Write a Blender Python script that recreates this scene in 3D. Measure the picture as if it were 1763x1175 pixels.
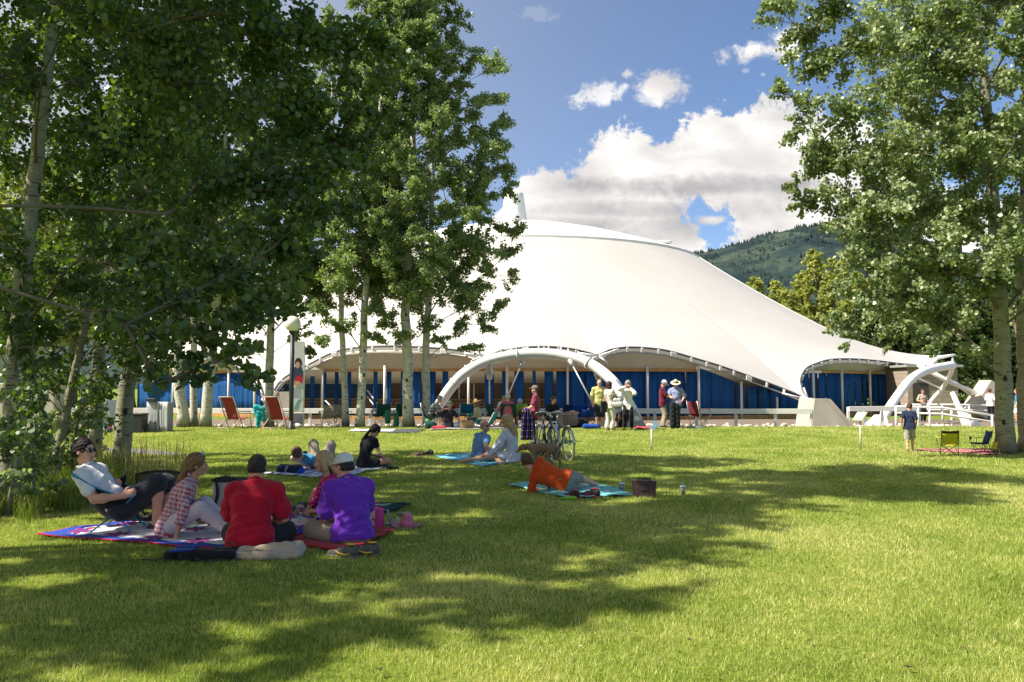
import bpy, math, random
import numpy as np
from mathutils import Vector, Matrix
for _o in list(bpy.data.objects): bpy.data.objects.remove(_o)
SC = bpy.context.scene
COL = SC.collection
R_ = math.radians
# ---------------------------------------------------------------- camera
F = 1400.0; PITCH = math.atan(80.5 / 1400.0); CAMH = 1.5
cd = bpy.data.cameras.new('camera'); cam = bpy.data.objects.new('camera', cd); COL.objects.link(cam)
cam.location = (0, 0, CAMH); cam.rotation_euler = (math.pi/2 + PITCH, 0, 0)
cd.sensor_width = 36; cd.lens = 36 * F / 1763; cd.clip_end = 12000; cd.clip_start = 0.05
SC.camera = cam
SC.render.resolution_x = 1024; SC.render.resolution_y = 682
SC.view_settings.view_transform = 'Standard'; SC.view_settings.look = 'None'
SC.view_settings.exposure = 0.96; SC.view_settings.gamma = 1
# ---------------------------------------------------------------- sun
SUN_EL = R_(50); SUN_AZ = R_(-106)          # azimuth from +Y, clockwise positive (towards +X)
sdir = Vector((math.sin(SUN_AZ)*math.cos(SUN_EL), math.cos(SUN_AZ)*math.cos(SUN_EL), math.sin(SUN_EL)))
sl = bpy.data.lights.new('sun', 'SUN'); sl.energy = 5.0; sl.angle = R_(0.5); sl.color = (1.0, 0.93, 0.82)
so = bpy.data.objects.new('sun', sl); COL.objects.link(so)
so.rotation_euler = sdir.to_track_quat('Z', 'Y').to_euler()
# ---------------------------------------------------------------- world
class NT:
    def __init__(s, nt): s.nt = nt
    def n(s, t, ins=None, **kw):
        nd = s.nt.nodes.new(t)
        for k, v in kw.items(): setattr(nd, k, v)
        for k, v in (ins or {}).items(): s.put(nd.inputs[k], v)
        return nd
    def put(s, sock, v):
        if isinstance(v, bpy.types.NodeSocket): s.nt.links.new(v, sock)
        elif v is not None: sock.default_value = v
    def m(s, op, a, b=None, c=None, clamp=False):
        nd = s.nt.nodes.new('ShaderNodeMath'); nd.operation = op; nd.use_clamp = clamp
        s.put(nd.inputs[0], a)
        if b is not None: s.put(nd.inputs[1], b)
        if c is not None: s.put(nd.inputs[2], c)
        return nd.outputs[0]
    def ramp(s, fac, stops, interp='LINEAR'):
        nd = s.nt.nodes.new('ShaderNodeValToRGB'); cr = nd.color_ramp; cr.interpolation = interp
        while len(cr.elements) < len(stops): cr.elements.new(0.5)
        for e, (p, c) in zip(cr.elements, stops):
            e.position = p; e.color = (c[0], c[1], c[2], 1) if not isinstance(c, (int, float)) else (c, c, c, 1)
        s.put(nd.inputs[0], fac); return nd.outputs[0]
    def mix(s, f, a, b, blend='MIX'):
        nd = s.nt.nodes.new('ShaderNodeMix'); nd.data_type = 'RGBA'; nd.blend_type = blend
        s.put(nd.inputs[0], f); s.put(nd.inputs[6], c4(a)); s.put(nd.inputs[7], c4(b)); return nd.outputs[2]
    def noise(s, vec, scale, det=3, rough=0.55, dist=0.0, dim='3D'):
        nd = s.nt.nodes.new('ShaderNodeTexNoise'); nd.noise_dimensions = dim
        s.put(nd.inputs['Vector'], vec); nd.inputs['Scale'].default_value = scale
        nd.inputs['Detail'].default_value = det; nd.inputs['Roughness'].default_value = rough
        nd.inputs['Distortion'].default_value = dist; return nd.outputs[0]
    def sstep(s, x, a, b):
        nd = s.nt.nodes.new('ShaderNodeMapRange'); nd.interpolation_type = 'SMOOTHSTEP'
        s.put(nd.inputs[0], x); nd.inputs[1].default_value = a; nd.inputs[2].default_value = b
        return nd.outputs[0]
    def scale(s, vec, v):
        nd = s.nt.nodes.new('ShaderNodeMapping'); s.put(nd.inputs[0], vec); nd.inputs['Scale'].default_value = v
        return nd.outputs[0]
def c4(c):
    if isinstance(c, (tuple, list)) and len(c) == 3: return (c[0], c[1], c[2], 1)
    return c
def build_world():
    w = bpy.data.worlds.new('World'); SC.world = w; w.use_nodes = True
    nt = w.node_tree; nt.nodes.clear(); t = NT(nt)
    sky = t.n('ShaderNodeTexSky', sky_type='NISHITA', sun_disc=False)
    sky.sun_elevation = SUN_EL; sky.sun_rotation = SUN_AZ; sky.altitude = 2400; sky.air_density = 1.0; sky.dust_density = 0.6; sky.ozone_density = 2.0
    tc = t.n('ShaderNodeTexCoord').outputs['Generated']
    sp = t.n('ShaderNodeSeparateXYZ', {0: tc}); X, Y, Z = sp.outputs
    Yc = t.m('MAXIMUM', Y, 0.12)
    u = t.m('DIVIDE', X, Yc); v = t.m('DIVIDE', Z, Yc)
    cv = t.n('ShaderNodeCombineXYZ', {0: u, 1: v, 2: 0.0}).outputs[0]
    n1 = t.noise(cv, 11, 10, 0.68, .25); n2 = t.noise(cv, 46, 8, 0.68, .3); n3 = t.noise(t.scale(cv, (1, 2.2, 1)), 5, 6, 0.55)
    nn = t.m('ADD', t.m('SUBTRACT', n1, 0.5), t.m('MULTIPLY', t.m('SUBTRACT', n2, 0.5), 0.7))
    # billow: cauliflower lumps of the cumulus
    vo = t.n('ShaderNodeTexVoronoi', {'Vector': t.n('ShaderNodeVectorMath', {0: cv, 1: t.n('ShaderNodeCombineXYZ', {0: t.m('MULTIPLY', n2, .05), 1: t.m('MULTIPLY', n1, .06)}).outputs[0]}, operation='ADD').outputs[0], 'Scale': 16.0}, feature='SMOOTH_F1').outputs[0]
    # upper outline of the big cumulus as a curve over u
    fc = t.n('ShaderNodeFloatCurve'); cm = fc.mapping; c = cm.curves[0]
    pts = [(-400,.02),(300,.10),(640,.17),(820,.20),(880,.243),(905,.272),(960,.275),(1000,.292),(1050,.318),(1110,.328),(1150,.325),(1185,.352),(1240,.358),(1290,.352),(1345,.358),(1450,.352),(1560,.30),(1700,.24),(1900,.22),(2300,.12)]
    f = lambda px: ((px-881.5)/1400.0 + 1.2) / 2.4
    for i, (px, vv) in enumerate(pts):
        if i == 0: c.points[0].location = (f(px), vv*2)
        elif i == len(pts)-1: c.points[-1].location = (f(px), vv*2)
        else: c.points.new(f(px), vv*2)
    cm.update()
    t.put(fc.inputs['Value'], t.m('DIVIDE', t.m('ADD', u, 1.2), 2.4, clamp=True))
    top = t.m('MULTIPLY', fc.outputs[0], 0.5)
    d = t.m('SUBTRACT', top, v)
    dd = t.m('ADD', t.m('ADD', d, t.m('MULTIPLY', nn, 0.10)), t.m('MULTIPLY', t.m('SUBTRACT', 0.45, vo), 0.028))
    big = t.sstep(dd, -0.002, 0.012)
    def ell(px, py, rx, ry, rot=0.0):
        du = t.m('SUBTRACT', u, (px-881.5)/1400); dv = t.m('SUBTRACT', v, (668-py)/1400)
        if rot:
            cr_, sr_ = math.cos(rot), math.sin(rot)
            a = t.m('ADD', t.m('MULTIPLY', du, cr_), t.m('MULTIPLY', dv, sr_))
            b = t.m('SUBTRACT', t.m('MULTIPLY', dv, cr_), t.m('MULTIPLY', du, sr_))
        else: a, b = du, dv
        a = t.m('DIVIDE', a, rx/1400); b = t.m('DIVIDE', b, ry/1400)
        return t.m('SQRT', t.m('ADD', t.m('MULTIPLY', a, a), t.m('MULTIPLY', b, b)))
    mask = big
    for (px, py, rx, ry, rot, am) in [(1232,378,46,42,-.3,1.2), (1062,395,0.1,0.1,0,1)]:
        e = t.m('ADD', ell(px, py, rx, ry, rot), t.m('MULTIPLY', nn, 2.6*am))
        mask = t.m('MULTIPLY', mask, t.sstep(e, .75, 1.15))
    # a puff standing in the blue gap
    for (px, py, rx, ry, rot, am, st) in [(1228,377,26,9,.1,1.5,1), (1310,76,72,20,.12,1.8,1), (1365,58,30,26,.3,1.8,1), (1138,140,44,28,.1,1.9,.95), (1112,160,22,16,0,2.2,.5),
                                 (1040,152,46,18,.15,2.2,.8), (1085,116,12,9,0,2.2,.7), (1012,138,14,8,0,2.4,.3), (1132,174,9,3,0,1.8,.5), (1292,112,8,5,0,2.0,.3), (1322,118,8,6,0,2.0,.4),
                                 (925,10,30,12,0,2.8,.12)]:
        e = t.m('ADD', ell(px, py, rx, ry, rot), t.m('MULTIPLY', nn, am*1.7))
        k = t.m('MULTIPLY', t.m('SUBTRACT', 1.0, t.sstep(e, .45, 1.3)), st)
        mask = t.m('MAXIMUM', mask, k)
    # optical thickness: flat grey undersides seen from below
    dark = None
    for (px, py, rx, ry, st) in [(1225,318,200,17,.75), (1345,324,80,20,.5), (1060,360,120,15,.6), (1280,352,60,26,.55), (1000,385,120,18,.55), (1140,400,110,26,.5), (1310,405,110,18,.22), (960,322,60,16,.25)]:
        e = t.m('ADD', ell(px, py, rx, ry), t.m('MULTIPLY', nn, 2.3))
        k = t.m('MULTIPLY', t.m('SUBTRACT', 1.0, t.sstep(e, .2, 1.8)), st*.85)
        dark = k if dark is None else t.m('MAXIMUM', dark, k)
    dark = t.m('ADD', dark, t.m('MULTIPLY', t.sstep(t.m('ADD', n3, t.m('MULTIPLY', vo, .34)), .50, .85), .55), clamp=True)
    ccol = t.ramp(dark, [(0, (7.0, 6.75, 6.5)), (.4, (5.2, 5.0, 4.85)), (1, (2.75, 2.68, 2.8))])
    skyc = t.mix(1.0, sky.outputs[0], (.90, 1.0, 1.10), 'MULTIPLY')
    pale = t.mix(t.sstep(u, .35, -1.0), skyc, (4.2, 4.2, 4.2))       # thin bright veil towards the sun side
    pale = t.mix(0.12, pale, (2.4, 2.6, 2.9))
    fin = t.mix(t.m('MULTIPLY', mask, t.m('GREATER_THAN', Y, 0.12)), pale, ccol)
    bg = t.n('ShaderNodeBackground', {0: fin, 1: 0.088}); out = t.n('ShaderNodeOutputWorld', {0: bg.outputs[0]})
build_world()
# ---------------------------------------------------------------- pixel <-> place
_cp, _sp = math.cos(PITCH), math.sin(PITCH)
def P(px, py, D):
    u = (px-881.5)/F; v = (587.5-py)/F
    dx, dy, dz = u, _cp - v*_sp, _sp + v*_cp
    return Vector((dx/dy*D, D, CAMH + dz/dy*D))
def smooth(a, b, x):
    t = min(1, max(0, (x-a)/(b-a))); return t*t*(3-2*t)
def path_y(x): return 19.75 + 1.9*smooth(-9.5, -4.5, x) + 0.25*math.sin(x*.22)
def ground_z(x, y):
    dip = smooth(-9.6, -7.4, x)
    py = path_y(x)
    z = -0.24*dip*math.exp(-((y-py-.35)/1.25)**2) if y < py+.35 else -0.24*dip*math.exp(-((y-py-.35)/2.4)**2)
    z += 0.055*smooth(24, 28.5, y)
    z -= 0.355*smooth(30, 35, y)
    z += 0.012*math.sin(x*.7+1)*math.sin(y*.53)*smooth(10, 14, y)*(1-smooth(40,50,y))
    z += 0.05*math.exp(-((x+13)/5)**2)*smooth(9,12,y)*(1-smooth(15,18,y))
    return z
def G(px, py):
    D = 2100.0/max(4.0, py-668.0)
    for _ in range(25):
        p = P(px, py, D); gz = ground_z(p.x, p.y)
        D = D * (CAMH - gz) / max(.01, CAMH - p.z)
        D = max(2, min(60, D))
    p = P(px, py, D); p.z = ground_z(p.x, p.y); return p
def gz(x, y): return Vector((x, y, ground_z(x, y)))
# ---------------------------------------------------------------- objects
def tag(o, label=None, cat=None, group=None, kind=None):
    if label: o['label'] = label
    if cat: o['category'] = cat
    if group: o['group'] = group
    if kind: o['kind'] = kind
    return o
def empty(name, loc=(0,0,0), rz=0.0, label=None, cat=None, group=None):
    o = bpy.data.objects.new(name, None); o.empty_display_size = .1; COL.objects.link(o)
    o.location = loc; o.rotation_euler = (0, 0, rz); return tag(o, label, cat, group)
def link_mesh(name, me, mats, parent=None, smooth_=False):
    for m in (mats if isinstance(mats, (list, tuple)) else [mats]): me.materials.append(m)
    o = bpy.data.objects.new(name, me); COL.objects.link(o)
    if parent: o.parent = parent
    if smooth_: me.polygons.foreach_set('use_smooth', np.ones(len(me.polygons), dtype=bool)); me.update()
    return o
def np_mesh(name, V, Fc, nper=4):
    me = bpy.data.meshes.new(name); V = np.asarray(V, dtype=np.float32); Fc = np.asarray(Fc, dtype=np.int32)
    nf = len(Fc); me.vertices.add(len(V)); me.vertices.foreach_set('co', V.ravel())
    me.loops.add(nf*nper); me.loops.foreach_set('vertex_index', Fc.ravel())
    me.polygons.add(nf); me.polygons.foreach_set('loop_start', np.arange(0, nf*nper, nper, dtype=np.int32))
    me.polygons.foreach_set('loop_total', np.full(nf, nper, dtype=np.int32))
    me.update(calc_edges=True); return me
def fattr(me, name, vals, dom='POINT'):
    a = me.attributes.new(name, 'FLOAT', dom); a.data.foreach_set('value', np.asarray(vals, dtype=np.float32))
class MB:
    """collects shapes, built as one mesh"""
    def __init__(s): s.v = []; s.f = []; s.mi = []; s.sm = []
    def add(s, vs, fs, mi=0, sm=False):
        o = len(s.v); s.v += [tuple(v) for v in vs]; s.f += [tuple(i+o for i in f) for f in fs]; s.mi += [mi]*len(fs); s.sm += [sm]*len(fs); return s
    def box(s, c, d, rot=None, mi=0, bev=0.0):
        hx, hy, hz = d[0]/2, d[1]/2, d[2]/2; M = rot or Matrix.Identity(3); c = Vector(c)
        if bev <= 0:
            vs = [c + M @ Vector((x*hx, y*hy, z*hz)) for x in (-1,1) for y in (-1,1) for z in (-1,1)]
            fs = [(0,1,3,2),(4,6,7,5),(0,4,5,1),(2,3,7,6),(0,2,6,4),(1,5,7,3)]
            return s.add(vs, fs, mi)
        b = min(bev, hx*.9, hy*.9, hz*.9); vs = []; idx = {}
        for x in (-1,1):
            for y in (-1,1):
                for z in (-1,1):
                    for k in range(3):
                        h = [hx-b, hy-b, hz-b]; h[k] += b
                        idx[(x,y,z,k)] = len(vs); vs.append(c + M @ Vector((x*h[0], y*h[1], z*h[2])))
        fs = []
        for k in range(3):
            a, b2 = [i for i in range(3) if i != k]
            for sg in (-1, 1):
                q = []
                for (p, r) in ((-1,-1),(1,-1),(1,1),(-1,1)):
                    t = [0,0,0]; t[k] = sg; t[a] = p; t[b2] = r; q.append(idx[(t[0],t[1],t[2],k)])
                fs.append(tuple(q) if (sg > 0) == (k != 1) else tuple(q[::-1]))
        for k in range(3):   # edges along axis k
            a, b2 = [i for i in range(3) if i != k]
            for p in (-1,1):
                for r in (-1,1):
                    q = []
                    for (sg, kk) in ((-1,a),(-1,b2),(1,b2),(1,a)):
                        t = [0,0,0]; t[k] = sg; t[a] = p; t[b2] = r; q.append(idx[(t[0],t[1],t[2],kk)])
                    fs.append(tuple(q))
        for x in (-1,1):
            for y in (-1,1):
                for z in (-1,1): fs.append((idx[(x,y,z,0)], idx[(x,y,z,1)], idx[(x,y,z,2)]))
        return s.add(vs, fs, mi)
    def tube(s, pts, r, n=8, caps=True, mi=0, sm=True, flat=None):
        pts = [Vector(p) for p in pts]; rs = r if isinstance(r, (list, tuple)) else [r]*len(pts)
        if len(pts) < 2: return s
        t0 = (pts[1]-pts[0]).normalized(); up = Vector((0,0,1)) if abs(t0.z) < .9 else Vector((1,0,0))
        a = t0.cross(up).normalized(); vs = []
        for i, p in enumerate(pts):
            t = (pts[min(i+1, len(pts)-1)] - pts[max(i-1, 0)])
            if t.length < 1e-9: t = t0
            t.normalize(); a = (a - t*a.dot(t))
            if a.length < 1e-6: a = t.orthogonal()
            a.normalize(); b = t.cross(a)
            for k in range(n):
                w = 2*math.pi*k/n; ca, sa = math.cos(w), math.sin(w)
                if flat: sa *= flat
                vs.append(p + (a*ca + b*sa)*rs[i])
        fs = [(i*n+k, i*n+(k+1)%n, (i+1)*n+(k+1)%n, (i+1)*n+k) for i in range(len(pts)-1) for k in range(n)]
        if caps: fs += [tuple(range(n))[::-1], tuple((len(pts)-1)*n+k for k in range(n))]
        return s.add(vs, fs, mi, sm)
    def lathe(s, prof, c=(0,0,0), n=24, mi=0, M=None, sm=True):
        c = Vector(c); M = M or Matrix.Identity(3); vs = []
        for (r, z) in prof:
            for k in range(n):
                w = 2*math.pi*k/n; vs.append(c + M @ Vector((r*math.cos(w), r*math.sin(w), z)))
        fs = [(i*n+k, i*n+(k+1)%n, (i+1)*n+(k+1)%n, (i+1)*n+k) for i in range(len(prof)-1) for k in range(n)]
        if prof[0][0] > 1e-5: fs.append(tuple(range(n))[::-1])
        if prof[-1][0] > 1e-5: fs.append(tuple((len(prof)-1)*n+k for k in range(n)))
        return s.add(vs, fs, mi, sm)
    def sphere(s, c, r, n=16, mi=0, sc=(1,1,1), M=None):
        m = n//2; c = Vector(c); M = M or Matrix.Identity(3); vs = []
        for i in range(m+1):
            a = math.pi*i/m
            for k in range(n):
                w = 2*math.pi*k/n; vs.append(c + M @ Vector((r*sc[0]*math.sin(a)*math.cos(w), r*sc[1]*math.sin(a)*math.sin(w), r*sc[2]*math.cos(a))))
        fs = [(i*n+k, (i+1)*n+k, (i+1)*n+(k+1)%n, i*n+(k+1)%n) for i in range(m) for k in range(n)]
        return s.add(vs, fs, mi, True)
    def sheet(s, grid, th=0.0, mi=0, sm=True):
        """grid[i][j] of points; th>0 gives it a body"""
        ni, nj = len(grid), len(grid[0]); g = [[Vector(p) for p in row] for row in grid]
        vs = [p for row in g for p in row]; fs = [(i*nj+j, (i+1)*nj+j, (i+1)*nj+j+1, i*nj+j+1) for i in range(ni-1) for j in range(nj-1)]
        if th:
            N = []
            for i in range(ni):
                for j in range(nj):
                    a = g[min(i+1,ni-1)][j]-g[max(i-1,0)][j]; b = g[i][min(j+1,nj-1)]-g[i][max(j-1,0)]
                    c = a.cross(b); c = c.normalized() if c.length > 1e-12 else Vector((0,0,1)); N.append(c)
            o = ni*nj; vs2 = [v - nn*th for v, nn in zip(vs, N)]; fs += [tuple(o+i for i in f[::-1]) for f in fs[:]]; vs = vs + vs2
            for j in range(nj-1):
                fs.append((j, j+1, o+j+1, o+j)); k = (ni-1)*nj; fs.append((k+j+1, k+j, o+k+j, o+k+j+1))
            for i in range(ni-1):
                fs.append(((i+1)*nj, i*nj, o+i*nj, o+(i+1)*nj)); fs.append((i*nj+nj-1, (i+1)*nj+nj-1, o+(i+1)*nj+nj-1, o+i*nj+nj-1))
        return s.add(vs, fs, mi, sm)
    def build(s, name, mats, parent=None, local=None):
        vs = s.v
        if local is not None: vs = [tuple(Vector(v)-Vector(local)) for v in vs]
        me = bpy.data.meshes.new(name); me.from_pydata(vs, [], s.f)
        o = link_mesh(name, me, mats, parent)
        me.polygons.foreach_set('material_index', s.mi); me.polygons.foreach_set('use_smooth', s.sm)
        me.update()
        return o
def Rz(a): return Matrix.Rotation(a, 3, 'Z')
def Rx(a): return Matrix.Rotation(a, 3, 'X')
def Ry(a): return Matrix.Rotation(a, 3, 'Y')
def copy_tree(o, parent=None):
    c = o.copy(); COL.objects.link(c); c.parent = parent
    for ch in [q for q in bpy.data.objects if q.parent == o]: copy_tree(ch, c)
    return c
# ---------------------------------------------------------------- materials
def newmat(name):
    m = bpy.data.materials.new(name); m.use_nodes = True; nt = m.node_tree; nt.nodes.clear(); t = NT(nt)
    b = t.n('ShaderNodeBsdfPrincipled'); o = t.n('ShaderNodeOutputMaterial', {0: b.outputs[0]}); return m, t, b, o
_mc = {}
def M_(name, col=(.5,.5,.5), rough=.7, var=.12, vs=14, bump=0.0, bs=60, metal=0.0, spec=.5, coord='Object', sheen=0.0, trans=0.0):
    if name in _mc: return _mc[name]
    m, t, b, o = newmat(name); co = t.n('ShaderNodeTexCoord').outputs[coord]
    n = t.noise(co, vs, 4, .6)
    lo = tuple(max(0, c*(1-var)) for c in col); hi = tuple(min(1, c*(1+var)) for c in col)
    t.put(b.inputs['Base Color'], t.ramp(n, [(.3, lo), (.7, hi)]))
    t.put(b.inputs['Roughness'], t.ramp(t.noise(co, vs*2.3, 2), [(.3, max(.03, rough-.08)), (.7, min(1, rough+.08))]))
    b.inputs['Metallic'].default_value = metal; b.inputs['Specular IOR Level'].default_value = spec
    if sheen: b.inputs['Sheen Weight'].default_value = sheen
    if trans: b.inputs['Transmission Weight'].default_value = trans
    if bump:
        bp = t.n('ShaderNodeBump', {'Strength': bump, 'Distance': .01, 'Height': t.noise(co, bs, 4)}); t.put(b.inputs['Normal'], bp.outputs[0])
    _mc[name] = m; return m
def cloth(name, col=None, var=.10, bump=.7):
    """woven cloth: fine weave bump and soft fold-scale unevenness"""
    if name in _mc: return _mc[name]
    m, t, b, o = newmat(name); co = t.n('ShaderNodeTexCoord').outputs['Object']
    n = t.noise(co, 9, 4, .6); n2 = t.noise(co, 190, 2)
    lo = tuple(c*(1-var) for c in col); hi = tuple(min(1, c*(1+var)) for c in col)
    t.put(b.inputs['Base Color'], t.mix(t.m('MULTIPLY', n2, .25), t.ramp(n, [(.3, lo), (.7, hi)]), tuple(c*.6 for c in col)))
    b.inputs['Roughness'].default_value = .9; b.inputs['Specular IOR Level'].default_value = .2; b.inputs['Sheen Weight'].default_value = .15
    h = t.m('ADD', t.noise(co, 24, 3, .6, 1.2), t.m('MULTIPLY', n2, .15))
    bp = t.n('ShaderNodeBump', {'Strength': bump, 'Distance': .02, 'Height': h}); t.put(b.inputs['Normal'], bp.outputs[0])
    _mc[name] = m; return m
def plaid(name, base, c1, c2, s=30.0, w1=.32, w2=.09, rot=(0,0,0)):
    if name in _mc: return _mc[name]
    m, t, b, o = newmat(name); co = t.n('ShaderNodeTexCoord').outputs['Object']
    mp = t.n('ShaderNodeMapping'); t.put(mp.inputs[0], co); mp.inputs['Rotation'].default_value = rot
    sp = t.n('ShaderNodeSeparateXYZ', {0: mp.outputs[0]})
    def bands(x, ph, w): return t.m('LESS_THAN', t.m('FRACT', t.m('ADD', t.m('MULTIPLY', x, s), ph)), w)
    ang = t.m('ADD', sp.outputs[0], t.m('MULTIPLY', sp.outputs[1], .8))
    bx, bz = bands(ang, 0., w1), bands(sp.outputs[2], 0., w1); tx, tz = bands(ang, .55, w2), bands(sp.outputs[2], .55, w2)
    col = t.mix(t.m('MULTIPLY', t.m('ADD', bx, bz), .5), base, c1)
    col = t.mix(t.m('MULTIPLY', t.m('ADD', tx, tz, clamp=True), .75), col, c2)
    t.put(b.inputs['Base Color'], col); b.inputs['Roughness'].default_value = .9; b.inputs['Specular IOR Level'].default_value = .2
    bp = t.n('ShaderNodeBump', {'Strength': .35, 'Distance': .02, 'Height': t.noise(co, 22, 3, .6, 1.0)}); t.put(b.inputs['Normal'], bp.outputs[0])
    _mc[name] = m; return m
def stripes(name, cols, s=20.0, axis=2, coord='Object'):
    if name in _mc: return _mc[name]
    m, t, b, o = newmat(name); co = t.n('ShaderNodeTexCoord').outputs[coord]
    sp = t.n('ShaderNodeSeparateXYZ', {0: co}); fr = t.m('FRACT', t.m('ADD', t.m('MULTIPLY', sp.outputs[axis], s), t.m('MULTIPLY', t.noise(co, 7, 2), .25)))
    st = [(i/len(cols), c) for i, c in enumerate(cols)]
    t.put(b.inputs['Base Color'], t.ramp(fr, st, 'CONSTANT')); b.inputs['Roughness'].default_value = .92; b.inputs['Specular IOR Level'].default_value = .2
    bp = t.n('ShaderNodeBump', {'Strength': .3, 'Distance': .02, 'Height': t.noise(co, 26, 3, .6, 1.0)}); t.put(b.inputs['Normal'], bp.outputs[0])
    _mc[name] = m; return m
def blotch(name, base, spots, s=40.0, th=.42, coord='Object'):
    """print of small motifs: spots = list of colours"""
    if name in _mc: return _mc[name]
    m, t, b, o = newmat(name); co = t.n('ShaderNodeTexCoord').outputs[coord]; col = c4(base)
    for i, sc in enumerate(spots):
        mp = t.n('ShaderNodeMapping'); t.put(mp.inputs[0], co); mp.inputs['Location'].default_value = (i*3.1, i*1.7, i*.9)
        vo = t.n('ShaderNodeTexVoronoi', {'Vector': mp.outputs[0], 'Scale': s*(1+.2*i)}).outputs[0]
        k = t.m('LESS_THAN', t.m('ADD', vo, t.m('MULTIPLY', t.noise(co, s*2.5, 2), .35)), th)
        col = t.mix(k, col, sc)
    t.put(b.inputs['Base Color'], col); b.inputs['Roughness'].default_value = .9; b.inputs['Specular IOR Level'].default_value = .2
    bp = t.n('ShaderNodeBump', {'Strength': .3, 'Distance': .02, 'Height': t.noise(co, 24, 3, .6, 1.0)}); t.put(b.inputs['Normal'], bp.outputs[0])
    _mc[name] = m; return m
# ================================================================ GROUND
def grass_mat():
    m, t, b, o = newmat('lawn_soil'); co = t.n('ShaderNodeTexCoord').outputs['Object']
    n1 = t.noise(co, 1.1, 5, .65); n2 = t.noise(co, 14, 5, .7); n3 = t.noise(t.scale(co, (1, .35, 1)), 60, 4, .7)
    base = t.ramp(n1, [(.25, (.12, .18, .018)), (.5, (.22, .29, .035)), (.75, (.36, .38, .09))])
    f = t.m('ADD', t.m('MULTIPLY', n2, .5), t.m('MULTIPLY', n3, .5))
    t.put(b.inputs['Base Color'], t.mix(t.sstep(f, .35, .62), t.mix(1, base, (.42, .45, .40), 'MULTIPLY'), base))
    b.inputs['Roughness'].default_value = .9; b.inputs['Specular IOR Level'].default_value = .15
    bp = t.n('ShaderNodeBump', {'Strength': .9, 'Distance': .05, 'Height': f}); t.put(b.inputs['Normal'], bp.outputs[0])
    return m
def leafy(name, stops, transl=.35, rough=.45, spec=.45, tcol=(1.25, 1.35, .55)):
    m = bpy.data.materials.new(name); m.use_nodes = True; nt = m.node_tree; nt.nodes.clear(); t = NT(nt)
    a = t.n('ShaderNodeAttribute', attribute_name='var').outputs['Fac']; col = t.ramp(a, stops)
    b = t.n('ShaderNodeBsdfPrincipled', {'Base Color': col, 'Roughness': rough, 'Specular IOR Level': spec})
    tr = t.n('ShaderNodeBsdfTranslucent', {0: t.mix(1, col, tcol, 'MULTIPLY')})
    mx = t.n('ShaderNodeMixShader', {0: transl, 1: b.outputs[0], 2: tr.outputs[0]}); t.n('ShaderNodeOutputMaterial', {0: mx.outputs[0]}); return m
GRASS = grass_mat()
BLADE = leafy('grass_blade', [(0, (.055, .10, .012)), (.28, (.19, .27, .035)), (.52, (.42, .49, .12)), (.74, (.68, .63, .26)), (1, (.80, .72, .42))], .4, .55, .3, (1.2, 1.25, .5))
TALLG = leafy('meadow_grass', [(0, (.06, .11, .012)), (.6, (.16, .22, .03)), (1, (.36, .32, .14))], .4, .5, .3)
def axis_vals(fine0, fine1, st, far0, far1):
    v = list(np.arange(fine0, fine1+1e-6, st)); s = st; x = fine1
    while x < far1: s *= 1.35; x += s; v.append(x)
    s = st; x = fine0; pre = []
    while x > far0: s *= 1.35; x -= s; pre.append(x)
    return pre[::-1] + v
def build_ground():
    xs = axis_vals(-30, 30, .5, -4200, 4200); ys = axis_vals(2, 36, .25, -300, 6000)
    V = [(x, y, ground_z(x, y)) for y in ys for x in xs]; nx = len(xs)
    Fc = [(j*nx+i, j*nx+i+1, (j+1)*nx+i+1, (j+1)*nx+i) for j in range(len(ys)-1) for i in range(nx-1)]
    o = link_mesh('ground', np_mesh('ground', V, Fc), GRASS, None, True); tag(o, kind='structure')
build_ground()
def strip(name, pts_l, pts_r, m, dz=.006, kind='structure', cols=6):
    g = []
    for a, b in zip(pts_l, pts_r):
        row = []
        for k in range(cols+1):
            q = Vector(a).lerp(Vector(b), k/cols); row.append((q.x, q.y, ground_z(q.x, q.y)+dz))
        g.append(row)
    mb = MB(); mb.sheet([list(r) for r in zip(*g)], 0); o = mb.build(name, m); tag(o, kind=kind); return o
PATHM = M_('path_asphalt', (.19, .18, .165), .9, .15, 6, .5, 90)
xs_ = [(-24 + .75*i) for i in range(66)]
strip('path', [(x, path_y(x)-.42, 0) for x in xs_], [(x, path_y(x)+.75, 0) for x in xs_], PATHM, .02)
GRAVEL = M_('gravel', (.17, .13, .095), .95, .35, 9, .8, 40)
xs2 = [(-40 + 2*i) for i in range(48)]
strip('gravel_strip', [(x, 34.2, 0) for x in xs2], [(x, 46.5, 0) for x in xs2], GRAVEL, .012, cols=10)
def gzv(x, y):
    def sm(a, b, q): t = np.clip((q-a)/(b-a), 0, 1); return t*t*(3-2*t)
    py = 19.75 + 1.9*sm(-9.5, -4.5, x) + .25*np.sin(x*.22); dip = sm(-9.6, -7.4, x); d = y-py-.35
    z = -0.24*dip*np.where(d < 0, np.exp(-(d/1.25)**2), np.exp(-(d/2.4)**2))
    z = z + .055*sm(24, 28.5, y) - .355*sm(30, 35, y)
    z = z + .012*np.sin(x*.7+1)*np.sin(y*.53)*sm(10, 14, y)*(1-sm(40, 50, y))
    return z + .05*np.exp(-((x+13)/5)**2)*sm(9, 12, y)*(1-sm(15, 18, y))
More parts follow.
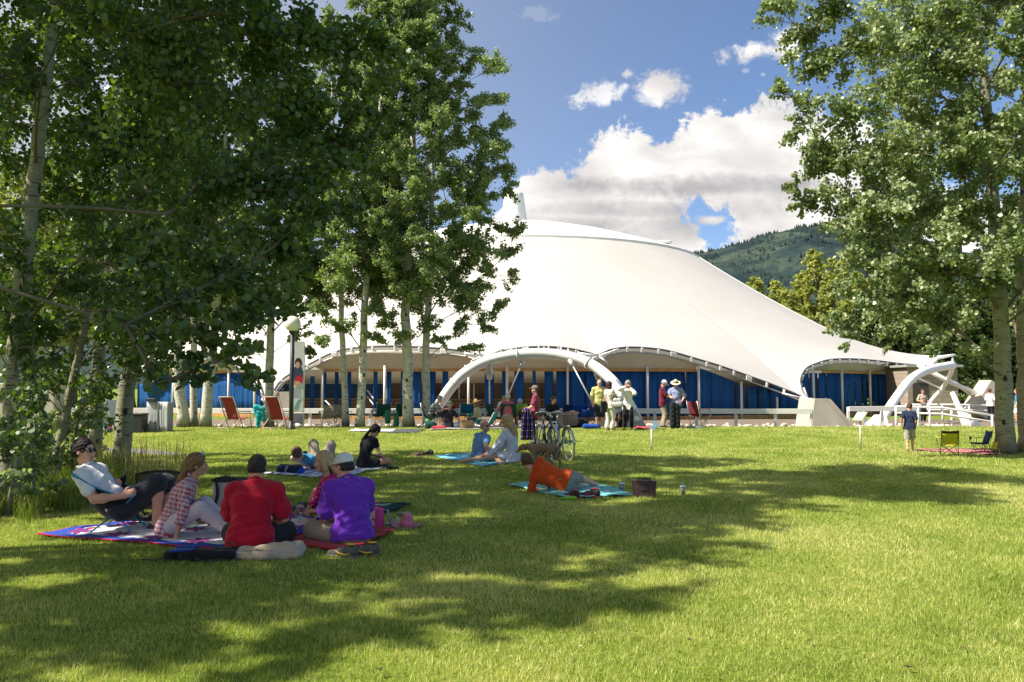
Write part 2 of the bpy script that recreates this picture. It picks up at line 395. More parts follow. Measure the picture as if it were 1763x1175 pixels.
def blades(name, x, y, h, w, seed, m, lean=.5, kind='stuff', seg=False):
    r = np.random.default_rng(seed); n = len(x); a = r.uniform(0, 2*np.pi, n); z = gzv(x, y)
    dx, dy = np.cos(a)*w/2, np.sin(a)*w/2; la = r.uniform(0, 2*np.pi, n); L = h*np.abs(r.normal(0, lean, n))
    b = np.stack([x, y, z-.004], 1); p0 = b - np.stack([dx, dy, 0*dx], 1); p1 = b + np.stack([dx, dy, 0*dx], 1)
    tip = b + np.stack([np.cos(la)*L, np.sin(la)*L, h], 1)
    if not seg:
        V = np.stack([p0, p1, tip], 1).reshape(-1, 3); me = np_mesh(name, V, np.arange(3*n).reshape(-1, 3), 3); k = 3
    else:
        mid = b + np.stack([np.cos(la)*L*.3, np.sin(la)*L*.3, h*.6], 1); o_ = np.stack([dx, dy, 0*dx], 1)*.8
        V = np.stack([p0, p1, mid+o_, mid-o_, tip], 1).reshape(-1, 3); i = np.arange(n)*5
        me = bpy.data.meshes.new(name); F4 = np.stack([i, i+1, i+2, i+3], 1); F3 = np.stack([i+3, i+2, i+4], 1)
        me = np_mesh(name, V, np.concatenate([np.stack([i, i+1, i+2], 1), np.stack([i, i+2, i+3], 1), F3]), 3); k = 5
    # tufts: colour follows a clumped field plus per blade noise
    fld = .5 + .22*np.sin(x*2.3+np.sin(y*1.7)*1.3) * np.sin(y*1.9+1.1*np.sin(x*1.3)) + .10*np.sin(x*7.7+y*3.1)*np.sin(y*6.3-x*2.2)
    big = .5+.5*np.sin(x*.9+1.7*np.sin(y*.61+.4))*np.sin(y*.77+1.3*np.sin(x*.53)); tuft = np.sin(x*31+4*np.sin(y*17))*np.sin(y*27+4*np.sin(x*19))
    v = np.clip(fld*.5 + .16*big + .13*tuft + r.beta(2, 2.6, n)*.55-.06, 0, 1); v[r.uniform(0, 1, n) < .03+.11*(big > .8)] = .95
    fattr(me, 'var', np.repeat(v, k)); o = link_mesh(name, me, m); tag(o, kind=kind); return o
def build_grass():
    r = np.random.default_rng(5); n = 560000
    y = 3.4 + 10.6*r.uniform(0, 1, n); x = r.uniform(-.66, .66, n)*y
    # mown lawn: uneven tufts
    th = .5+.5*np.sin(x*9+2*np.sin(y*4))*np.sin(y*11+2*np.sin(x*5)); keep = r.uniform(0, 1, n) < (.55+.45*th); x, y = x[keep], y[keep]; n = len(x)
    h = r.uniform(.018, .046, n)*(1+.25*np.sin(x*3.1+y)*np.sin(y*2.7)); w = (.0028+.00042*y)*r.uniform(.7, 1.3, n)
    blades('lawn_grass', x, y, h, w, 6, BLADE, .55)
    n = 330000; y = 13.5 + 21*r.uniform(0, 1, n)**1.0; x = r.uniform(-.66, .66, n)*y
    k = ~((x < -7.6) & (np.abs(y-(19.75+.17+1.9*np.clip((x+9.5)/5, 0, 1))) < .62)) & (y < 34.4+.25*np.sin(x*1.7)); x, y = x[k], y[k]; n = len(x)
    blades('lawn_grass', x, y, r.uniform(.02, .05, n), (.004+.0006*y)*r.uniform(.7, 1.3, n), 7, BLADE, .55)
    # tall meadow grass under the aspens on the left
    n = 15000; px = r.uniform(-60, 340, n); y = r.uniform(8.9, 14.5, n); x = (px-881.5)/1400*y
    lim = 9.3 + np.clip((px-60)/190, 0, 1)*1.9 + .25*np.sin(px*.08); k = (y > lim) & (r.uniform(0, 1, n) < np.where(px > 215, .55, 1.0)) & ~((px > 120) & (px < 300) & (y < 11.2) & (px > 160+0*px))
    x, y = x[k], y[k]; n = len(x)
    h = r.uniform(.12, .42, n)*(.75+.5*np.sin(x*1.9+y*.8)**2); blades('tall_grass', x, y, h, r.uniform(.006, .012, n), 8, TALLG, .4, seg=True)
    # seed stalks
    n = 420; px = r.uniform(150, 330, n); y = r.uniform(11.2, 14, n); x = (px-881.5)/1400*y
    blades('seeding_grass', x, y, r.uniform(.45, .85, n), np.full(n, .009), 9, leafy('seed_stalk', [(0, (.2, .2, .06)), (1, (.38, .30, .14))], .3), .22, seg=True)
build_grass()
# clover / fallen leaves specks
def specks():
    r = np.random.default_rng(12); n = 90; y = 4+9*r.uniform(0,1,n); x = r.uniform(-.62,.62,n)*y; s = r.uniform(.005,.011,n)
    a = r.uniform(0, 6.28, n); z = gzv(x, y)+r.uniform(.02,.04,n); V = []
    for k in range(4):
        V.append(np.stack([x+np.cos(a+k*1.57)*s, y+np.sin(a+k*1.57)*s, z+.005*(k%2)], 1))
    me = np_mesh('clover_flowers', np.stack(V, 1).reshape(-1,3), np.arange(4*n).reshape(-1,4), 4); fattr(me, 'var', np.repeat(r.uniform(0,1,n), 4))
    o = link_mesh('clover_flowers', me, leafy('clover', [(0, (.35,.30,.12)), (.6, (.6,.58,.45)), (1, (.7,.7,.62))], .2)); tag(o, kind='stuff')
specks()
def fallen():
    r = np.random.default_rng(31); n = 150; y = 4+12*r.uniform(0,1,n); x = r.uniform(-.62,.62,n)*y; s = r.uniform(.012,.028,n); a = r.uniform(0, 6.28, n); z = gzv(x, y)+r.uniform(.025,.045,n)
    V = [np.stack([x+np.cos(a+k*1.57)*s*(1 if k % 2 else .6), y+np.sin(a+k*1.57)*s*(1 if k % 2 else .6), z+.008*(k%2)], 1) for k in range(4)]
    me = np_mesh('fallen_leaves', np.stack(V, 1).reshape(-1,3), np.arange(4*n).reshape(-1,4), 4); fattr(me, 'var', np.repeat(r.uniform(0,1,n), 4))
    tag(link_mesh('fallen_leaves', me, leafy('dry_leaf', [(0, (.03,.02,.012)), (.5, (.10,.06,.03)), (1, (.30,.24,.08))], .2)), kind='stuff')
fallen()
# river rocks behind the crest
def rocks():
    r = random.Random(3); mb = MB()
    for i in range(620):
        x = r.uniform(-17, 20); y = r.uniform(35.0, 38.6); s = r.uniform(.05, .17)
        p = gz(x, y); mb.sphere((p.x, p.y, p.z+s*.35), s, 7, 0, (1, r.uniform(.6, 1), r.uniform(.5, .75)), Rz(r.random()*6))
    o = mb.build('river_rocks', M_('river_rock', (.50, .44, .37), .85, .4, 2.5, .4, 20)); tag(o, kind='stuff')
rocks()
# ================================================================ MOUNTAIN
def mountain():
    from mathutils import noise as mn
    prof = [(-900, 505), (200, 490), (700, 455), (1150, 436), (1210, 431), (1290, 415), (1340, 401), (1385, 390), (1420, 388), (1460, 394), (1500, 404), (1560, 398), (1640, 425), (1763, 440), (2300, 520)]
    pxs = np.concatenate([np.linspace(-900, 1100, 60), np.linspace(1110, 1800, 300), np.linspace(1820, 2400, 20)]); top = np.interp(pxs, [p[0] for p in prof], [p[1] for p in prof])
    nj = 90; V = []; n = len(pxs)
    for j in range(nj):
        s = j/(nj-1); D = 900+1750*s; env = math.sin(math.pi*min(1, s*.94+.02))**.7
        for i, px in enumerate(pxs):
            q = P(px, top[i], 2650); x = (px-881.5)/1400*D
            f = mn.fractal(Vector((x/260+3, D/420, 1.7)), .85, 2.1, 6); rg = 1-abs(mn.noise(Vector((x/330+.9*D/900, D/700, 5.2))))*2
            V.append((x, D, -2 + q.z*(s**1.05) + env*(38*f+46*(rg-.6)) + (1-env)*6*mn.noise(Vector((x/40, 0, 2)))))
    Fc = [(j*n+i, j*n+i+1, (j+1)*n+i+1, (j+1)*n+i) for j in range(nj-1) for i in range(n-1)]
    m, t, b, o = newmat('forest_slope'); co = t.n('ShaderNodeTexCoord').outputs['Object']
    a = t.noise(co, .0045, 6, .65); c = t.noise(co, .05, 6, .8)
    col = t.ramp(t.m('ADD', t.m('MULTIPLY', a, .6), t.m('MULTIPLY', c, .4)), [(.38, (.012, .024, .030)), (.47, (.022, .040, .040)), (.54, (.045, .066, .050)), (.62, (.085, .10, .07))])
    t.put(b.inputs['Base Color'], col); b.inputs['Roughness'].default_value = .95; b.inputs['Specular IOR Level'].default_value = .1
    bp = t.n('ShaderNodeBump', {'Strength': .8, 'Distance': 6, 'Height': c}); t.put(b.inputs['Normal'], bp.outputs[0])
    ob = link_mesh('mountain', np_mesh('mountain', V, Fc), m, None, True); tag(ob, kind='structure')
    r = random.Random(8); vs = []; fs = []; V = np.array(V)
    for k in range(7000):
        if k < 500: j = nj-1; i = r.randrange(70, 300)
        else: j = r.randrange(30, nj-1); i = r.randrange(70, 300)
        if mn.noise(Vector((V[j*n+i][0]/90, V[j*n+i][1]/130, 3))) < (-.25 if k < 500 else .02): continue
        f = r.random(); p = V[j*n+i]*(1-f)+V[j*n+i+1]*f; h = r.uniform(3, 13); w = h*r.uniform(.18, .4); y = p[1]+r.uniform(-12, 12); o0 = len(vs)
        for q in range(5): vs.append((p[0]+w*math.cos(q*1.2566), y+w*math.sin(q*1.2566), p[2]-3))
        vs.append((p[0]+r.uniform(-.5, .5), y, p[2]+h))
        for q in range(5): fs.append((o0+q, o0+(q+1)%5, o0+5))
    o2 = link_mesh('mountain_forest', np_mesh('mountain_forest', vs, fs, 3), M_('far_conifer', (.018, .032, .032), .95, .5, .02, spec=.1)); tag(o2, kind='stuff')
mountain()
# ================================================================ TREES
def bark_mat(name='aspen_bark', base=(.60, .57, .47), dark=(.05, .04, .03), zbase=.45):
    m, t, b, o = newmat(name); co = t.n('ShaderNodeTexCoord').outputs['Object']
    z = t.n('ShaderNodeSeparateXYZ', {0: co}).outputs[2]
    n = t.noise(co, 5, 5, .6); l = t.noise(t.scale(co, (2.2, 2.2, 16)), 2.2, 4, .6, .6); e = t.n('ShaderNodeTexVoronoi', {'Vector': t.scale(co, (1.0, 1.0, .62)), 'Scale': 3.4}).outputs[0]
    col = t.ramp(n, [(.3, tuple(c*.72 for c in base)), (.6, base), (.8, tuple(min(1, c*1.18) for c in base))])
    sc = t.sstep(l, .57, .63); ey = t.m('SUBTRACT', 1, t.sstep(t.m('ADD', e, t.m('MULTIPLY', n, .30)), .27, .32))
    k = t.m('MAXIMUM', t.m('MULTIPLY', sc, .85), ey); kb = t.m('SUBTRACT', 1, t.sstep(t.m('ADD', z, t.m('MULTIPLY', l, 1.0)), zbase, zbase+.55))
    k = t.m('MAXIMUM', k, t.m('MULTIPLY', kb, t.sstep(l, .3, .55)))
    t.put(b.inputs['Base Color'], t.mix(k, col, dark)); b.inputs['Roughness'].default_value = .8; b.inputs['Specular IOR Level'].default_value = .25
    bp = t.n('ShaderNodeBump', {'Strength': .5, 'Distance': .02, 'Height': t.m('ADD', t.m('MULTIPLY', k, -.6), n)}); t.put(b.inputs['Normal'], bp.outputs[0])
    return m
TWIG = M_('twig_bark', (.12, .105, .07), .85, .25, 3); BARK = bark_mat(); BARKD = bark_mat('grey_green_bark', (.30, .29, .20), (.04, .035, .025), .3)
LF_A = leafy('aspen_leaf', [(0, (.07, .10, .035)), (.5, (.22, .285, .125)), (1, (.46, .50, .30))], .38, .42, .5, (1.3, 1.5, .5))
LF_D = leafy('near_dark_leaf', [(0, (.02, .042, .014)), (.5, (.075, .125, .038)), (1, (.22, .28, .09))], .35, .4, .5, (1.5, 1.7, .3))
LF_R = leafy('pale_cottonwood_leaf', [(0, (.06, .085, .02)), (.5, (.25, .31, .145)), (1, (.50, .54, .36))], .3, .40, .5, (1.2, 1.35, .5))
LF_P = leafy('poplar_leaf', [(0, (.16, .19, .04)), (.5, (.34, .37, .10)), (1, (.52, .52, .18))], .35, .5, .3)
LF_B = leafy('far_dark_leaf', [(0, (.02, .04, .012)), (.5, (.045, .075, .02)), (1, (.09, .125, .035))], .3, .5, .3)
def leaf_mesh(C, size, seed, nper=6, up=.25):
    r = np.random.default_rng(seed); n = len(C); N = r.normal(size=(n, 3)); N[:, 2] += up; N /= np.linalg.norm(N, axis=1)[:, None]
    A = r.normal(size=(n, 3)); A -= N*(A*N).sum(1)[:, None]; A /= np.linalg.norm(A, axis=1)[:, None]; B = np.cross(N, A)
    s = size*r.uniform(.6, 1.2, n)[:, None]*.5
    if nper == 6: pr = [(1.15, 0), (.45, .85), (-.55, .8), (-1, 0), (-.55, -.8), (.45, -.85)]
    else: pr = [(1.1, 0), (-.1, .85), (-1, 0), (-.1, -.85)]
    V = np.stack([C + A*s*p[0] + B*s*p[1] + N*s*(.18 if abs(p[1]) > .1 else 0) for p in pr], 1).reshape(-1, 3)
    return np_mesh('crown', V, np.arange(nper*n).reshape(-1, nper), nper), r
def make_tree(name, label, base, H, r0, top, seed, nauto, cb, cr, nleaf, leaf, lm, bark, group=None, clumps=(), cat='tree', nper=6, crad=(.40, .78), trunk_pts=None, below=None, squash=1.0, extra_trunks=(), bt=.26):
    r = random.Random(seed); nr = np.random.default_rng(seed); base = Vector(base)
    root = empty(name, base, 0, label, cat, group); top = Vector(top)
    def tp(z):
        if trunk_pts:
            for a, b in zip(trunk_pts[:-1], trunk_pts[1:]):
                if z <= b[2]: f = (z-a[2])/max(1e-6, b[2]-a[2]); return Vector(a).lerp(Vector(b), f)
            a, b = trunk_pts[-2:]; return Vector(b) + (Vector(b)-Vector(a))*((z-b[2])/max(1e-6, b[2]-a[2]))
        f = z/H; return Vector((top.x*f + .05*H*.12*math.sin(f*7+seed), top.y*f + .05*H*.12*math.sin(f*5+seed*2), z))
    tr = MB(); pts = []; rad = []; nz = 34
    for i in range(nz+1):
        z = H*i/nz; p = tp(z); pts.append(p + Vector((r.uniform(-1, 1), r.uniform(-1, 1), 0))*r0*.12*(i > 0)); f = i/nz
        rad.append(r0*(1-f)**.85*(1+.32*math.exp(-z/.2)) + .012)
    pts[0].z = -.08; tr.tube(pts, rad, 14)
    for (q0, q1, ra, zz) in extra_trunks:
        a = tp(q0); pp = [a.lerp(Vector(q1), k/10) + Vector((r.uniform(-1,1), r.uniform(-1,1), 0))*.03 for k in range(11)]; tr.tube(pp, [ra*(1-.07*k) for k in range(11)], 10)
    tr.build('trunk', bark, root)
    # clump list in local coordinates: centre, radius, weight
    cl = []
    for i in range(nauto):
        f = (i+r.random())/nauto; z = cb + (H-cb)*f; az = i*2.39996 + r.uniform(-.5, .5)
        prof = (.30+.70*math.sin(math.pi*min(1, (f*.92+.08))**.62))*(1-.25*f); rr = cr*prof*r.uniform(.25, 1.0)**.6
        c = tp(z) + Vector((math.cos(az)*rr, math.sin(az)*rr*squash, 0)); s = r.uniform(*crad)*(1-.3*f); cl.append((c, s, s**2))
    for (c, s) in clumps: cl.append((Vector(c)-base, s, s**2*1.15))
    W = sum(c[2] for c in cl); br = MB(); PT = []; VV = []
    def axd(c): q = tp(min(max(c.z, 0), H)); return math.hypot(c.x-q.x, c.y-q.y)
    cl.sort(key=lambda q: axd(q[0])); N_ = len(cl); par = [-1]*N_; cnt_ = [1]*N_; att = [None]*N_; D_ = [axd(q[0]) for q in cl]
    for i in range(N_):
        c = cl[i][0]; d = D_[i]
        za = max(cb*.55, c.z - d*r.uniform(.5, .85)) if below is None else max(below, c.z-d*.6)
        za = min(za, H*.97); a = tp(za); best = (c-a).length*(.55 if d < 1.2 else .8); att[i] = a
        for j in range(i):
            if D_[j] < d-.12 and cl[j][0].z < c.z+.7:
                L = (cl[j][0]-c).length
                if L < best: best = L; par[i] = j
        if par[i] >= 0: att[i] = cl[par[i]][0]
    for i in range(N_-1, -1, -1):
        if par[i] >= 0: cnt_[par[i]] += cnt_[i]
    for i, (c, s, w) in enumerate(cl):
        a = att[i]; L = (c-a).length+1e-3; k = 6; mid = a.lerp(c, .5) + Vector((r.uniform(-1, 1), r.uniform(-1, 1), r.uniform(-.3, 1)))*L*.12
        P5 = [a*(1-q)**2 + mid*2*q*(1-q) + c*q*q for q in [i_/k for i_ in range(k+1)]]
        sc_ = max(1, leaf/.12); rb = min(r0*bt, .009*math.sqrt(cnt_[i])*sc_); re = .0075*math.sqrt(max(.4, cnt_[i]-1))*sc_
        br.tube(P5, [rb+(min(re, rb)-rb)*i_/k for i_ in range(k+1)], 5, False)
        n = max(4, int(nleaf*w/W)); nt = max(6, int(9*s/.7)); dirb = (c-a).normalized() if L > .01 else Vector((0, 0, 1))
        tws = []
        for q in range(nt):
            f = r.uniform(.5, 1.0); st = P5[min(k, int(f*k))]; st = st if (st-c).length < 2*s else c.lerp(st, 2*s/(st-c).length); v = Vector((r.gauss(0, 1), r.gauss(0, 1), r.gauss(.1, .75)))
            v = (v.normalized() + dirb*.45); v.normalize(); en = c + v*s*r.uniform(.6, 1.15); m2 = st.lerp(en, .5)+Vector((0, 0, .12*s))
            tws.append((st, m2, en)); br.tube([st, m2, en], [.009*min(1.6, s+.4), .006, .003], 3, False)
        T = np.array([[list(a_), list(b_), list(c_)] for a_, b_, c_ in tws]); idx = nr.integers(0, nt, n); q = nr.uniform(.12, 1, n)[:, None]**.6
        A = T[idx]; X = A[:, 0]*(1-q)**2 + A[:, 1]*2*q*(1-q) + A[:, 2]*q*q; X = X + nr.normal(size=(n, 3))*np.array([.13, .13, .11])*s
        PT.append(X); VV.append(np.clip(nr.uniform(.15, .75)*.55 + nr.beta(2, 2, n)*.5, 0, 1))
    br.build('branches', TWIG, root)
    C = np.concatenate(PT); me, _ = leaf_mesh(C, leaf, seed+9, nper); fattr(me, 'var', np.repeat(np.concatenate(VV), nper))
    link_mesh('crown', me, lm, root); return root
def tpx(bpx, pairs, D, dD=0.0):
    """trunk points relative to base from (px,py) pairs; the first pair is the foot"""
    b = P(pairs[0][0], pairs[0][1], D); out = []
    for i, (x, y) in enumerate(pairs):
        q = P(x, y, D + dD*i/len(pairs)); out.append((q.x-b.x, q.y-b.y, q.z-b.z))
    return gz(b.x, b.y), out
def cpx(lst): return [(P(px, py, D), s) for (px, py, D, s) in lst]
AG = 'aspens standing in front of the tent'; LG = 'aspens at the left edge of the lawn'
def mid_trees():
    # (foot px, D, r0, H, label, pts, clumps)
    rr = random.Random(21)
    def rim(pxs): return cpx([(x, y, D, s) for (x, y, D, s) in pxs])
    b, tp_ = tpx(0, [(736, 735), (733, 600), (740, 480), (745, 300), (735, 100), (725, -80)], 30.8)
    make_tree('aspen', 'slim pale aspen just right of its thicker twin, crown reaching right over the tent', b, 17.2, .145, (0,0,0), 31, 140, 4.6, 3.3, 96000, .082, LF_A, BARK, AG, trunk_pts=tp_,
        clumps=rim([(850,115,30,.6),(866,210,30.5,.55),(850,170,30,.6),(862,260,31,.6),(880,330,31,.5),(884,395,30,.55),(878,440,30.5,.55),(868,300,30,.6),(882,480,31,.45),(862,530,30,.5),(835,560,30,.5),(818,598,30,.42),(790,40,31,.6),(775,-10,31,.7),(820,100,31,.6),(810,340,30,.7),(820,420,29.5,.7),(820,500,29.5,.6),(800,560,30,.5)]))
    b, tp_ = tpx(0, [(703, 735), (702, 640), (698, 540), (703, 420), (712, 250), (705, 60), (700, -90)], 30.2)
    make_tree('aspen', 'thick white aspen trunk with black scars, just left of its slimmer twin before the arch', b, 17.6, .20, (0,0,0), 32, 125, 5.2, 3.0, 90000, .082, LF_A, BARK, AG, trunk_pts=tp_,
        clumps=rim([(700,500,29,.6),(660,545,29,.6),(740,560,29.5,.45),(760,590,30,.4),(690,580,29,.45),(640,580,29.5,.45)]))
    b, tp_ = tpx(0, [(619, 738), (624, 640), (628, 520), (640, 380), (655, 200), (660, 40), (665, -60)], 30.0)
    make_tree('aspen', 'aspen trunk with a dark knot, right one of the pair standing nearest the lamp post', b, 16.8, .15, (0,0,0), 33, 125, 5.0, 3.0, 78000, .082, LF_A, BARK, AG, trunk_pts=tp_,
        clumps=rim([(590,560,29,.55),(640,530,29.5,.6),(560,590,29,.4),(545,540,29,.55)]))
    b, tp_ = tpx(0, [(595, 738), (592, 640), (588, 560), (585, 440), (575, 250), (570, 60), (570, 0)], 30.6)
    make_tree('aspen', 'thin aspen trunk, left one of the pair standing nearest the lamp post', b, 15.5, .115, (0,0,0), 34, 105, 5.2, 2.7, 64000, .083, LF_A, BARK, AG, trunk_pts=tp_)
    b, tp_ = tpx(0, [(463, 737), (464, 640), (466, 560), (475, 440), (480, 250), (470, 60), (470, 0)], 31.5)
    make_tree('aspen', 'aspen with grey trunk standing behind the red deck chairs, left of the lamp', b, 15.8, .16, (0,0,0), 35, 125, 4.4, 3.0, 42000, .12, LF_A, BARK, AG, trunk_pts=tp_,
        clumps=rim([(520,575,31,.5),(535,605,31,.35),(430,600,31,.6),(500,540,31,.6)]))
    for k, (px, D, h, ra, lab) in enumerate([(316, 30.0, 14, .20, 'aspen with thick scarred foot, leftmost of the three grown together left of the deck chairs'), (333, 30.6, 13, .13, 'thin aspen stem between the two thicker ones left of the deck chairs'), (352, 30.2, 14.5, .20, 'aspen with thick dark foot, rightmost of the three left of the red deck chairs')]):
        b, tp_ = tpx(0, [(px, 738), (px+(k-1)*10, 640), (px+(k-1)*25, 480), (px+(k-1)*35, 250), (px+(k-1)*40, 60)], D)
        make_tree('aspen', lab, b, h, ra, (0,0,0), 36+k, 85, 4.5, 2.6, 24000, .125, LF_A, BARK, 'aspens grown together from one foot', trunk_pts=tp_)
mid_trees()
def left_trees():
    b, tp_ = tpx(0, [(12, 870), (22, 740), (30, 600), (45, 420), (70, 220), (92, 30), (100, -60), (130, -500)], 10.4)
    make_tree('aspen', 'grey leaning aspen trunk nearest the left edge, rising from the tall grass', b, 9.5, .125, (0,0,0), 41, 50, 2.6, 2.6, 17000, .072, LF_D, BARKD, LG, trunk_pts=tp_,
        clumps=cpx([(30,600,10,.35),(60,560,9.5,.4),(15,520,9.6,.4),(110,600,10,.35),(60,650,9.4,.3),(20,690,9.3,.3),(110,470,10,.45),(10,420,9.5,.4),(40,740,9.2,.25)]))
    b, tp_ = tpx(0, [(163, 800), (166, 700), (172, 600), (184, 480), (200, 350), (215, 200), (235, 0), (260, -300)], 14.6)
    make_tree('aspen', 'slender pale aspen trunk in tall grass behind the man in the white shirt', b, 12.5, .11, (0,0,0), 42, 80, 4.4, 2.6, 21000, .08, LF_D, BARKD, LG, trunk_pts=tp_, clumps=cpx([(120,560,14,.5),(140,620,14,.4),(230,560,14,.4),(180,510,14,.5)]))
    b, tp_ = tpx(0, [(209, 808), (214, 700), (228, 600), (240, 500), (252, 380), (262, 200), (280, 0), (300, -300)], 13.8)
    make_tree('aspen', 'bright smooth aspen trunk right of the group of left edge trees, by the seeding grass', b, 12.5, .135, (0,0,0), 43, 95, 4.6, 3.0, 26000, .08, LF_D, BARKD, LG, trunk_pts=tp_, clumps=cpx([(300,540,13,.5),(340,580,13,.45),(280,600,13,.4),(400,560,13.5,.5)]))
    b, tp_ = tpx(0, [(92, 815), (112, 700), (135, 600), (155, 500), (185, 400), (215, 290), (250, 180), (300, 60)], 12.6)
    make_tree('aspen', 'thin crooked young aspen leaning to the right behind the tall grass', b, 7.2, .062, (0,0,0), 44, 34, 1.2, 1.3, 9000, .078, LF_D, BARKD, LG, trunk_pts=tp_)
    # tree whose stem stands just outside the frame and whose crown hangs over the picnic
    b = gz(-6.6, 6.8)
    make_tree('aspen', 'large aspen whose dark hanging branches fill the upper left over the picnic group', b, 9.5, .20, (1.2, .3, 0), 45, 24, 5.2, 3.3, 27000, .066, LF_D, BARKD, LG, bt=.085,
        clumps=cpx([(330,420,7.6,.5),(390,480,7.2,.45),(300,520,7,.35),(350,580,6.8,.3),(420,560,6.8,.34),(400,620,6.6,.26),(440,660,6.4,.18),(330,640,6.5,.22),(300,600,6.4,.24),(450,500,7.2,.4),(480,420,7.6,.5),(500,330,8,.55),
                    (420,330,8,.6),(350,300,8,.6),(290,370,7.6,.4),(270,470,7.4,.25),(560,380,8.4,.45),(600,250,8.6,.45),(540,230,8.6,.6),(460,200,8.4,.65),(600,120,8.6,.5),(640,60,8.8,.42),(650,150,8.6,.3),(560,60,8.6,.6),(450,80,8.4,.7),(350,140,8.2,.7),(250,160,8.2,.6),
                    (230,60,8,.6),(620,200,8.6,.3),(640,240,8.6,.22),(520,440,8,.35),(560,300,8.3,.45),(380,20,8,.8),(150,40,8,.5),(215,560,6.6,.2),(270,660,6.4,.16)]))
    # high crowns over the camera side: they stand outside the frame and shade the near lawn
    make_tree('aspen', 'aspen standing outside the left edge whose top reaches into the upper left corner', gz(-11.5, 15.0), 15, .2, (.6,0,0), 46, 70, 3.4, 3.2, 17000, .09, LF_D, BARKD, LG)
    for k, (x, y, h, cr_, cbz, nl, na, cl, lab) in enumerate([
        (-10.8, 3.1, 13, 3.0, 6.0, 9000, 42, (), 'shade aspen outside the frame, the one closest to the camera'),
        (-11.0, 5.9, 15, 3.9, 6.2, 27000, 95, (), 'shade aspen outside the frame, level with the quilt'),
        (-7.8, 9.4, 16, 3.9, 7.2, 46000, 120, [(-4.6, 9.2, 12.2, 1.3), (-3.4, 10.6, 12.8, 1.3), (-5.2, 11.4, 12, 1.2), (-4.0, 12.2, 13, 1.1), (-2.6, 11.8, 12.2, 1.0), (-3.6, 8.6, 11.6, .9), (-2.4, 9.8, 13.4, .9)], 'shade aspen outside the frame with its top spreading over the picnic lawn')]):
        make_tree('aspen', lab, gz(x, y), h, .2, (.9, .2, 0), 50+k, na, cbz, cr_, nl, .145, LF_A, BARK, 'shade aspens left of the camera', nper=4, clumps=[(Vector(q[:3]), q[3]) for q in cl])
left_trees()
def right_trees():
    b, tp_ = tpx(0, [(1730, 778), (1728, 640), (1722, 540), (1716, 440), (1708, 330), (1702, 220), (1690, 100), (1680, 0), (1660, -300)], 18.6)
    make_tree('aspen', 'tall thick-trunked aspen with wide crown at the right edge, beside the camp chairs', b, 14, .19, (0,0,0), 61, 165, 3.2, 4.2, 135000, .079, LF_R, BARKD, 'aspens at the right edge', trunk_pts=tp_,
        clumps=cpx([(1345,20,17.5,.5),(1320,8,17.5,.25),(1385,60,17.5,.6),(1360,100,17.5,.3),(1400,130,17.5,.5),(1345,155,17.5,.3),(1385,190,17.5,.45),(1365,232,17.5,.33),(1410,250,17.5,.5),(1362,320,17.5,.28),(1395,350,17.5,.42),(1372,360,17.5,.25),(1420,300,17.5,.55),(1450,380,17.3,.5),(1425,345,17.5,.4),(1470,430,17.2,.5),
                    (1440,20,17.5,.7),(1450,110,17.5,.7),(1460,200,17.3,.7),(1480,290,17.3,.7),(1520,360,17,.7),(1530,60,17,.8),(1540,160,17,.8),(1560,260,17,.8),(1450,500,17.3,.35),(1440,555,17.3,.3),(1470,575,17.3,.3),(1510,520,17,.5),(1540,450,17,.6),(1500,470,17.2,.4),(1560,570,17,.4),(1600,520,17,.6),(1620,420,17,.7),(1600,590,17,.35),(1640,560,17,.5),(1680,600,17,.35),(1530,600,17.2,.2),(1490,400,17.2,.6),(1530,420,17.4,.6),(1580,470,17.4,.65),(1640,470,17.6,.65),(1600,350,17.5,.8),(1660,380,17.8,.7),(1660,300,17.6,.8),(1640,220,17.5,.8),(1620,120,17.5,.9),(1600,40,17.5,.9),(1690,480,17.8,.6),(1570,520,17.3,.5),(1453,600,17.2,.13)]))
    b, tp_ = tpx(0, [(1768, 775), (1764, 640), (1762, 500), (1765, 300), (1766, 100), (1770, -200)], 19.0)
    make_tree('aspen', 'second aspen trunk cut by the right edge of the picture', b, 13, .17, (0,0,0), 62, 90, 3.0, 3.4, 40000, .09, LF_R, BARKD, 'aspens at the right edge', trunk_pts=tp_)
right_trees()
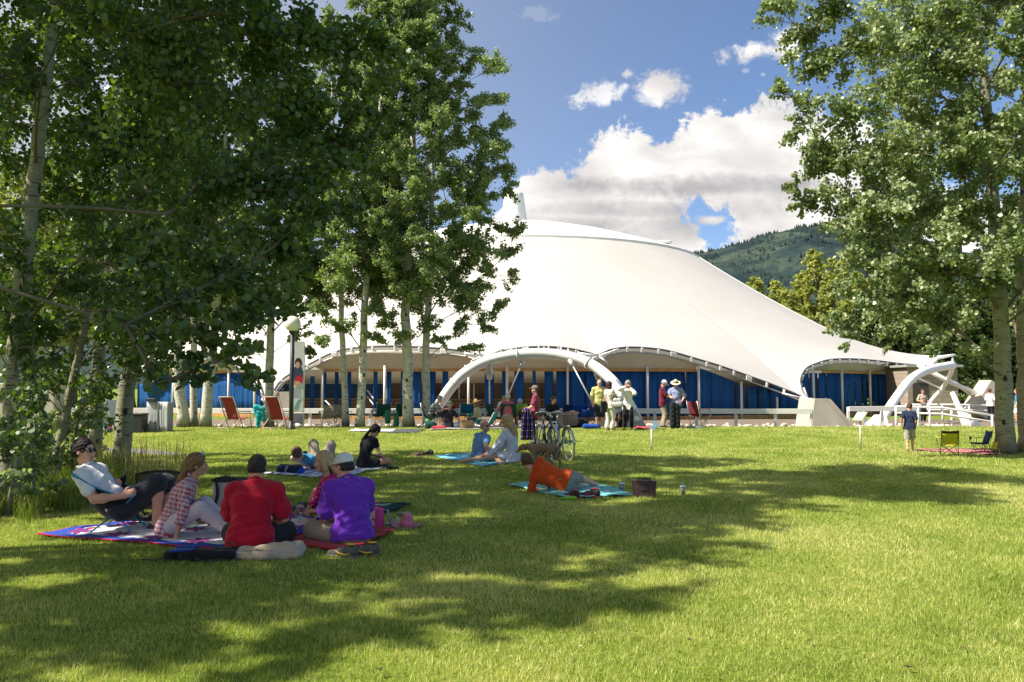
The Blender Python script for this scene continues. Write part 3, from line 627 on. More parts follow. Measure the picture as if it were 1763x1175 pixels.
def far_trees():
    # yellow green poplars right behind the tent
    for k, (px, top, D, cr_, lab) in enumerate([(1300,482,112,2.0,'small poplar tip showing above the tent slope, leftmost of the far row'),(1336,488,114,1.7,'narrow poplar tip second from the left behind the tent slope'),(1378,476,110,2.2,'poplar with notched top third from the left behind the tent'),(1403,436,108,3.0,'tallest pointed yellow green poplar behind the tent'),(1440,446,104,3.6,'broad yellow green poplar right of the tallest one behind the tent'),(1478,470,108,3.6,'poplar mostly hidden behind the right tree, beyond the broad one'),(1360,505,104,2.6,'low rounded poplar hugging the tent slope')]):
        q = P(px, top, D); make_tree('poplar', lab, (q.x, D, -.3), q.z+.3, .28, (0, 0, 0), 70+k, 60, (q.z)*.15, cr_, 9000, .42, LF_P, BARKD, 'poplars behind the tent', nper=4, crad=(.7, 1.3))
    # dark evergreens / broad trees far right and far left
    for k, (px, top, D, cr_, lm, lab) in enumerate([(1515,500,86,5,LF_B,'dark green tree behind the tent edge, seen through the right crown'),(1580,490,84,5.5,LF_B,'dark broad tree beyond the anchor arch'),(1650,500,80,5.5,LF_B,'dark broad tree behind the railings at right'),(1725,500,78,5.5,LF_B,'dark tree far right behind the thick trunk'),(1800,480,76,6,LF_B,'dark tree beyond the right edge'),(1540,455,125,4.5,LF_P,'pale green tree far behind the right crown'),(1620,470,130,5,LF_P,'pale green tree farthest right against the mountain')]):
        q = P(px, top, D); make_tree('broadleaf_tree', lab, (q.x, D, -.3), q.z+.3, .4, (0, 0, 0), 80+k, 70, .8, cr_, 11000, .42, lm, BARKD, 'background trees at right', nper=4, crad=(1.1, 1.9))
    for k, (px, top, D, cr_) in enumerate([(-60,340,62,7),(40,300,66,7),(135,330,70,6.5),(235,360,74,5.5),(330,395,78,5)]):
        q = P(px, top, D); make_tree('broadleaf_tree', ['bright willow beyond the far left edge', 'tall bright willow seen through the left trunks', 'bright green willow behind the leaning young aspen', 'sunlit tree behind the slender trunks', 'lower sunlit tree right of the far willows'][k], (q.x, D, -.3), q.z+.3, .45, (0, 0, 0), 90+k, 80, 6, cr_, 12000, .42, LF_P, BARKD, 'sunlit trees far left', nper=4, crad=(1.2, 2.0))
far_trees()
# low leafy shoots in the grass at left
def shoots():
    r = random.Random(77)
    for k, (px, py, D) in enumerate([(60, 800, 10.2), (120, 790, 12.8), (25, 770, 11.4), (140, 760, 16.0), (85, 745, 12.8), (15, 850, 9.6)]):
        b = P(px, py, D); h = r.uniform(1.0, 1.5)
        lab = ['leafy aspen shoot left of the thin crooked stem', 'leafy shoot right behind the crooked young stem', 'leafy shoot at the left picture edge', 'sparse shoot between the two pale trunks', 'tall shoot behind the crooked young stem', 'low shoot in front of the leaning trunk'][k]
        make_tree('aspen_shoot', lab, gz(b.x, D), h, .014, (r.uniform(-.2, .2), 0, 0), 100+k, 12, .25, .4, 700, .062, LF_A, BARKD, 'young aspen shoots in the tall grass', cat='sapling', crad=(.16, .3))
shoots()
# ================================================================ TENT
TC = Vector((0.9, 79.0)); WHITE = M_('white_painted_steel', (.78, .77, .74), .4, .04, 3)
def on_circle(px, Rr):
    u = (px-881.5)/F; k = u/ _cp  # nearly x/y
    # x = k*y ; (ky-cx)^2+(y-cy)^2=R^2 -> nearest y
    a = k*k+1; b = -2*(k*TC.x+TC.y); c = TC.x**2+TC.y**2-Rr*Rr; d = b*b-4*a*c
    y = (-b - math.sqrt(max(0, d)))/(2*a); return k*y, y
def edge3(px, py, Rr):
    x, y = on_circle(px, Rr); q = P(px, py, y); return Vector((q.x, y, q.z))
def tent():
    root = empty('concert_tent', (TC.x, TC.y, 0), 0, 'huge white tensile concert tent with blue curtain walls and scalloped cable edge', 'tent')
    TCV = Vector((TC.x, TC.y, 0))
    # membrane: warm white coated fabric, faint radial seams, some light passing through
    m, t, b, o = newmat('tent_membrane'); co = t.n('ShaderNodeTexCoord').outputs['Object']; sp = t.n('ShaderNodeSeparateXYZ', {0: co})
    ang = t.m('ARCTAN2', sp.outputs[0], sp.outputs[1]); seam = t.m('ABSOLUTE', t.m('SUBTRACT', t.m('FRACT', t.m('MULTIPLY', ang, 22.0)), .5)); sk = t.m('MULTIPLY', t.m('SUBTRACT', 1, t.sstep(seam, 0, .014)), .13)
    base = t.ramp(t.noise(co, .25, 4), [(.3, (.545, .515, .48)), (.7, (.59, .56, .525))]); t.put(b.inputs['Base Color'], t.mix(sk, base, (.3, .3, .3)))
    b.inputs['Roughness'].default_value = .75; b.inputs['Specular IOR Level'].default_value = .3
    tr = t.n('ShaderNodeBsdfTranslucent', {0: (.9, .86, .74, 1)}); mx = t.n('ShaderNodeMixShader', {0: .18, 1: b.outputs[0], 2: tr.outputs[0]}); t.put(o.inputs[0], mx.outputs[0]); MEM = m
    tab = [(215,655,35.5),(260,632,34.8),(330,612,34.6),(400,622,34.8),(440,650,35.3),(456,690,36.4),(463,690,36.4),(485,656,35.5),(530,630,34.7),(590,604,34.4),(680,598,34.4),(780,604,34.5),(820,612,34.9),(836,613,35.2),(870,605,35.6),(905,600,35.8),(945,599,35.9),(985,603,35.7),(1015,610,35.4),(1030,613,35.1),(1052,604,34.7),(1080,600,34.5),(1112,601,34.5),(1150,606,34.5),(1200,620,34.6),(1240,632,34.8),(1280,646,35),(1330,664,35.5),(1375,682,36.2),(1388,689,36.6),(1379,664,35.7),(1381,648,35.2),(1390,635,34.8),(1405,628,34.6),(1430,621,34.5),(1470,620,34.5),(1510,623,34.6),(1550,628,34.8),(1575,630,35.1),(1600,633,35.8)]
    E = [edge3(*q) for q in tab]
    def ang_(p): return math.atan2(p.x-TC.x, -(p.y-TC.y))
    # full ring of the lower edge: measured front, generic scallops round the back
    a0, a1 = ang_(E[0]), ang_(E[-1]); back = []
    nb = 60
    for i in range(1, nb):
        a = a1 + (a0+2*math.pi-a1)*i/nb; s = abs(math.sin((a-a1)*2.6)); r = 36.5-1.5*s; back.append(Vector((TC.x+r*math.sin(a), TC.y-r*math.cos(a), 3.9 if i in (1, 2, 58, 59) else 1.0+2.8*s)))
    # smooth the measured front with Catmull-Rom
    def cr_(pts, n=6):
        out = []
        for i in range(len(pts)-1):
            p0, p1, p2, p3 = pts[max(0, i-1)], pts[i], pts[i+1], pts[min(len(pts)-1, i+2)]
            for k in range(n):
                q = k/n; out.append(.5*((2*p1)+(p2-p0)*q+(2*p0-5*p1+4*p2-p3)*q*q+(3*p1-p0-3*p2+p3)*q**3))
        out.append(pts[-1]); return out
    FR = cr_(E, 5); ring = FR + back
    RR, ZR = 17.0, 13.3; nt_ = 34; V = []; n = len(ring)
    for p in ring:
        d = Vector((p.x-TC.x, p.y-TC.y)); L = d.length; d.normalize()
        for k in range(nt_+1):
            q = k/nt_; L0 = 34.9; Z0 = 3.3; e = q**7; r = RR+(L0-RR)*q + (L-L0)*e; z = Z0 + (ZR-Z0)*((1-q)**1.28) + (p.z-Z0)*e; V.append((d.x*r, d.y*r, z))
    Fc = [(i*(nt_+1)+k, ((i+1) % n)*(nt_+1)+k, ((i+1) % n)*(nt_+1)+k+1, i*(nt_+1)+k+1) for i in range(n) for k in range(nt_)]
    link_mesh('roof_membrane', np_mesh('roof_membrane', V, Fc), MEM, root, True)
    # cap over the compression ring
    cp = MB(); cp.lathe([(17.3, 13.08), (17.35, 13.2), (16.9, 13.42), (14, 14.45), (10, 15.7), (6, 16.7), (2.2, 17.4), (1.3, 17.5)], (0,0,0), 72); cp.build('roof_cap', M_('cap_white', (.80, .785, .75), .6, .03, 1), root)
    rg = MB(); rg.lathe([(17.1, 12.98), (17.42, 13.0), (17.42, 13.06), (17.1, 13.06)], (0,0,0), 72); rg.build('compression_ring', M_('ring_grey', (.60, .59, .57), .5, .1, 3), root)
    spx = P(885, 370, 79).x-TC.x
    s = MB(); s.lathe([(1.5, 17.0), (1.28, 17.9), (.98, 20.1), (.90, 20.55), (.6, 20.68), (0, 20.7)], (spx, 0, 0), 28); s.build('spire', M_('spire_white', (.74, .73, .70), .5, .05, 2), root)
    v = MB(); v.sphere((12.3, -9, 14.1), .5, 14, 0, (1.5, 1.2, .35)); v.build('roof_vent', WHITE, root)
    # doubled ridge cable at the right shoulder
    rc = MB()
    for (aa, off) in ((R_(64), 0), (R_(71), 0)):
        pts = []
        for k in range(24):
            q = k/23; j = min(range(len(FR)), key=lambda i: abs(ang_(FR[i])-aa)); L = Vector((FR[j].x-TC.x, FR[j].y-TC.y)).length; e = q**7; r = RR+(34.9-RR)*q+(L-34.9)*e
            pts.append((r*math.sin(aa), -r*math.cos(aa), 3.3+(ZR-3.3)*((1-q)**1.28)+(FR[j].z-3.3)*e+.03))
        rc.tube(pts, .05, 6, False)
    rc.build('ridge_seam', M_('seam_white', (.70, .68, .64), .6, .03, 2), root)
    # edge: dark rope above, grey catenary cable below and white clamps between
    up = [p-TCV+Vector((0, 0, .05)) for p in FR]; lo = []
    for p in FR:
        d = Vector((p.x-TC.x, p.y-TC.y, 0)).normalized(); lo.append(p-TCV-d*.05+Vector((0, 0, -.22)))
    c1 = MB(); c1.tube(up, .055, 6, False); c1.build('edge_rope', M_('dark_edge', (.06, .065, .08), .6), root)
    c2 = MB(); c2.tube(lo, .05, 6, False); c2.build('edge_cable', M_('steel_grey', (.35, .35, .36), .4, metal=.6), root)
    acc = 0; k = 0; last = up[0]; cnt = 0
    for a, b_, q in zip(up[:-1], up[1:], lo[:-1]):
        acc += (b_-a).length
        if acc > .78 and cnt < 96:
            acc = 0; cnt += 1; mb = MB(); big = cnt % 5 == 0; d = (b_-a).normalized()
            c = a.lerp(q, .5); zax = (a-q).normalized(); yax = zax.cross(d).normalized(); rot = Matrix((d, yax, zax)).transposed()
            mb.box(c+Vector((0,-.04,0)), (.36 if big else .14, .14, .26), rot, 0, .02); mb.build('cable_clamp', WHITE, root)
    # canvas valance behind the scallops, hanging from the beam
    BZ = 2.62; RB = 33.8
    # wooden head beam + sill, curtains, posts
    def cyl(a, r, z): return Vector((r*math.sin(a), -r*math.cos(a), z))
    A0, A1 = R_(-74), R_(66); NA = 100
    CANV = cloth('valance_canvas', (.50, .46, .36), .12, .6)
    g = []
    for row in range(6):
        f = row/5; line = []
        for i in range(NA*2+1):
            a = A0+(A1-A0)*i/(NA*2); # edge height above this angle
            if i*0 == 0:
                ez = np.interp(a, AE, ZE) if 'AE' in locals() else 3
            z = BZ + (max(ez-.25, BZ+.02)-BZ)*f; rr = RB+.14+(.6)*f*(1 if ez > BZ+.3 else 0) + .05*math.sin(i*.9+row)*(1-f)*.8+.04*math.sin(i*.37)
            line.append(cyl(a, rr, z))
        g.append(line)
    # (edge heights first)
    AEl = sorted([(ang_(p), p.z) for p in FR]); AE = [x[0] for x in AEl]; ZE = [x[1] for x in AEl]
    g = []
    for row in range(7):
        f = row/6; line = []
        for i in range(NA*2+1):
            a = A0+(A1-A0)*i/(NA*2); ez = float(np.interp(a, AE, ZE)); topz = ez-.22
            z = BZ-.05 + (topz-BZ+.05)*f; rr = RB+.12+.55*f + (.05*math.sin(i*.9+row*.6)+.04*math.sin(i*.37))*(1-f)
            line.append(cyl(a, rr, z if topz > BZ else topz-.02*(1-f)))
        g.append(line)
    cols = list(zip(*g)); run = []; nseg = 0
    for i, cc in enumerate(cols+[None]):
        ok = cc is not None and cc[-1].z > BZ+.06
        if ok: run.append(cc)
        if not ok and run:
            if len(run) > 4: mb = MB(); mb.sheet([list(q) for q in zip(*run)], .01); mb.build('valance', CANV, root)
            run = []
    def wall_top(a): return min(BZ, float(np.interp(a, AE, ZE))-.3)
    WOOD = M_('honey_wood', (.42, .22, .07), .6, .25, 3, .2, 30)
    for i in range(34):
        a = A0+(A1-A0)*i/34; b_ = A0+(A1-A0)*(i+1)/34; 
        for (nm, z0, z1, rr) in (('head_beam', BZ-.20, BZ, RB), ('sill_beam', -.42, -.10, RB+.02)):
            if nm == 'head_beam' and min(wall_top(a), wall_top(b_)) < BZ-.05: continue
            mb = MB(); p, q = cyl(a, rr, 0), cyl(b_, rr, 0); c = (p+q)/2; d = q-p
            mb.box((c.x, c.y, (z0+z1)/2), (d.length-.02, .14, z1-z0), Rz(math.atan2(d.y, d.x)), 0, .01); mb.build(nm, WOOD, root)
    cm, t, b, o = newmat('blue_curtain'); co = t.n('ShaderNodeTexCoord').outputs['Object']
    t.put(b.inputs['Base Color'], t.ramp(t.noise(t.scale(co, (1, 1, .15)), 2.2, 4), [(.3, (.003, .050, .18)), (.7, (.006, .080, .27))])); b.inputs['Roughness'].default_value = .75; b.inputs['Specular IOR Level'].default_value = .25
    bp = t.n('ShaderNodeBump', {'Strength': .5, 'Distance': .04, 'Height': t.noise(t.scale(co, (1, 1, .12)), 9, 3)}); t.put(b.inputs['Normal'], bp.outputs[0])
    rr_ = random.Random(9); a = A0; cnt = 0
    while a < A1 and cnt < 98:
        st = R_(1.42); mid = a+st/2; pm = cyl(mid, RB-.1, 0)+TCV; px = 881.5+F*pm.x/pm.y; zt = wall_top(mid)-.2 if wall_top(mid) >= BZ-.02 else wall_top(mid)
        if zt > .3 and not (300 < px < 0):
            if 495 < px < 962:   # open fins
                skip = (780 < px < 830) or (880 < px < 893)
                wdt = .52 if px > 700 else .26; tw = rr_.uniform(.1, .35) + (.9 if rr_.random() < .25 else 0)
                if not skip:
                    mb = MB(); c = cyl(mid, RB-.25, 0); n_ = 6; g = []
                    for zz in (-.12, .9, 1.7, zt): g.append([Vector((c.x, c.y, zz)) + Rz(mid+tw) @ Vector(((k/n_-.5)*wdt, .03*math.sin(k*2.2), 0)) for k in range(n_+1)])
                    mb.sheet(g, .03); mb.build('curtain_fin', cm, root); cnt += 1
            else:                # drawn accordion
                mb = MB(); n_ = 8; g = []; tw = rr_.uniform(-.06, .16)
                wv = (st*RB)*1.03
                for zz in (-.12, .8, 1.6, zt):
                    c = cyl(mid, RB-.12, zz); row = [c + Rz(mid+tw) @ Vector(((k/n_-.5)*wv, .045*math.sin(k*1.5+cnt)-.05*(k == 0), 0)) for k in range(n_+1)]
                    if zz == zt:
                        for k, q in enumerate(row): wt = wall_top(a+st*k/n_); q.z = max(.2, wt-.2 if wt >= BZ-.02 else wt+.05)
                    g.append(row)
                mb.sheet(g, .02); mb.build('curtain_panel', cm, root); cnt += 1
        a += st
    # white posts on the wall line
    POST = M_('post_white', (.66, .64, .60), .5, .06, 3)
    for px in (300, 395, 440, 556, 663, 807, 873, 977, 1114, 1202, 1275, 1336, 1399, 1448, 1496, 1534, 1565):
        x, y = on_circle(px, RB+.28); aa = ang_(Vector((x, y, 0))); zt = float(np.interp(aa, AE, ZE))-.2
        mb = MB(); mb.tube([(x-TC.x, y-TC.y, -.42), (x-TC.x, y-TC.y, min(zt, BZ+.15))], .075 if px not in (977, 1336) else .06, 10); mb.build('wall_post', POST, root)
    # interior seen through the fins: back wall, light fascia, tiered benches, floor
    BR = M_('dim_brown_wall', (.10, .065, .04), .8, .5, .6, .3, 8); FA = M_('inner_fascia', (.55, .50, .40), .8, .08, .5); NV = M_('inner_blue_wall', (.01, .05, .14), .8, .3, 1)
    def arc(name, a0, a1, r, z0, z1, mt, n=24, th=.1):
        mb = MB(); mb.sheet([[cyl(a0+(a1-a0)*i/n, r, z) for i in range(n+1)] for z in (z0, z1)], th); mb.build(name, mt, root)
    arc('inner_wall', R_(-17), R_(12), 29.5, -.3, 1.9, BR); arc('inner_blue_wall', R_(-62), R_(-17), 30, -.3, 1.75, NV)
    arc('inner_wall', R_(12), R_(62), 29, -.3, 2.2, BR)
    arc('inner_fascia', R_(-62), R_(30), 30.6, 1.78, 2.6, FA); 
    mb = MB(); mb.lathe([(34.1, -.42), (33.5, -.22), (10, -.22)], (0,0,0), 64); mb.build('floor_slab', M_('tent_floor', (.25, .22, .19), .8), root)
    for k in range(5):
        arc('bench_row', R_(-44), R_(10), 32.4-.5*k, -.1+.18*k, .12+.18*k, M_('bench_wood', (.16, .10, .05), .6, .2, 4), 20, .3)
    mb = MB()
    for k in range(30):
        aa = R_(-40)+R_(1.7)*k; c = cyl(aa, 30.4, 0); mb.tube([(c.x, c.y, -.2), (c.x, c.y, 2.2)], .04, 6)
    mb.build('inner_posts', POST, root)
    # stair rails inside at left
    for (px0, px1, ya, yb) in ((632, 655, 672, 702), (560, 575, 690, 705)):
        mb = MB(); 
        for off in (0, .35): mb.tube([P(px0, ya, 47)-TCV+Vector((0, 0, -off)), P(px1, yb, 46.5)-TCV+Vector((0, 0, -off))], .035, 6)
        mb.build('stair_rail', POST, root)
    # anchor arms down to the buttresses, concrete buttresses
    CON = M_('concrete', (.46, .42, .35), .85, .12, 1.3, .5, 16)
    def buttress(px_top, px_top2, px_l, px_r, py_top, D, sgn):
        # front profile extruded in depth; tall at the tent side
        a = P(px_l, 738, D); b2 = P(px_r, 738, D); c = P(px_top2, py_top, D); d = P(px_top, py_top, D); zb = ground_z(0, D)-.3
        for q in (a, b2): q.z = zb
        dv = Vector((-.35*sgn, 1.0, 0))
        pf = [a-TCV, b2-TCV, c-TCV, d-TCV]; pb = [q+dv for q in pf]
        mb = MB(); vs = pf+pb; fs = [(0,1,2,3), (7,6,5,4), (0,4,5,1), (1,5,6,2), (2,6,7,3), (3,7,4,0)]
        if sgn < 0: fs = [f[::-1] for f in fs]
        mb.add(vs, fs)
        # raised coping strip along the slope, 3 mm proud
        q0, q1 = pf[2]-Vector((.25*sgn, .004, 0)), pf[1]-Vector((.25*sgn, .004, 0))
        mb.box((q0+q1)/2+Vector((0,-.01,.06)), ((q1-q0).length*.96, .03, .05), Ry(-math.atan2((q1-q0).z, (q1-q0).x)))
        mb.build('concrete_buttress', CON, root)
    buttress(1403, 1430, 1394, 1484, 687, 36.2, 1); buttress(497, 470, 503, 420, 675, 38.5, -1)
    for (e, t2) in (((1388, 689, 36.6), (1404, 694, 37.0)), ((459, 690, 36.4), (478, 690, 39))):
        p = edge3(*e)-TCV; q = P(t2[0], t2[1]+2, t2[2])-TCV; mb = MB(); mb.tube([p, p.lerp(q, .5), q], [.16, .13, .17], 10)
        mb.box(p, (.55, .3, .3), Ry(.6), 0, .05); mb.box(p.lerp(q, .55), (.3, .34, .34), Ry(.6), 0, .05); mb.build('anchor_arm', WHITE, root)
    p = edge3(1388, 689, 36.6)-TCV; mb = MB(); mb.tube([p+Vector((-.2, 0, .1)), p+Vector((-1.3, .1, .38))], .05, 6); mb.tube([p+Vector((.1, 0, .1)), p+Vector((-.1, .1, .7))], .05, 6); mb.build('tie_rod', WHITE, root)
    # the big arch in front
    def arch(pairs, r, nm='arch'):
        pts = cr_([P(*q)-TCV for q in pairs], 6); mb = MB(); mb.tube(pts, r, 18); mb.build(nm, WHITE, root); return pts
    A = arch([(745, 722, 37.5), (757, 697, 37.3), (776, 668, 37.1), (800, 643, 37), (838, 622, 37), (890, 611, 37), (945, 610, 37), (985, 616, 36.8), (1018, 628, 36.5), (1050, 652, 36.0), (1072, 680, 35.5), (1088, 706, 35.2), (1098, 728, 35)], .245)
    for k in (14, 30, 47, 62):
        if k < len(A)-1: d = (A[k+1]-A[k]).normalized(); mb = MB(); mb.tube([A[k]-d*.03, A[k]+d*.03], .285, 18); mb.build('flange', WHITE, root)
    ft = MB(); q = P(1096, 731, 35)-TCV; pz = ground_z(0, 35)
    ft.add([q+Vector(v) for v in [(-.35,-.2,-.45), (.65,-.2,-.45), (.65,.5,-.45), (-.35,.5,-.45), (-.75,-.1,1.1), (-.42,-.1,1.2), (-.42,.3,1.2), (-.75,.3,1.1)]], [(0,1,5,4), (1,2,6,5), (2,3,7,6), (3,0,4,7), (4,5,6,7), (3,2,1,0)]); ft.build('arch_foot', CON, root)
    for (p0, p1, cone) in (((843, 624, 36.9), (843, 706, 38.2), 1), ((900, 622, 36.9), (862, 712, 37.5), 0), ((981, 620, 36.7), (1024, 702, 35.8), 0), ((1030, 634, 36.4), (1031, 690, 37.5), 1)):
        a, b_ = P(*p0)-TCV, P(*p1)-TCV; mb = MB(); mb.tube([a, b_], .035, 6)
        if cone:
            mb.tube([a, a.lerp(b_, .15), a.lerp(b_, .2), a.lerp(b_, .34), a.lerp(b_, .36)], [.10, .11, .21, .12, .04], 10)
        else: mb.tube([a, a.lerp(b_, .1), a.lerp(b_, .14)], [.12, .10, .04], 8)
        mb.build('tie_rod', M_('rod_steel', (.55, .55, .54), .35, .05, metal=.3), root)
    # struts joining the arch and the cable
    for (px, py) in ((833, 613), (1031, 613)):
        a = P(px, py, 37)-TCV; sg = -1 if px < 900 else 1
        for (dx, dz) in ((-.9, .12), (.9, .3), (.4, -.35), (-.5, -.2)):
            mb = MB(); mb.tube([a, a+Vector((dx*1.0, -.1, dz))], .05, 6); mb.build('strut', WHITE, root)
    for i in range(12):
        f = i/11; p = A[int(18+f*26)]; mb = MB(); mb.tube([p, p+Vector((0, .35, .42-.1*abs(f-.5)))], .03, 6); mb.build('strut', WHITE, root)
    # arch at the right end, seen nearly edge-on
    arch([(1513, 733, 38.5), (1528, 708, 38.8), (1547, 680, 39.3), (1567, 655, 40), (1588, 641, 41), (1612, 634, 42.2), (1640, 629, 43.5)], .215)
    arch([(1640, 630, 44), (1636, 645, 45.5), (1622, 670, 46.5), (1604, 690, 47), (1590, 715, 47)], .12)
    mb = MB(); q = P(1510, 733, 38.5)-TCV; mb.add([q+Vector(v) for v in [(-.5,-.3,-.1), (.45,-.3,-.1), (.45,.5,-.1), (-.5,.5,-.1), (.0,-.16,.5), (.38,-.16,.5), (.38,.25,.5), (.0,.25,.5)]], [(0,1,5,4), (1,2,6,5), (2,3,7,6), (3,0,4,7), (4,5,6,7), (3,2,1,0)]); mb.build('arch_foot', WHITE, root)
    mb = MB(); mb.box(P(1618, 616, 45)-TCV, (1.2, 1.0, .10), Ry(-.22) @ Rz(.2)); mb.tube([P(1590, 620, 45)-TCV, P(1600, 632, 44)-TCV], .05, 6); mb.tube([P(1640, 612, 45)-TCV, P(1640, 630, 44)-TCV], .05, 6); mb.build('roof_platform', WHITE, root)
    mb = MB(); mb.tube([P(1575, 650, 42)-TCV, P(1600, 660, 46)-TCV, P(1626, 672, 47)-TCV], .05, 8); mb.build('strut', WHITE, root)
    # door at the right end of the wall
    x, y = on_circle(1548, RB+.2); d = MB(); c = Vector((x-TC.x, y-TC.y, 0)); rt = Rz(math.atan2(c.x, -c.y))
    for (dx, w_, z0, z1) in ((-.85, .1, -.2, 2.35), (.85, .1, -.2, 2.35)): d.box(c+rt @ Vector((dx, -.1, (z0+z1)/2)), (w_, .12, z1-z0), rt)
    d.box(c+rt @ Vector((0, -.1, 2.35)), (1.8, .12, .12), rt); d.build('door_frame', POST, root)
tent()
# ================================================================ RAIL FENCES, BUILDING AT RIGHT
FW = M_('fence_white', (.74, .72, .68), .55, .06, 3)
def rail_fence(label, posts, group='white rail fences before the tent', rail_h=.86, rw=.22):
    b0 = posts[0]; p0 = P(b0[0], 735, b0[1]); p0.z = ground_z(p0.x, p0.y); root = empty('rail_fence', p0, 0, label, 'fence', group)
    tops = []
    for (px, D) in posts:
        q = P(px, 735, D); z = ground_z(q.x, q.y); b = Vector((q.x, q.y, z)) - p0; mb = MB(); mb.box(b+Vector((0, .06, rail_h/2)), (.11, .11, rail_h+.05), None, 0, .01); mb.build('post', FW, root); tops.append(b+Vector((0, 0, rail_h-.06)))
    for a, b in zip(tops[:-1], tops[1:]):
        d = b-a; mb = MB(); rot = Rz(math.atan2(d.y, d.x)) @ Ry(-math.asin(max(-1, min(1, d.z/d.length)))); mb.box((a+b)/2+Vector((0, -.03, 0)), (d.length-.004, .05, rw), rot, 0, .008); mb.build('rail', FW, root)
rail_fence('long white rail fence running behind the people from the left trees to the concrete buttress', [(30, 36), (140, 36), (262, 36), (345, 35.8), (440, 35.6), (533, 35.4), (637, 35.2), (735, 35.2), (835, 35.2), (950, 35.2), (1045, 35.1), (1128, 35.0), (1200, 35.0), (1268, 34.9), (1336, 34.7), (1398, 34.6)])
rail_fence('white rail fence to the right of the concrete buttress', [(1462, 36.6), (1490, 36.7), (1520, 36.8), (1560, 36.9), (1583, 37)], rail_h=.92)
def handrail(label, pts, posts, D0):
    b = P(pts[0][0], pts[0][1], D0); b.z = ground_z(b.x, b.y); root = empty('handrail', b, 0, label, 'railing', 'white pipe handrails at right')
    for dz in (0, -.28):
        mb = MB(); mb.tube([P(x, y, D)-b+Vector((0, 0, dz)) for (x, y, D) in pts], .045, 8); mb.build('rail', FW, root)
    for (x, y, D) in posts:
        q = P(x, y, D)-b; mb = MB(); mb.tube([q, Vector((q.x, q.y, -.25))], .045, 8); mb.build('post', FW, root)
handrail('white pipe handrail sloping down to the right before the block building', [(1542, 700, 36), (1620, 702, 36), (1712, 716, 35)], [(1542, 700, 36), (1580, 701, 36), (1600, 702, 36), (1638, 705, 36), (1670, 710, 35.5), (1708, 716, 35)], 36)
handrail('white pipe handrail farther back at the block building', [(1560, 697, 44), (1640, 697, 44), (1763, 700, 43)], [(1560, 697, 44), (1622, 697, 44), (1668, 698, 44), (1720, 699, 43)], 44)
def block_building():
    m, t, b, o = newmat('tan_block_wall'); co = t.n('ShaderNodeTexCoord').outputs['Object']
    br = t.n('ShaderNodeTexBrick', {'Vector': t.n('ShaderNodeMapping', {0: co}).outputs[0], 'Color1': (.30, .24, .19, 1), 'Color2': (.36, .29, .23, 1), 'Mortar': (.18, .15, .12, 1), 'Scale': 1.0})
    br.inputs['Mortar Size'].default_value = .015; br.inputs['Brick Width'].default_value = .6; br.inputs['Row Height'].default_value = .3; 
    mp = br.inputs['Vector'].links[0].from_node; mp.inputs['Rotation'].default_value = (math.pi/2, 0, 0)
    t.put(b.inputs['Base Color'], br.outputs[0]); b.inputs['Roughness'].default_value = .9
    p = P(1600, 735, 52); root = empty('block_building', (p.x, 52, -.3), 0, 'low tan concrete block building behind the handrails at right', 'building')
    mb = MB(); mb.box((0.3, 1.5, 1.55), (3.2, 3, 3.1)); mb.build('wall', m, root)
    mb = MB(); mb.box((0.3, 1.4, 3.18), (3.6, 3.5, .16), None, 0, .02); mb.build('roof_edge', M_('grey_coping', (.3, .29, .27), .7), root)
    mb = MB(); mb.box((-.5, -.03, 1.05), (1.0, .06, 2.1)); mb.build('door', M_('dark_door', (.05, .04, .035), .5), root)
    # anchor block with white struts
    p = P(1700, 735, 46); r2 = empty('anchor_block', (p.x, 46, -.3), 0, 'grey tilted anchor block with white struts beyond the handrail at right', 'anchor')
    mb = MB(); mb.box((0, 0, 1.0), (1.5, 1.2, 2.0), Ry(.6), 0, .04); mb.build('block', M_('concrete', ), r2)
    mb = MB(); mb.tube([(-.6, 0, 1.5), (-2.2, 0, 2.2), (-3.8, 0, 3.1)], .13, 10); mb.tube([(-.5, .2, 1.2), (-2, 0, 2.2)], .07, 8); mb.build('strut', WHITE, r2)
    p = P(1660, 735, 37); r3 = empty('steel_anchor', (p.x, 37, ground_z(p.x, 37)), 0, 'white tapered steel foot on the grass behind the boy in the navy shirt', 'anchor')
    mb = MB(); mb.tube([(.35, 0, -.05), (.1, 0, .35), (-.25, 0, 1.0), (-.5, 0, 1.6)], [.42, .26, .13, .09], 10); mb.build('base', WHITE, r3)
block_building()
def left_wall():
    a = P(50, 735, 31.5); root = empty('concrete_wall', (a.x, 31.5, ground_z(a.x, 31.5)), 0, 'tall pale concrete wall block behind the leaning trunk at the left edge', 'wall')
    mb = MB(); mb.box((0, .4, 1.05), (1.9, .8, 2.3), None, 0, .03); mb.build('block', M_('concrete'), root)
    mb = MB(); mb.box((0, .4, 2.24), (2.0, .9, .08), None, 0, .01); mb.build('coping', M_('coping_pale', (.5, .47, .42), .8), root)
    a = P(-60, 735, 33); r2 = empty('concrete_wall', (a.x, 33, ground_z(a.x, 33)), 0, 'second concrete wall piece running out of the left edge', 'wall')
    mb = MB(); mb.box((0, .4, .9), (3.0, .8, 1.9), None, 0, .03); mb.build('block', M_('concrete'), r2)
left_wall()
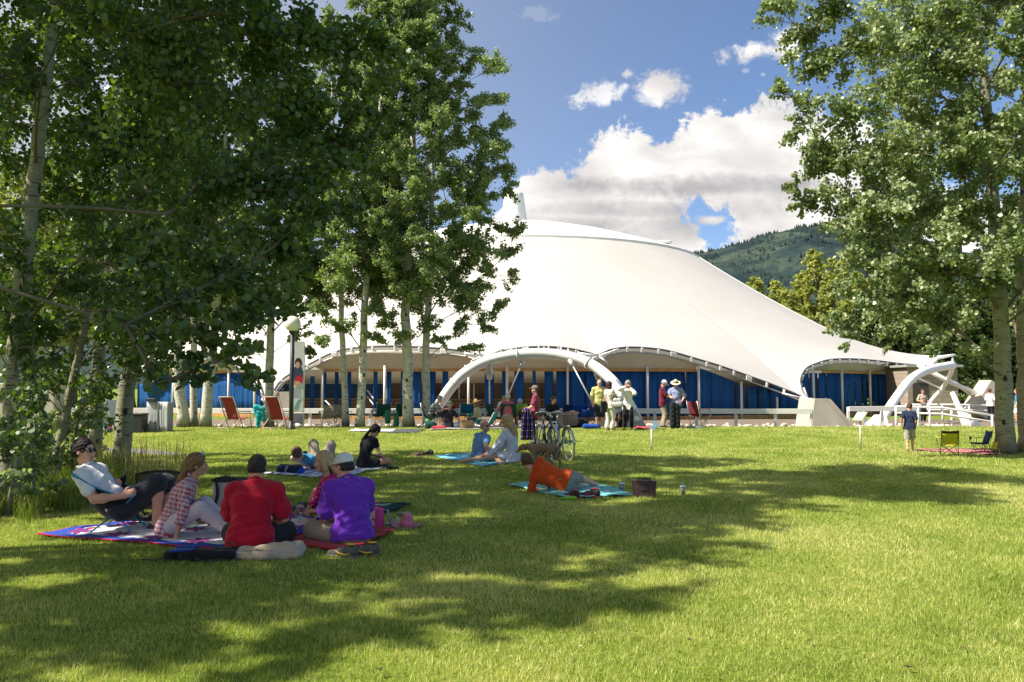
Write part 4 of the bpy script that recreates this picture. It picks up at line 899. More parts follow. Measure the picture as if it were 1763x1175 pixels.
# ================================================================ SMOOTH-BLEND BODY MODELLER
class SD:
    def __init__(s): s.it = []
    def cap(s, a, b, ra, rb, k=.02, flat=None, sub=False): s.it.append(('c', np.array(a, float), np.array(b, float), ra, rb, k, flat, sub)); return s
    def ell(s, c, rad, M=None, k=.02, sub=False): s.it.append(('e', np.array(c, float), np.array(rad, float), np.array(M if M is not None else np.eye(3), float), 0, k, None, sub)); return s
    def plane(s, p, n, k=.008): s.it.append(('p', np.array(p, float), np.array(n, float), 0, 0, k, None, True)); return s
    def bounds(s):
        lo, hi = [], []
        for i in s.it:
            if i[7]: continue
            if i[0] == 'c': r = max(i[3], i[4]); lo.append(np.minimum(i[1], i[2])-r); hi.append(np.maximum(i[1], i[2])+r)
            else: r = np.sqrt(((i[3]*i[2][None, :])**2).sum(1)); lo.append(i[1]-r); hi.append(i[1]+r)
        return np.min(lo, 0), np.max(hi, 0)
    def mesh(s, h, disp=None):
        lo, hi = s.bounds(); pad = 3*h+.012; lo = lo-pad; hi = hi+pad; n = np.ceil((hi-lo)/h).astype(int)+1
        f = np.full(n, .3, np.float32); ax = [lo[i]+h*np.arange(n[i]) for i in range(3)]
        for (t, A, B, ra, rb, k, flat, sub) in s.it:
            m = 3*h+k+.02
            if t == 'c': r = max(ra, rb); l, u = np.minimum(A, B)-r-m, np.maximum(A, B)+r+m
            elif t == 'e': r = np.sqrt(((ra*B[None, :])**2).sum(1)); l, u = A-r-m, A+r+m
            else: l, u = lo, hi
            i0 = np.clip(((l-lo)/h).astype(int), 0, n-1); i1 = np.clip(((u-lo)/h).astype(int)+2, 1, n)
            if (i1 <= i0).any(): continue
            X = ax[0][i0[0]:i1[0], None, None]; Y = ax[1][None, i0[1]:i1[1], None]; Z = ax[2][None, None, i0[2]:i1[2]]
            sl = (slice(i0[0], i1[0]), slice(i0[1], i1[1]), slice(i0[2], i1[2])); X, Y, Z = X-A[0], Y-A[1], Z-A[2]
            if t == 'c':
                b = B-A; 
                if flat is not None:
                    nv, ff = np.array(flat[0], float), flat[1]; nv = nv/np.linalg.norm(nv); q = (X*nv[0]+Y*nv[1]+Z*nv[2])*(1/ff-1); X, Y, Z = X+nv[0]*q, Y+nv[1]*q, Z+nv[2]*q; b = b+nv*(b@nv)*(1/ff-1)
                L = max(b@b, 1e-9); tt = np.clip((X*b[0]+Y*b[1]+Z*b[2])/L, 0, 1); d = np.sqrt((X-tt*b[0])**2+(Y-tt*b[1])**2+(Z-tt*b[2])**2)-(ra+(rb-ra)*tt)
            elif t == 'e':
                M = ra; qx, qy, qz = [(X*M[0, i]+Y*M[1, i]+Z*M[2, i])/B[i] for i in range(3)]
                k0 = np.sqrt(qx*qx+qy*qy+qz*qz)+1e-9; k1 = np.sqrt((qx/B[0])**2+(qy/B[1])**2+(qz/B[2])**2)+1e-9; d = k0*(k0-1)/k1
            else: d = -(X*B[0]+Y*B[1]+Z*B[2])     # removes the side the normal points away from
            g = f[sl]
            if sub:
                if t != 'p': d = -d
                hh = np.clip(.5-.5*(g-d)/k, 0, 1); f[sl] = g*(1-hh)+d*hh+k*hh*(1-hh)
            else: hh = np.clip(.5+.5*(g-d)/k, 0, 1); f[sl] = g*(1-hh)+d*hh-k*hh*(1-hh)
        if disp is not None:
            X, Y, Z = np.meshgrid(*ax, indexing='ij', sparse=True); f = f + disp(X, Y, Z).astype(np.float32)
        f[0] = f[-1] = .3; f[:, 0] = f[:, -1] = .3; f[:, :, 0] = f[:, :, -1] = .3
        return surf_nets(f, lo, h)
def surf_nets(f, lo, h):
    S = f < 0; c = np.zeros(tuple(np.array(f.shape)-1), np.int8)
    sl = lambda o, nn: slice(o, nn-1+o)
    for dx in (0, 1):
        for dy in (0, 1):
            for dz in (0, 1): c += S[sl(dx, f.shape[0]), sl(dy, f.shape[1]), sl(dz, f.shape[2])]
    I, J, K = np.nonzero((c > 0) & (c < 8)); idx = np.full(c.shape, -1, np.int32); idx[I, J, K] = np.arange(len(I))
    acc = np.zeros((len(I), 3)); cnt = np.zeros(len(I)); base = np.stack([I, J, K], 1)
    for a in range(3):
        o1, o2 = [(1, 2), (0, 2), (0, 1)][a]
        for p in (0, 1):
            for q in (0, 1):
                off = np.zeros(3, int); off[o1] = p; off[o2] = q; A = base+off; B = A.copy(); B[:, a] += 1
                fa = f[A[:, 0], A[:, 1], A[:, 2]]; fb = f[B[:, 0], B[:, 1], B[:, 2]]; m = (fa < 0) != (fb < 0)
                t = np.where(m, fa/np.where(m, fa-fb, 1), 0); pos = A.astype(float); pos[:, a] += t; acc[m] += pos[m]; cnt[m] += 1
    V = lo + h*acc/cnt[:, None]; Q = []
    for a in range(3):
        o1, o2 = [(1, 2), (2, 0), (0, 1)][a]; s0 = [slice(None)]*3; s1 = [slice(None)]*3; s0[a] = slice(0, -1); s1[a] = slice(1, None)
        m = S[tuple(s0)] != S[tuple(s1)]; E = np.stack(np.nonzero(m), 1); E = E[(E[:, o1] > 0) & (E[:, o2] > 0) & (E[:, o1] < f.shape[o1]-1) & (E[:, o2] < f.shape[o2]-1)]
        ins = S[E[:, 0], E[:, 1], E[:, 2]]; q = []
        for (p, r) in ((-1, -1), (0, -1), (0, 0), (-1, 0)):
            C = E.copy(); C[:, o1] += p; C[:, o2] += r; q.append(idx[C[:, 0], C[:, 1], C[:, 2]])
        q = np.stack(q, 1); q[~ins] = q[~ins][:, ::-1]; Q.append(q)
    return V, np.concatenate(Q)
def sd_obj(name, sd, h, mats, parent=None, disp=None, paint=None):
    V, Q = sd.mesh(h, disp); me = np_mesh(name, V, Q); o = link_mesh(name, me, mats, parent, True)
    if paint is not None:
        mi = paint(V[Q].mean(1)); me.polygons.foreach_set('material_index', mi.astype(np.int32)); me.update()
    return o
def folds(amp, seed=0, s=1.0):
    return lambda X, Y, Z: amp*(np.sin(19*s*X+9*np.sin(7*Z+seed)+3*Y+seed)*np.sin(15*s*Z+5*np.sin(9*Y+seed))*.6 + .4*np.sin(38*s*Z+12*X+6*np.sin(13*Y+seed)+11*Y)+.25*np.sin(55*s*(X+Y)+20*Z))
def strands(amp, seed=0, f=110): return lambda X, Y, Z: amp*(np.sin(f*X+14*np.sin(11*Z+seed)+f*.6*Y)*.6+.5*np.sin(f*1.8*Y+30*X+9*np.sin(17*Z)))
def np3(v): return np.array([v[0], v[1], v[2]], float)
def V3(*a): return Vector(a if len(a) == 3 else a[0])
def ik(A, T, l1, l2, pole):
    d = T-A; L = d.length; mx = (l1+l2)*.995
    if L > mx: T = A + d*(mx/L); d = T-A; L = mx
    L = max(L, abs(l1-l2)+.02); x = (l1*l1-l2*l2+L*L)/(2*L); hh = math.sqrt(max(0, l1*l1-x*x)); u = d.normalized(); p = Vector(pole); p = (p-u*p.dot(u))
    if p.length < 1e-5: p = u.orthogonal()
    return A+u*x+p.normalized()*hh, T
SKIN = {}
def skin(nm, c):
    if nm in SKIN: return SKIN[nm]
    m, t, b, o = newmat('skin_'+nm); co = t.n('ShaderNodeTexCoord').outputs['Object']; n = t.noise(co, 16, 4)
    t.put(b.inputs['Base Color'], t.ramp(n, [(.3, tuple(q*.86 for q in c)), (.7, (min(1, c[0]*1.1), c[1]*1.02, c[2]))])); b.inputs['Roughness'].default_value = .5; b.inputs['Specular IOR Level'].default_value = .35
    b.inputs['Subsurface Weight'].default_value = .08; b.inputs['Subsurface Radius'].default_value = (.02, .008, .004)
    lip = M_('lips_'+nm, (c[0]*.85, c[1]*.5, c[2]*.5), .4, .05); brow = M_('brow_'+nm, (.05, .03, .02), .9); SKIN[nm] = (m, lip, brow); return SKIN[nm]
def hairmat(nm, c):
    if 'hair_'+nm in _mc: return _mc['hair_'+nm]
    m, t, b, o = newmat('hair_'+nm); co = t.n('ShaderNodeTexCoord').outputs['Object']; n = t.noise(t.scale(co, (1, 1, .18)), 95, 4, .7)
    t.put(b.inputs['Base Color'], t.ramp(n, [(.34, tuple(q*.45 for q in c)), (.5, c), (.68, tuple(min(1, q*1.7) for q in c))])); b.inputs['Roughness'].default_value = .6; b.inputs['Specular IOR Level'].default_value = .25
    bp = t.n('ShaderNodeBump', {'Strength': .8, 'Distance': .008, 'Height': n}); t.put(b.inputs['Normal'], bp.outputs[0]); _mc['hair_'+nm] = m; return m
DARKGLASS = M_('dark_lens', (.01, .01, .012), .12, .05); EYEW = M_('eye_white', (.6, .58, .55), .3, .02); EYED = M_('eye_dark', (.03, .02, .015), .15, .02)
def person(label, loc, yaw, sc=1.0, pel=(0, 0, .93), lean=(0, 0), side=0, twist=0, hip_yaw=0, head=(0, 0, 0), ra=None, la=None, rl=None, ll=None, sk='light', top=None, bot=None, hair=None, hat=None, shoe=None, glasses=False, beard=None, vox=.009, wide=1.0, fem=False, group=None, cat='person', belly=0.0, lookabs=None, tw_=None, curl=.6, neckd=0.0):
    """pose in the figure's own frame: +Y ahead, +X its right, Z up; limbs = dict(t=target of wrist/ankle, p=pole, d=hand/foot direction)"""
    root = empty('person', loc, yaw, label, cat, group); root.scale = (sc, sc, sc)
    pel = Vector(pel); f1, f2 = R_(lean[0]), R_(lean[1]); sd_ = R_(side)
    def updir(f): return Vector((math.sin(sd_), math.sin(f)*math.cos(sd_), math.cos(f)*math.cos(sd_)))
    U1, U2 = updir(f1), updir(f2)
    Rp = Rz(R_(hip_yaw)) @ Vector((1, 0, 0)); Rp = (Rp-U1*Rp.dot(U1)).normalized(); Fp = U1.cross(Rp)
    Rs = Rz(R_(twist)) @ Vector((1, 0, 0)); Rs = (Rs-U2*Rs.dot(U2)).normalized(); Fs = U2.cross(Rs)
    W_ = wide*(.93 if fem else 1.0); waist = pel+U1*.20; chest = waist+(U1*.4+U2*.6).normalized()*.17; N = chest+U2*.165
    shw = .172*W_; Sh = {1: N-U2*.068+Rs*shw, -1: N-U2*.068-Rs*shw}; Hp = {1: pel+Rp*.088-U1*.02, -1: pel-Rp*.088-U1*.02}
    hy, hp, hr_ = [R_(q) for q in head]; HM = Rz(hy) @ Rx(hp) @ Ry(hr_); hR, hF, hU = HM @ Vector((1,0,0)), HM @ Vector((0,1,0)), HM @ Vector((0,0,1))
    if top and top.get('tall'): pass
    Hc = N + (U2*.45+hU*.55).normalized()*.165 + hF*(.022+neckd)
    body = SD(); bw = (.105 if not fem else .11)*W_
    tor = []   # torso capsules: (a,b,ra,rb,axis,flat)
    tor.append((pel-Rp*.062*W_, pel+Rp*.062*W_, bw+.012, bw+.012, Fp, .88))
    tor.append((pel+U1*.03-Rp*.04, pel+U1*.03+Rp*.04, .10, .10, Fp, .9))
    ws = (.030 if not fem else .015); wr_ = (.112 if not fem else .098)*(.55+.45*wide)
    for sg in (-1, 1):
        tor.append((pel+Rp*sg*.045*W_, waist+Rp*sg*ws*W_, bw, wr_, Fp, .82))
        tor.append((waist+Rp*sg*ws*W_, chest+Rs*sg*.055*W_, wr_, .118*(.6+.4*wide), Fs, .80))
        tor.append((chest+Rs*sg*.055*W_, N-U2*.10+Rs*sg*.080*W_, .116*(.6+.4*wide), .080, Fs, .85))
        tor.append((N-U2*.03+Rs*sg*.03, Sh[sg], .055, .054, Fs, .95))
        if fem: tor.append((chest+Rs*sg*.065+Fs*.045, chest+Rs*sg*.065+Fs*.06-U2*.01, .062, .05, None, 1))
    if belly: tor.append((waist+Fp*belly*.5, waist+Fp*belly-U1*.03, .12, .105, None, 1))
    for (a, b, r0, r1, ax, fl) in tor: body.cap(a, b, r0, r1, .03, (ax, fl) if ax is not None else None)
    body.cap(N-U2*.03, Hc-hU*.085-hF*.015, .056 if not fem else .048, .051 if not fem else .044, .02)
    def limb(d, A, l1, l2, dp): T = Vector(d['t']); return ik(A, T, l1, l2, d.get('p', dp))
    armL, foreL, thL, shL = .285, .255, .43, .42
    ra = ra or dict(t=Sh[1]+Vector((.10, .06, -.52))); la = la or dict(t=Sh[-1]+Vector((-.10, .06, -.52)))
    arms = {1: ra, -1: la}; legs = {1: rl or dict(t=(.1, 0, .08)), -1: ll or dict(t=(-.1, 0, .08))}; J = {}
    for sg in (1, -1):
        E, Wp = limb(arms[sg], Sh[sg], armL, foreL, (sg*.4, -.8, -.3)); Kn, An = limb(legs[sg], Hp[sg], thL, shL, (0, 1, .1)); J[sg] = (E, Wp, Kn, An)
        am = (1.0 if not fem else .84)*(.5+.5*wide)
        body.cap(Sh[sg], E, .052*am, .041*am, .025); body.cap(E, Wp, .042*am, .027*am, .015); mid = E.lerp(Wp, .3); body.ell(mid, (.043*am,)*3, k=.03)
        # hand: palm, four fingers, thumb
        hd = Vector(arms[sg].get('d', (Wp-E))).normalized(); pn = Vector(arms[sg].get('n', (-sg, 0, -.2))); pn = (pn-hd*pn.dot(hd)); pn = pn.normalized() if pn.length > 1e-4 else hd.orthogonal().normalized()
        sdv = pn.cross(hd)*sg; tv = sdv if sdv.dot(Vector(arms[sg].get('th', (0, .3, 1)))) > 0 else -sdv
        body.cap(Wp+hd*.01, Wp+hd*.075, .034, .040, .012, (pn, .48)); cu = arms[sg].get('c', curl)
        for i, fl in enumerate((.074, .083, .077, .060)):
            o_ = Wp+hd*(.088-.004*abs(i-1))+tv*(.029-.0195*i); a1 = cu*.9; a2 = cu*1.9; d1 = hd*math.cos(a1)+pn*math.sin(a1)+tv*(.05-.035*i); d2 = hd*math.cos(a2)+pn*math.sin(a2)
            body.cap(o_-hd*.02, o_+d1*fl*.5, .0098, .0090, .004); body.cap(o_+d1*fl*.5, o_+d1*fl*.5+d2*fl*.5, .0090, .0074, .004)
        t0 = Wp+hd*.028+tv*.03; t1 = t0+(tv*.75+hd*.6+pn*.25).normalized()*.038; body.cap(t0, t1, .015, .0115, .01); body.cap(t1, t1+(hd*.85+pn*(.3+cu*.4)+tv*.2).normalized()*.032, .0112, .009, .004)
        # leg and foot
        lm_ = (.5+.5*wide)*(1 if not fem else 1.0); body.cap(Hp[sg], Kn, .088*lm_, .056*lm_, .03); body.cap(Kn, An, .055*lm_, .036, .02)
        sh_ = (An-Kn).normalized(); fd = Vector(legs[sg].get('d', (0, 1, 0))).normalized(); cb_ = Kn.lerp(An, .3)-fd*.018; body.ell(cb_, (.054*lm_,)*3, k=.04)
        dn = sh_-fd*sh_.dot(fd); dn = dn.normalized() if dn.length > .05 else Vector((0, 0, -1)); J[sg] = J[sg]+(fd, dn)
        body.cap(An-fd*.035+dn*.04, An+fd*.11+dn*.050, .036, .030, .02); body.cap(An, An+fd*.06+dn*.03, .037, .03, .02); body.cap(An+fd*.10+dn*.05, An+fd*.17+dn*.058, .034, .022, .015, (dn, .7))
    # head
    HMn = np.array(HM); hc = lambda r, f, u: Hc+hR*r+hF*f+hU*u
    body.ell(hc(0, -.012, .03), (.076, .095, .092), HMn, .01); body.ell(hc(0, .022, -.045), (.060, .066, .072), HMn, .03); body.cap(hc(-.02, .052, -.098), hc(.02, .052, -.098), .021, .021, .02)
    body.cap(hc(-.045, .066, .022), hc(.045, .066, .022), .014, .014, .015); body.cap(hc(0, .083, .004), hc(0, .103, -.036), .009, .014, .008); body.cap(hc(-.012, .092, -.038), hc(.012, .092, -.038), .009, .009, .006)
    for sg in (-1, 1):
        body.ell(hc(sg*.031, .092, .002), (.017, .012, .011), HMn, .01, True); body.ell(hc(sg*.078, -.006, -.008), (.009, .019, .031), HMn, .006); body.ell(hc(sg*.04, .055, -.03), (.026, .025, .022), HMn, .02)
    body.cap(hc(-.02, .083, -.067), hc(.02, .083, -.067), .0075, .0075, .006)
    lipc, browc = [np3(hc(0, .088, -.066))], [np3(hc(sg*.032, .078, .026)) for sg in (-1, 1)]
    smats = list(skin(*sk) if isinstance(sk, tuple) else skin(sk, {'light': (.66, .40, .28), 'tan': (.56, .31, .20), 'brown': (.20, .10, .055), 'ruddy': (.68, .36, .26), 'deep': (.12, .06, .035)}[sk]))
    if beard: smats.append(beard)
    def paint(C):
        mi = np.zeros(len(C)); r = (C-np3(hc(0, 0, 0))) @ HMn; x, y, z = r.T
        mi[(np.abs(x) < .026) & (y > .07) & (np.abs(z+.067) < .0085)] = 1; mi[(np.abs(np.abs(x)-.033) < .019) & (y > .06) & (np.abs(z-.026) < .006)] = 2
        if beard: mi[(y > -.005) & (z < -.035) & (z > -.13) & (np.abs(x) < .075) & ~((np.abs(x) < .022) & (np.abs(z+.067) < .006)) & ((z < -.05) | (np.abs(x) < .035)) & (np.abs(x)**2+y**2+(z)**2 < .2**2)] = 3
        return mi
    sd_obj('body', body, vox, smats, root, None, paint)
    ey = MB()
    for sg in (-1, 1): ey.sphere(hc(sg*.031, .070, .002), .0125, 10, 0); ey.sphere(hc(sg*.031, .0800, .002), .0052, 8, 1)
    ey.build('eyes', [EYEW, EYED], root)
    # ---- clothes
    if top:
        s = SD(); ex = top.get('ex', .012)
        for (a, b, r0, r1, ax, fl) in tor: s.cap(a, b, r0+ex, r1+ex, .035, (ax, fl) if ax is not None else None)
        hem = top.get('hem', .02)   # below pelvis centre
        if hem > .05: s.cap(pel-Rp*.06, pel-Rp*.07-U1*hem, .115+ex, .13+ex, .03, (Fp, .85)); s.cap(pel+Rp*.06, pel+Rp*.07-U1*hem, .115+ex, .13+ex, .03, (Fp, .85))
        for sg in (1, -1):
            E, Wp = J[sg][0], J[sg][1]; sl = top.get('sl', .55); fx = top.get('flare', .012); am = (1.0 if not fem else .84)*(.5+.5*wide)
            if sl > 0:
                u_ = min(1, sl); s.cap(Sh[sg], Sh[sg].lerp(E, u_), .054*am+ex, .044*am+ex+fx, .02)
                if sl > 1: s.cap(E, E.lerp(Wp, sl-1), .046*am+ex, .034*am+ex+fx*.6, .012)
        s.plane(pel-U1*(hem if hem > .05 else top.get('cut', .06)), U1, .004)
        s.ell(N+U2*.035+hF*.012, (.068, .068, .06), np.array([list(Rs), list(Fs), list(U2)]).T, .012, True)
        o = sd_obj('shirt', s, vox, top['m'], root, folds(top.get('fold', .0045), top.get('seed', 1)))
        if top.get('collar'):
            c = SD(); 
            for k in range(9):
                a0 = math.pi*(-.38+1.76*k/9)+math.pi/2; a1 = math.pi*(-.38+1.76*(k+1)/9)+math.pi/2; q = lambda a: N+U2*(.030-.018*math.sin(a))+Rs*.068*math.cos(a)+Fs*.068*math.sin(a)
                c.cap(q(a0), q(a1), .012, .012, .004, None)
            sd_obj('collar', c, min(vox, .008), top['m'], root)
    if bot:
        s = SD(); ex = bot.get('ex', .012); cov = bot.get('cov', .85)
        for (a, b, r0, r1, ax, fl) in tor[:2]: s.cap(a, b, r0+ex, r1+ex, .03, (ax, fl))
        s.cap(pel, pel+U1*.07, .10+ex, .095+ex, .03, (Fp, .9)); lm_ = (.5+.5*wide)
        for sg in (1, -1):
            Kn, An = J[sg][2], J[sg][3]; s.cap(Hp[sg], Hp[sg].lerp(Kn, min(1, cov)), .092*lm_+ex, (.092-.034*min(1, cov))*lm_+ex+bot.get('flare', .01), .02)
            if cov > 1: s.cap(Kn, Kn.lerp(An, cov-1), .058*lm_+ex+.004, .04+ex+bot.get('flare', .01), .015); s.ell(Kn.lerp(An, .3), (.06*lm_,)*3, k=.03)
        sd_obj('trousers' if cov > 1 else 'shorts', s, vox, bot['m'], root, folds(bot.get('fold', .004), 3))
    if shoe:
        for sg in (1, -1):
            An, fd, dn = J[sg][3], J[sg][4], J[sg][5]; s = SD(); s.cap(An-fd*.035+dn*.045, An+fd*.12+dn*.05, .045, .040, .02); s.cap(An+fd*.0+dn*.01, An+fd*.08+dn*.035, .042, .036, .02); s.cap(An+fd*.10+dn*.055, An+fd*.19+dn*.06, .043, .03, .02, (dn, .75)); s.plane(An+dn*.088, -dn, .004)
            sd_obj('shoe', s, vox, shoe, root)
    if hair:
        s = SD(); st = hair['s']; hx = hair.get('x', .012)
        if st in ('short', 'buzz', 'fringe'):
            s.ell(hc(0, -.02, .034), (.078+hx, .094+hx, .088+hx), HMn, .01); s.cap(hc(-.045, -.055, -.02), hc(.045, -.055, -.02), .04+hx*.6, .04+hx*.6, .02)
            s.ell(hc(0, .118, -.022), (.082, .095, .098), HMn, .008, True); s.plane(hc(0, 0, -.055), hU, .01)
            for sg in (-1, 1): s.ell(hc(sg*.1, .035, -.06), (.04, .05, .075), HMn, .01, True)
            if st == 'fringe': s.ell(hc(0, .02, .15), (.095, .13, .10), HMn, .01, True)
        elif st in ('bob', 'long', 'pony'):
            s.ell(hc(0, -.018, .034), (.084+hx, .098+hx, .092+hx), HMn, .015)
            if st == 'bob':
                for q in (-.07, -.035, 0, .035, .07): s.cap(hc(q, -.05-.03*(abs(q) < .05), .02), hc(q*1.15, -.045-.03*(abs(q) < .05), -.10), .042, .035, .02)
                for sg in (-1, 1): s.cap(hc(sg*.082, .01, .03), hc(sg*.085, .015, -.10), .026, .024, .02)
            if st == 'long':
                L = hair.get('L', .34); dd = Vector((0, 0, -1)); bk = -Fs
                for q in (-.07, -.035, 0, .035, .07): a = hc(q, -.06-.02*(abs(q) < .05), .0); b = N+Rs*q*1.2+bk*.105-U2*(L-.16)+Vector((0, 0, 0)); m_ = N+Rs*q*1.3+bk*.10; s.cap(a, m_, .045, .042, .03); s.cap(m_, b, .042, .022, .03)
                for sg in (-1, 1): s.cap(hc(sg*.08, .01, .03), hc(sg*.088, 0, -.09), .025, .03, .02); s.cap(hc(sg*.085, -.01, -.08), N+Rs*sg*.10-U2*.06+Fs*(.02 if hair.get('front') else -.06), .03, .02, .02)
            if st == 'pony':
                s.cap(hc(-.03, -.06, -.02), hc(.03, -.06, -.02), .05, .05, .02); a = hc(0, -.105, .03 if not hair.get('low') else -.02); b = hc(.0, -.155, -.06) if not hair.get('L') else N-Fs*.10-U2*hair['L']*.2+Rs*hair.get('sx', 0); s.cap(a, b, .03, .036, .02)
                c_ = b+Vector((0, 0, -.06)) if not hair.get('L') else N-Fs*.11-U2*hair['L']+Rs*hair.get('sx', 0)*1.3; s.cap(b, c_, .036, .014, .02)
            s.ell(hc(0, .118, -.035), (.072, .09, .10), HMn, .01, True)
        sd_obj('hair', s, min(vox, .008), hairmat(*hair['m']), root, strands(.0042))
    if hat:
        s = SD(); t_ = hat['s']; hm = hat['m']; tl = HM @ Rx(R_(hat.get('tilt', 0))); TM = np.array(tl); tf, tu, trr = tl @ Vector((0,1,0)), tl @ Vector((0,0,1)), tl @ Vector((1,0,0))
        if t_ == 'cap':
            s.ell(hc(0, -.014, .045), (.093, .110, .098), TM, .01); s.plane(hc(0, 0, .03)+tu*.0, tu, .005); s.ell(hc(0, .105, .045), (.070, .082, .011), np.array(tl @ Rx(-.15)), .02)
        else:
            cr_ = hat.get('r', .17); s.cap(hc(0, -.01, .055), hc(0, -.01, .105), .092, .078, .01); s.ell(hc(0, -.01, .048), (cr_, cr_*1.08, .013), TM, .02)
        sd_obj('cap' if t_ == 'cap' else 'hat', s, min(vox, .009), hm, root)
        if hat.get('band'):
            b = MB(); b.lathe([(.0975, 0), (.0985, .014), (.0965, .03)], hc(0, -.01, .064), 24, 0, HM); b.build('hat_band', hat['band'], root)
    if glasses:
        g = MB(); 
        for sg in (-1, 1): g.sphere(hc(sg*.034, .092, .004), .026, 12, 0, (1, .35, .78), HM); g.tube([hc(sg*.058, .086, .008), hc(sg*.08, .04, .010), hc(sg*.082, -.01, .006)], .0035, 5)
        g.tube([hc(-.012, .104, .008), hc(.012, .104, .008)], .0035, 5); g.build('sunglasses', DARKGLASS, root)
    root_info = dict(root=root, J=J, N=N, Hc=Hc, hM=HM, pel=pel, hc=hc, Fs=Fs, Rs=Rs, U2=U2)
    return root_info
def w2(info, v):
    r = info['root']; return Vector(r.location) + Rz(r.rotation_euler[2]) @ (Vector(v)*r.scale[0])
# ================================================================ PEOPLE
def LF(loc, yaw, sc=1.0):
    Mi = Rz(-yaw)
    return lambda px, py, dD=0.0: Mi @ (P(px, py, loc.y+dD)-Vector(loc))/sc
H_BR = ('brown', (.06, .035, .02)); H_DK = ('dark', (.018, .012, .010)); H_GR = ('grey', (.28, .27, .26)); H_BL = ('blond', (.34, .22, .10)); H_SB = ('sandy', (.20, .115, .055)); H_SP = ('pepper', (.032, .027, .025)); H_AU = ('auburn', (.07, .025, .015)); H_CH = ('chestnut', (.10, .055, .03))
INFO = {}
def people():
    PG = 'picnickers on the star quilt'
    # man reclining in the low camp chair
    loc = G(205, 915); y = R_(-84); T = LF(loc, y, 1.06)
    INFO['chairman'] = person('man in white polo and sunglasses reclining in the low blue framed camp chair', loc, y, 1.06, pel=T(212, 873), lean=(-50, -34), twist=-6, head=(-14, 2, 0), wide=1.12, belly=.02,
        ra=dict(t=T(212, 854, -.26), p=(.35, -.6, -.7), d=(-.25, .9, .35), n=(-1, 0, -.2), c=1.0), la=dict(t=T(196, 838, .10), p=(-.7, -.4, -.6), d=(.35, .55, .5), n=(.8, .2, 0), c=1.0),
        rl=dict(t=T(268, 903, -.02), p=(0, .3, 1), d=(0, 1, -.1)), ll=dict(t=T(284, 900, .30), p=(0, .3, 1), d=(0, 1, -.1)), sk='ruddy', top=dict(m=cloth('white_cotton', (.82, .81, .79)), sl=.62, collar=True, hem=.03, cut=-.06, fold=.008), bot=dict(m=cloth('charcoal_shorts', (.03, .033, .042)), cov=.93, flare=.03), hair=dict(s='short', m=H_DK), glasses=True, shoe=M_('dark_shoe', (.03, .03, .035), .6), vox=.0072, group=PG)
    # woman in plaid
    loc = G(302, 927); y = R_(-78); T = LF(loc, y, .93)
    INFO['plaid'] = person('smiling woman in red plaid shirt with ponytail, holding a red cup', loc, y, .93, pel=T(290, 905), lean=(18, 32), head=(4, 4, 4), fem=True,
        ra=dict(t=T(303, 925, -.16), p=(.5, .3, 0), d=(.1, .1, -.5), n=(0, .6, -.8), c=.2), la=dict(t=T(345, 900, .12), p=(-.5, -.3, -.8), d=(0, 1, .05), n=(0, -.2, 1), c=.9),
        rl=dict(t=T(398, 918, -.02), p=(.3, 0, 1), d=(0, .6, .5)), ll=dict(t=T(402, 912, .22), p=(0, 0, 1), d=(0, .6, .5)), sk='tan', top=dict(m=plaid('red_plaid', (.62, .55, .56), (.52, .035, .06), (.09, .12, .26), 22, .42, .10, (.3, .2, .1)), sl=1.35, collar=True, hem=.09, fold=.008, ex=.014), bot=dict(m=cloth('pale_pink_cotton', (.66, .58, .62)), cov=1.75), hair=dict(s='pony', m=H_SB, low=True, L=.12, sx=.0), shoe=None, vox=.0072, group=PG)
    # man in red
    loc = G(430, 950); y = R_(2); T = LF(loc, y, 1.0)
    INFO['red'] = person('broad man in crimson polo shirt with grey black hair, sitting with his back to us', loc, y, .95, pel=(0, 0, .125), lean=(9, 27), head=(4, -8, 0), wide=1.19, belly=.03,
        ra=dict(t=(.10, .30, .22), p=(.9, -.5, -.5), d=(-.6, .6, 0)), la=dict(t=(-.06, .34, .24), p=(-.9, -.5, -.5), d=(.6, .5, 0)), rl=dict(t=(-.14, .34, .09), p=(1, .15, .12), d=(-.8, .5, -.1)), ll=dict(t=(.12, .46, .08), p=(-1, .15, .12), d=(.8, .4, -.1)),
        sk='ruddy', top=dict(m=cloth('crimson_cotton', (.46, .006, .028)), sl=.78, collar=True, hem=.075, fold=.011, ex=.027, flare=.02), bot=dict(m=cloth('dark_grey_shorts', (.022, .02, .022)), cov=.9, flare=.03), hair=dict(s='short', m=H_SP, x=.010), shoe=None, vox=.0072, group=PG)
    # woman in floral blouse
    loc = G(548, 902); y = R_(118); T = LF(loc, y, .93)
    INFO['floral'] = person('blond woman in magenta floral blouse facing left beside the man in purple polo', loc, y, .93, pel=T(588, 889, .12), lean=(12, 26), head=(-2, -3, 0), fem=True,
        ra=dict(t=T(526, 882, -.05), p=(.8, -.2, -.6), d=(.2, .9, .1), n=(-.8, 0, -.3), c=.8), la=dict(t=T(546, 880, -.22), p=(-.9, -.2, -.6), d=(.6, .9, 0), n=(.3, 0, -.9), c=.4),
        rl=dict(t=T(530, 902, .34), p=(.8, .8, .5), d=(-.8, .3, -.1)), ll=dict(t=T(560, 905, -.02), p=(-.5, 1, .3), d=(.8, -.3, -.1)), sk='tan', top=dict(m=blotch('magenta_floral', (.46, .015, .14), [(.80, .58, .66)], 34, .40), sl=1.45, hem=.05, fold=.005), bot=dict(m=cloth('khaki_skirt', (.28, .22, .15)), cov=.62, flare=.02), hair=dict(s='long', m=('honey', (.50, .35, .18)), L=.17, front=True), vox=.0072, group=PG)
    # man in purple
    loc = G(606, 938); y = R_(30); T = LF(loc, y, 1.0)
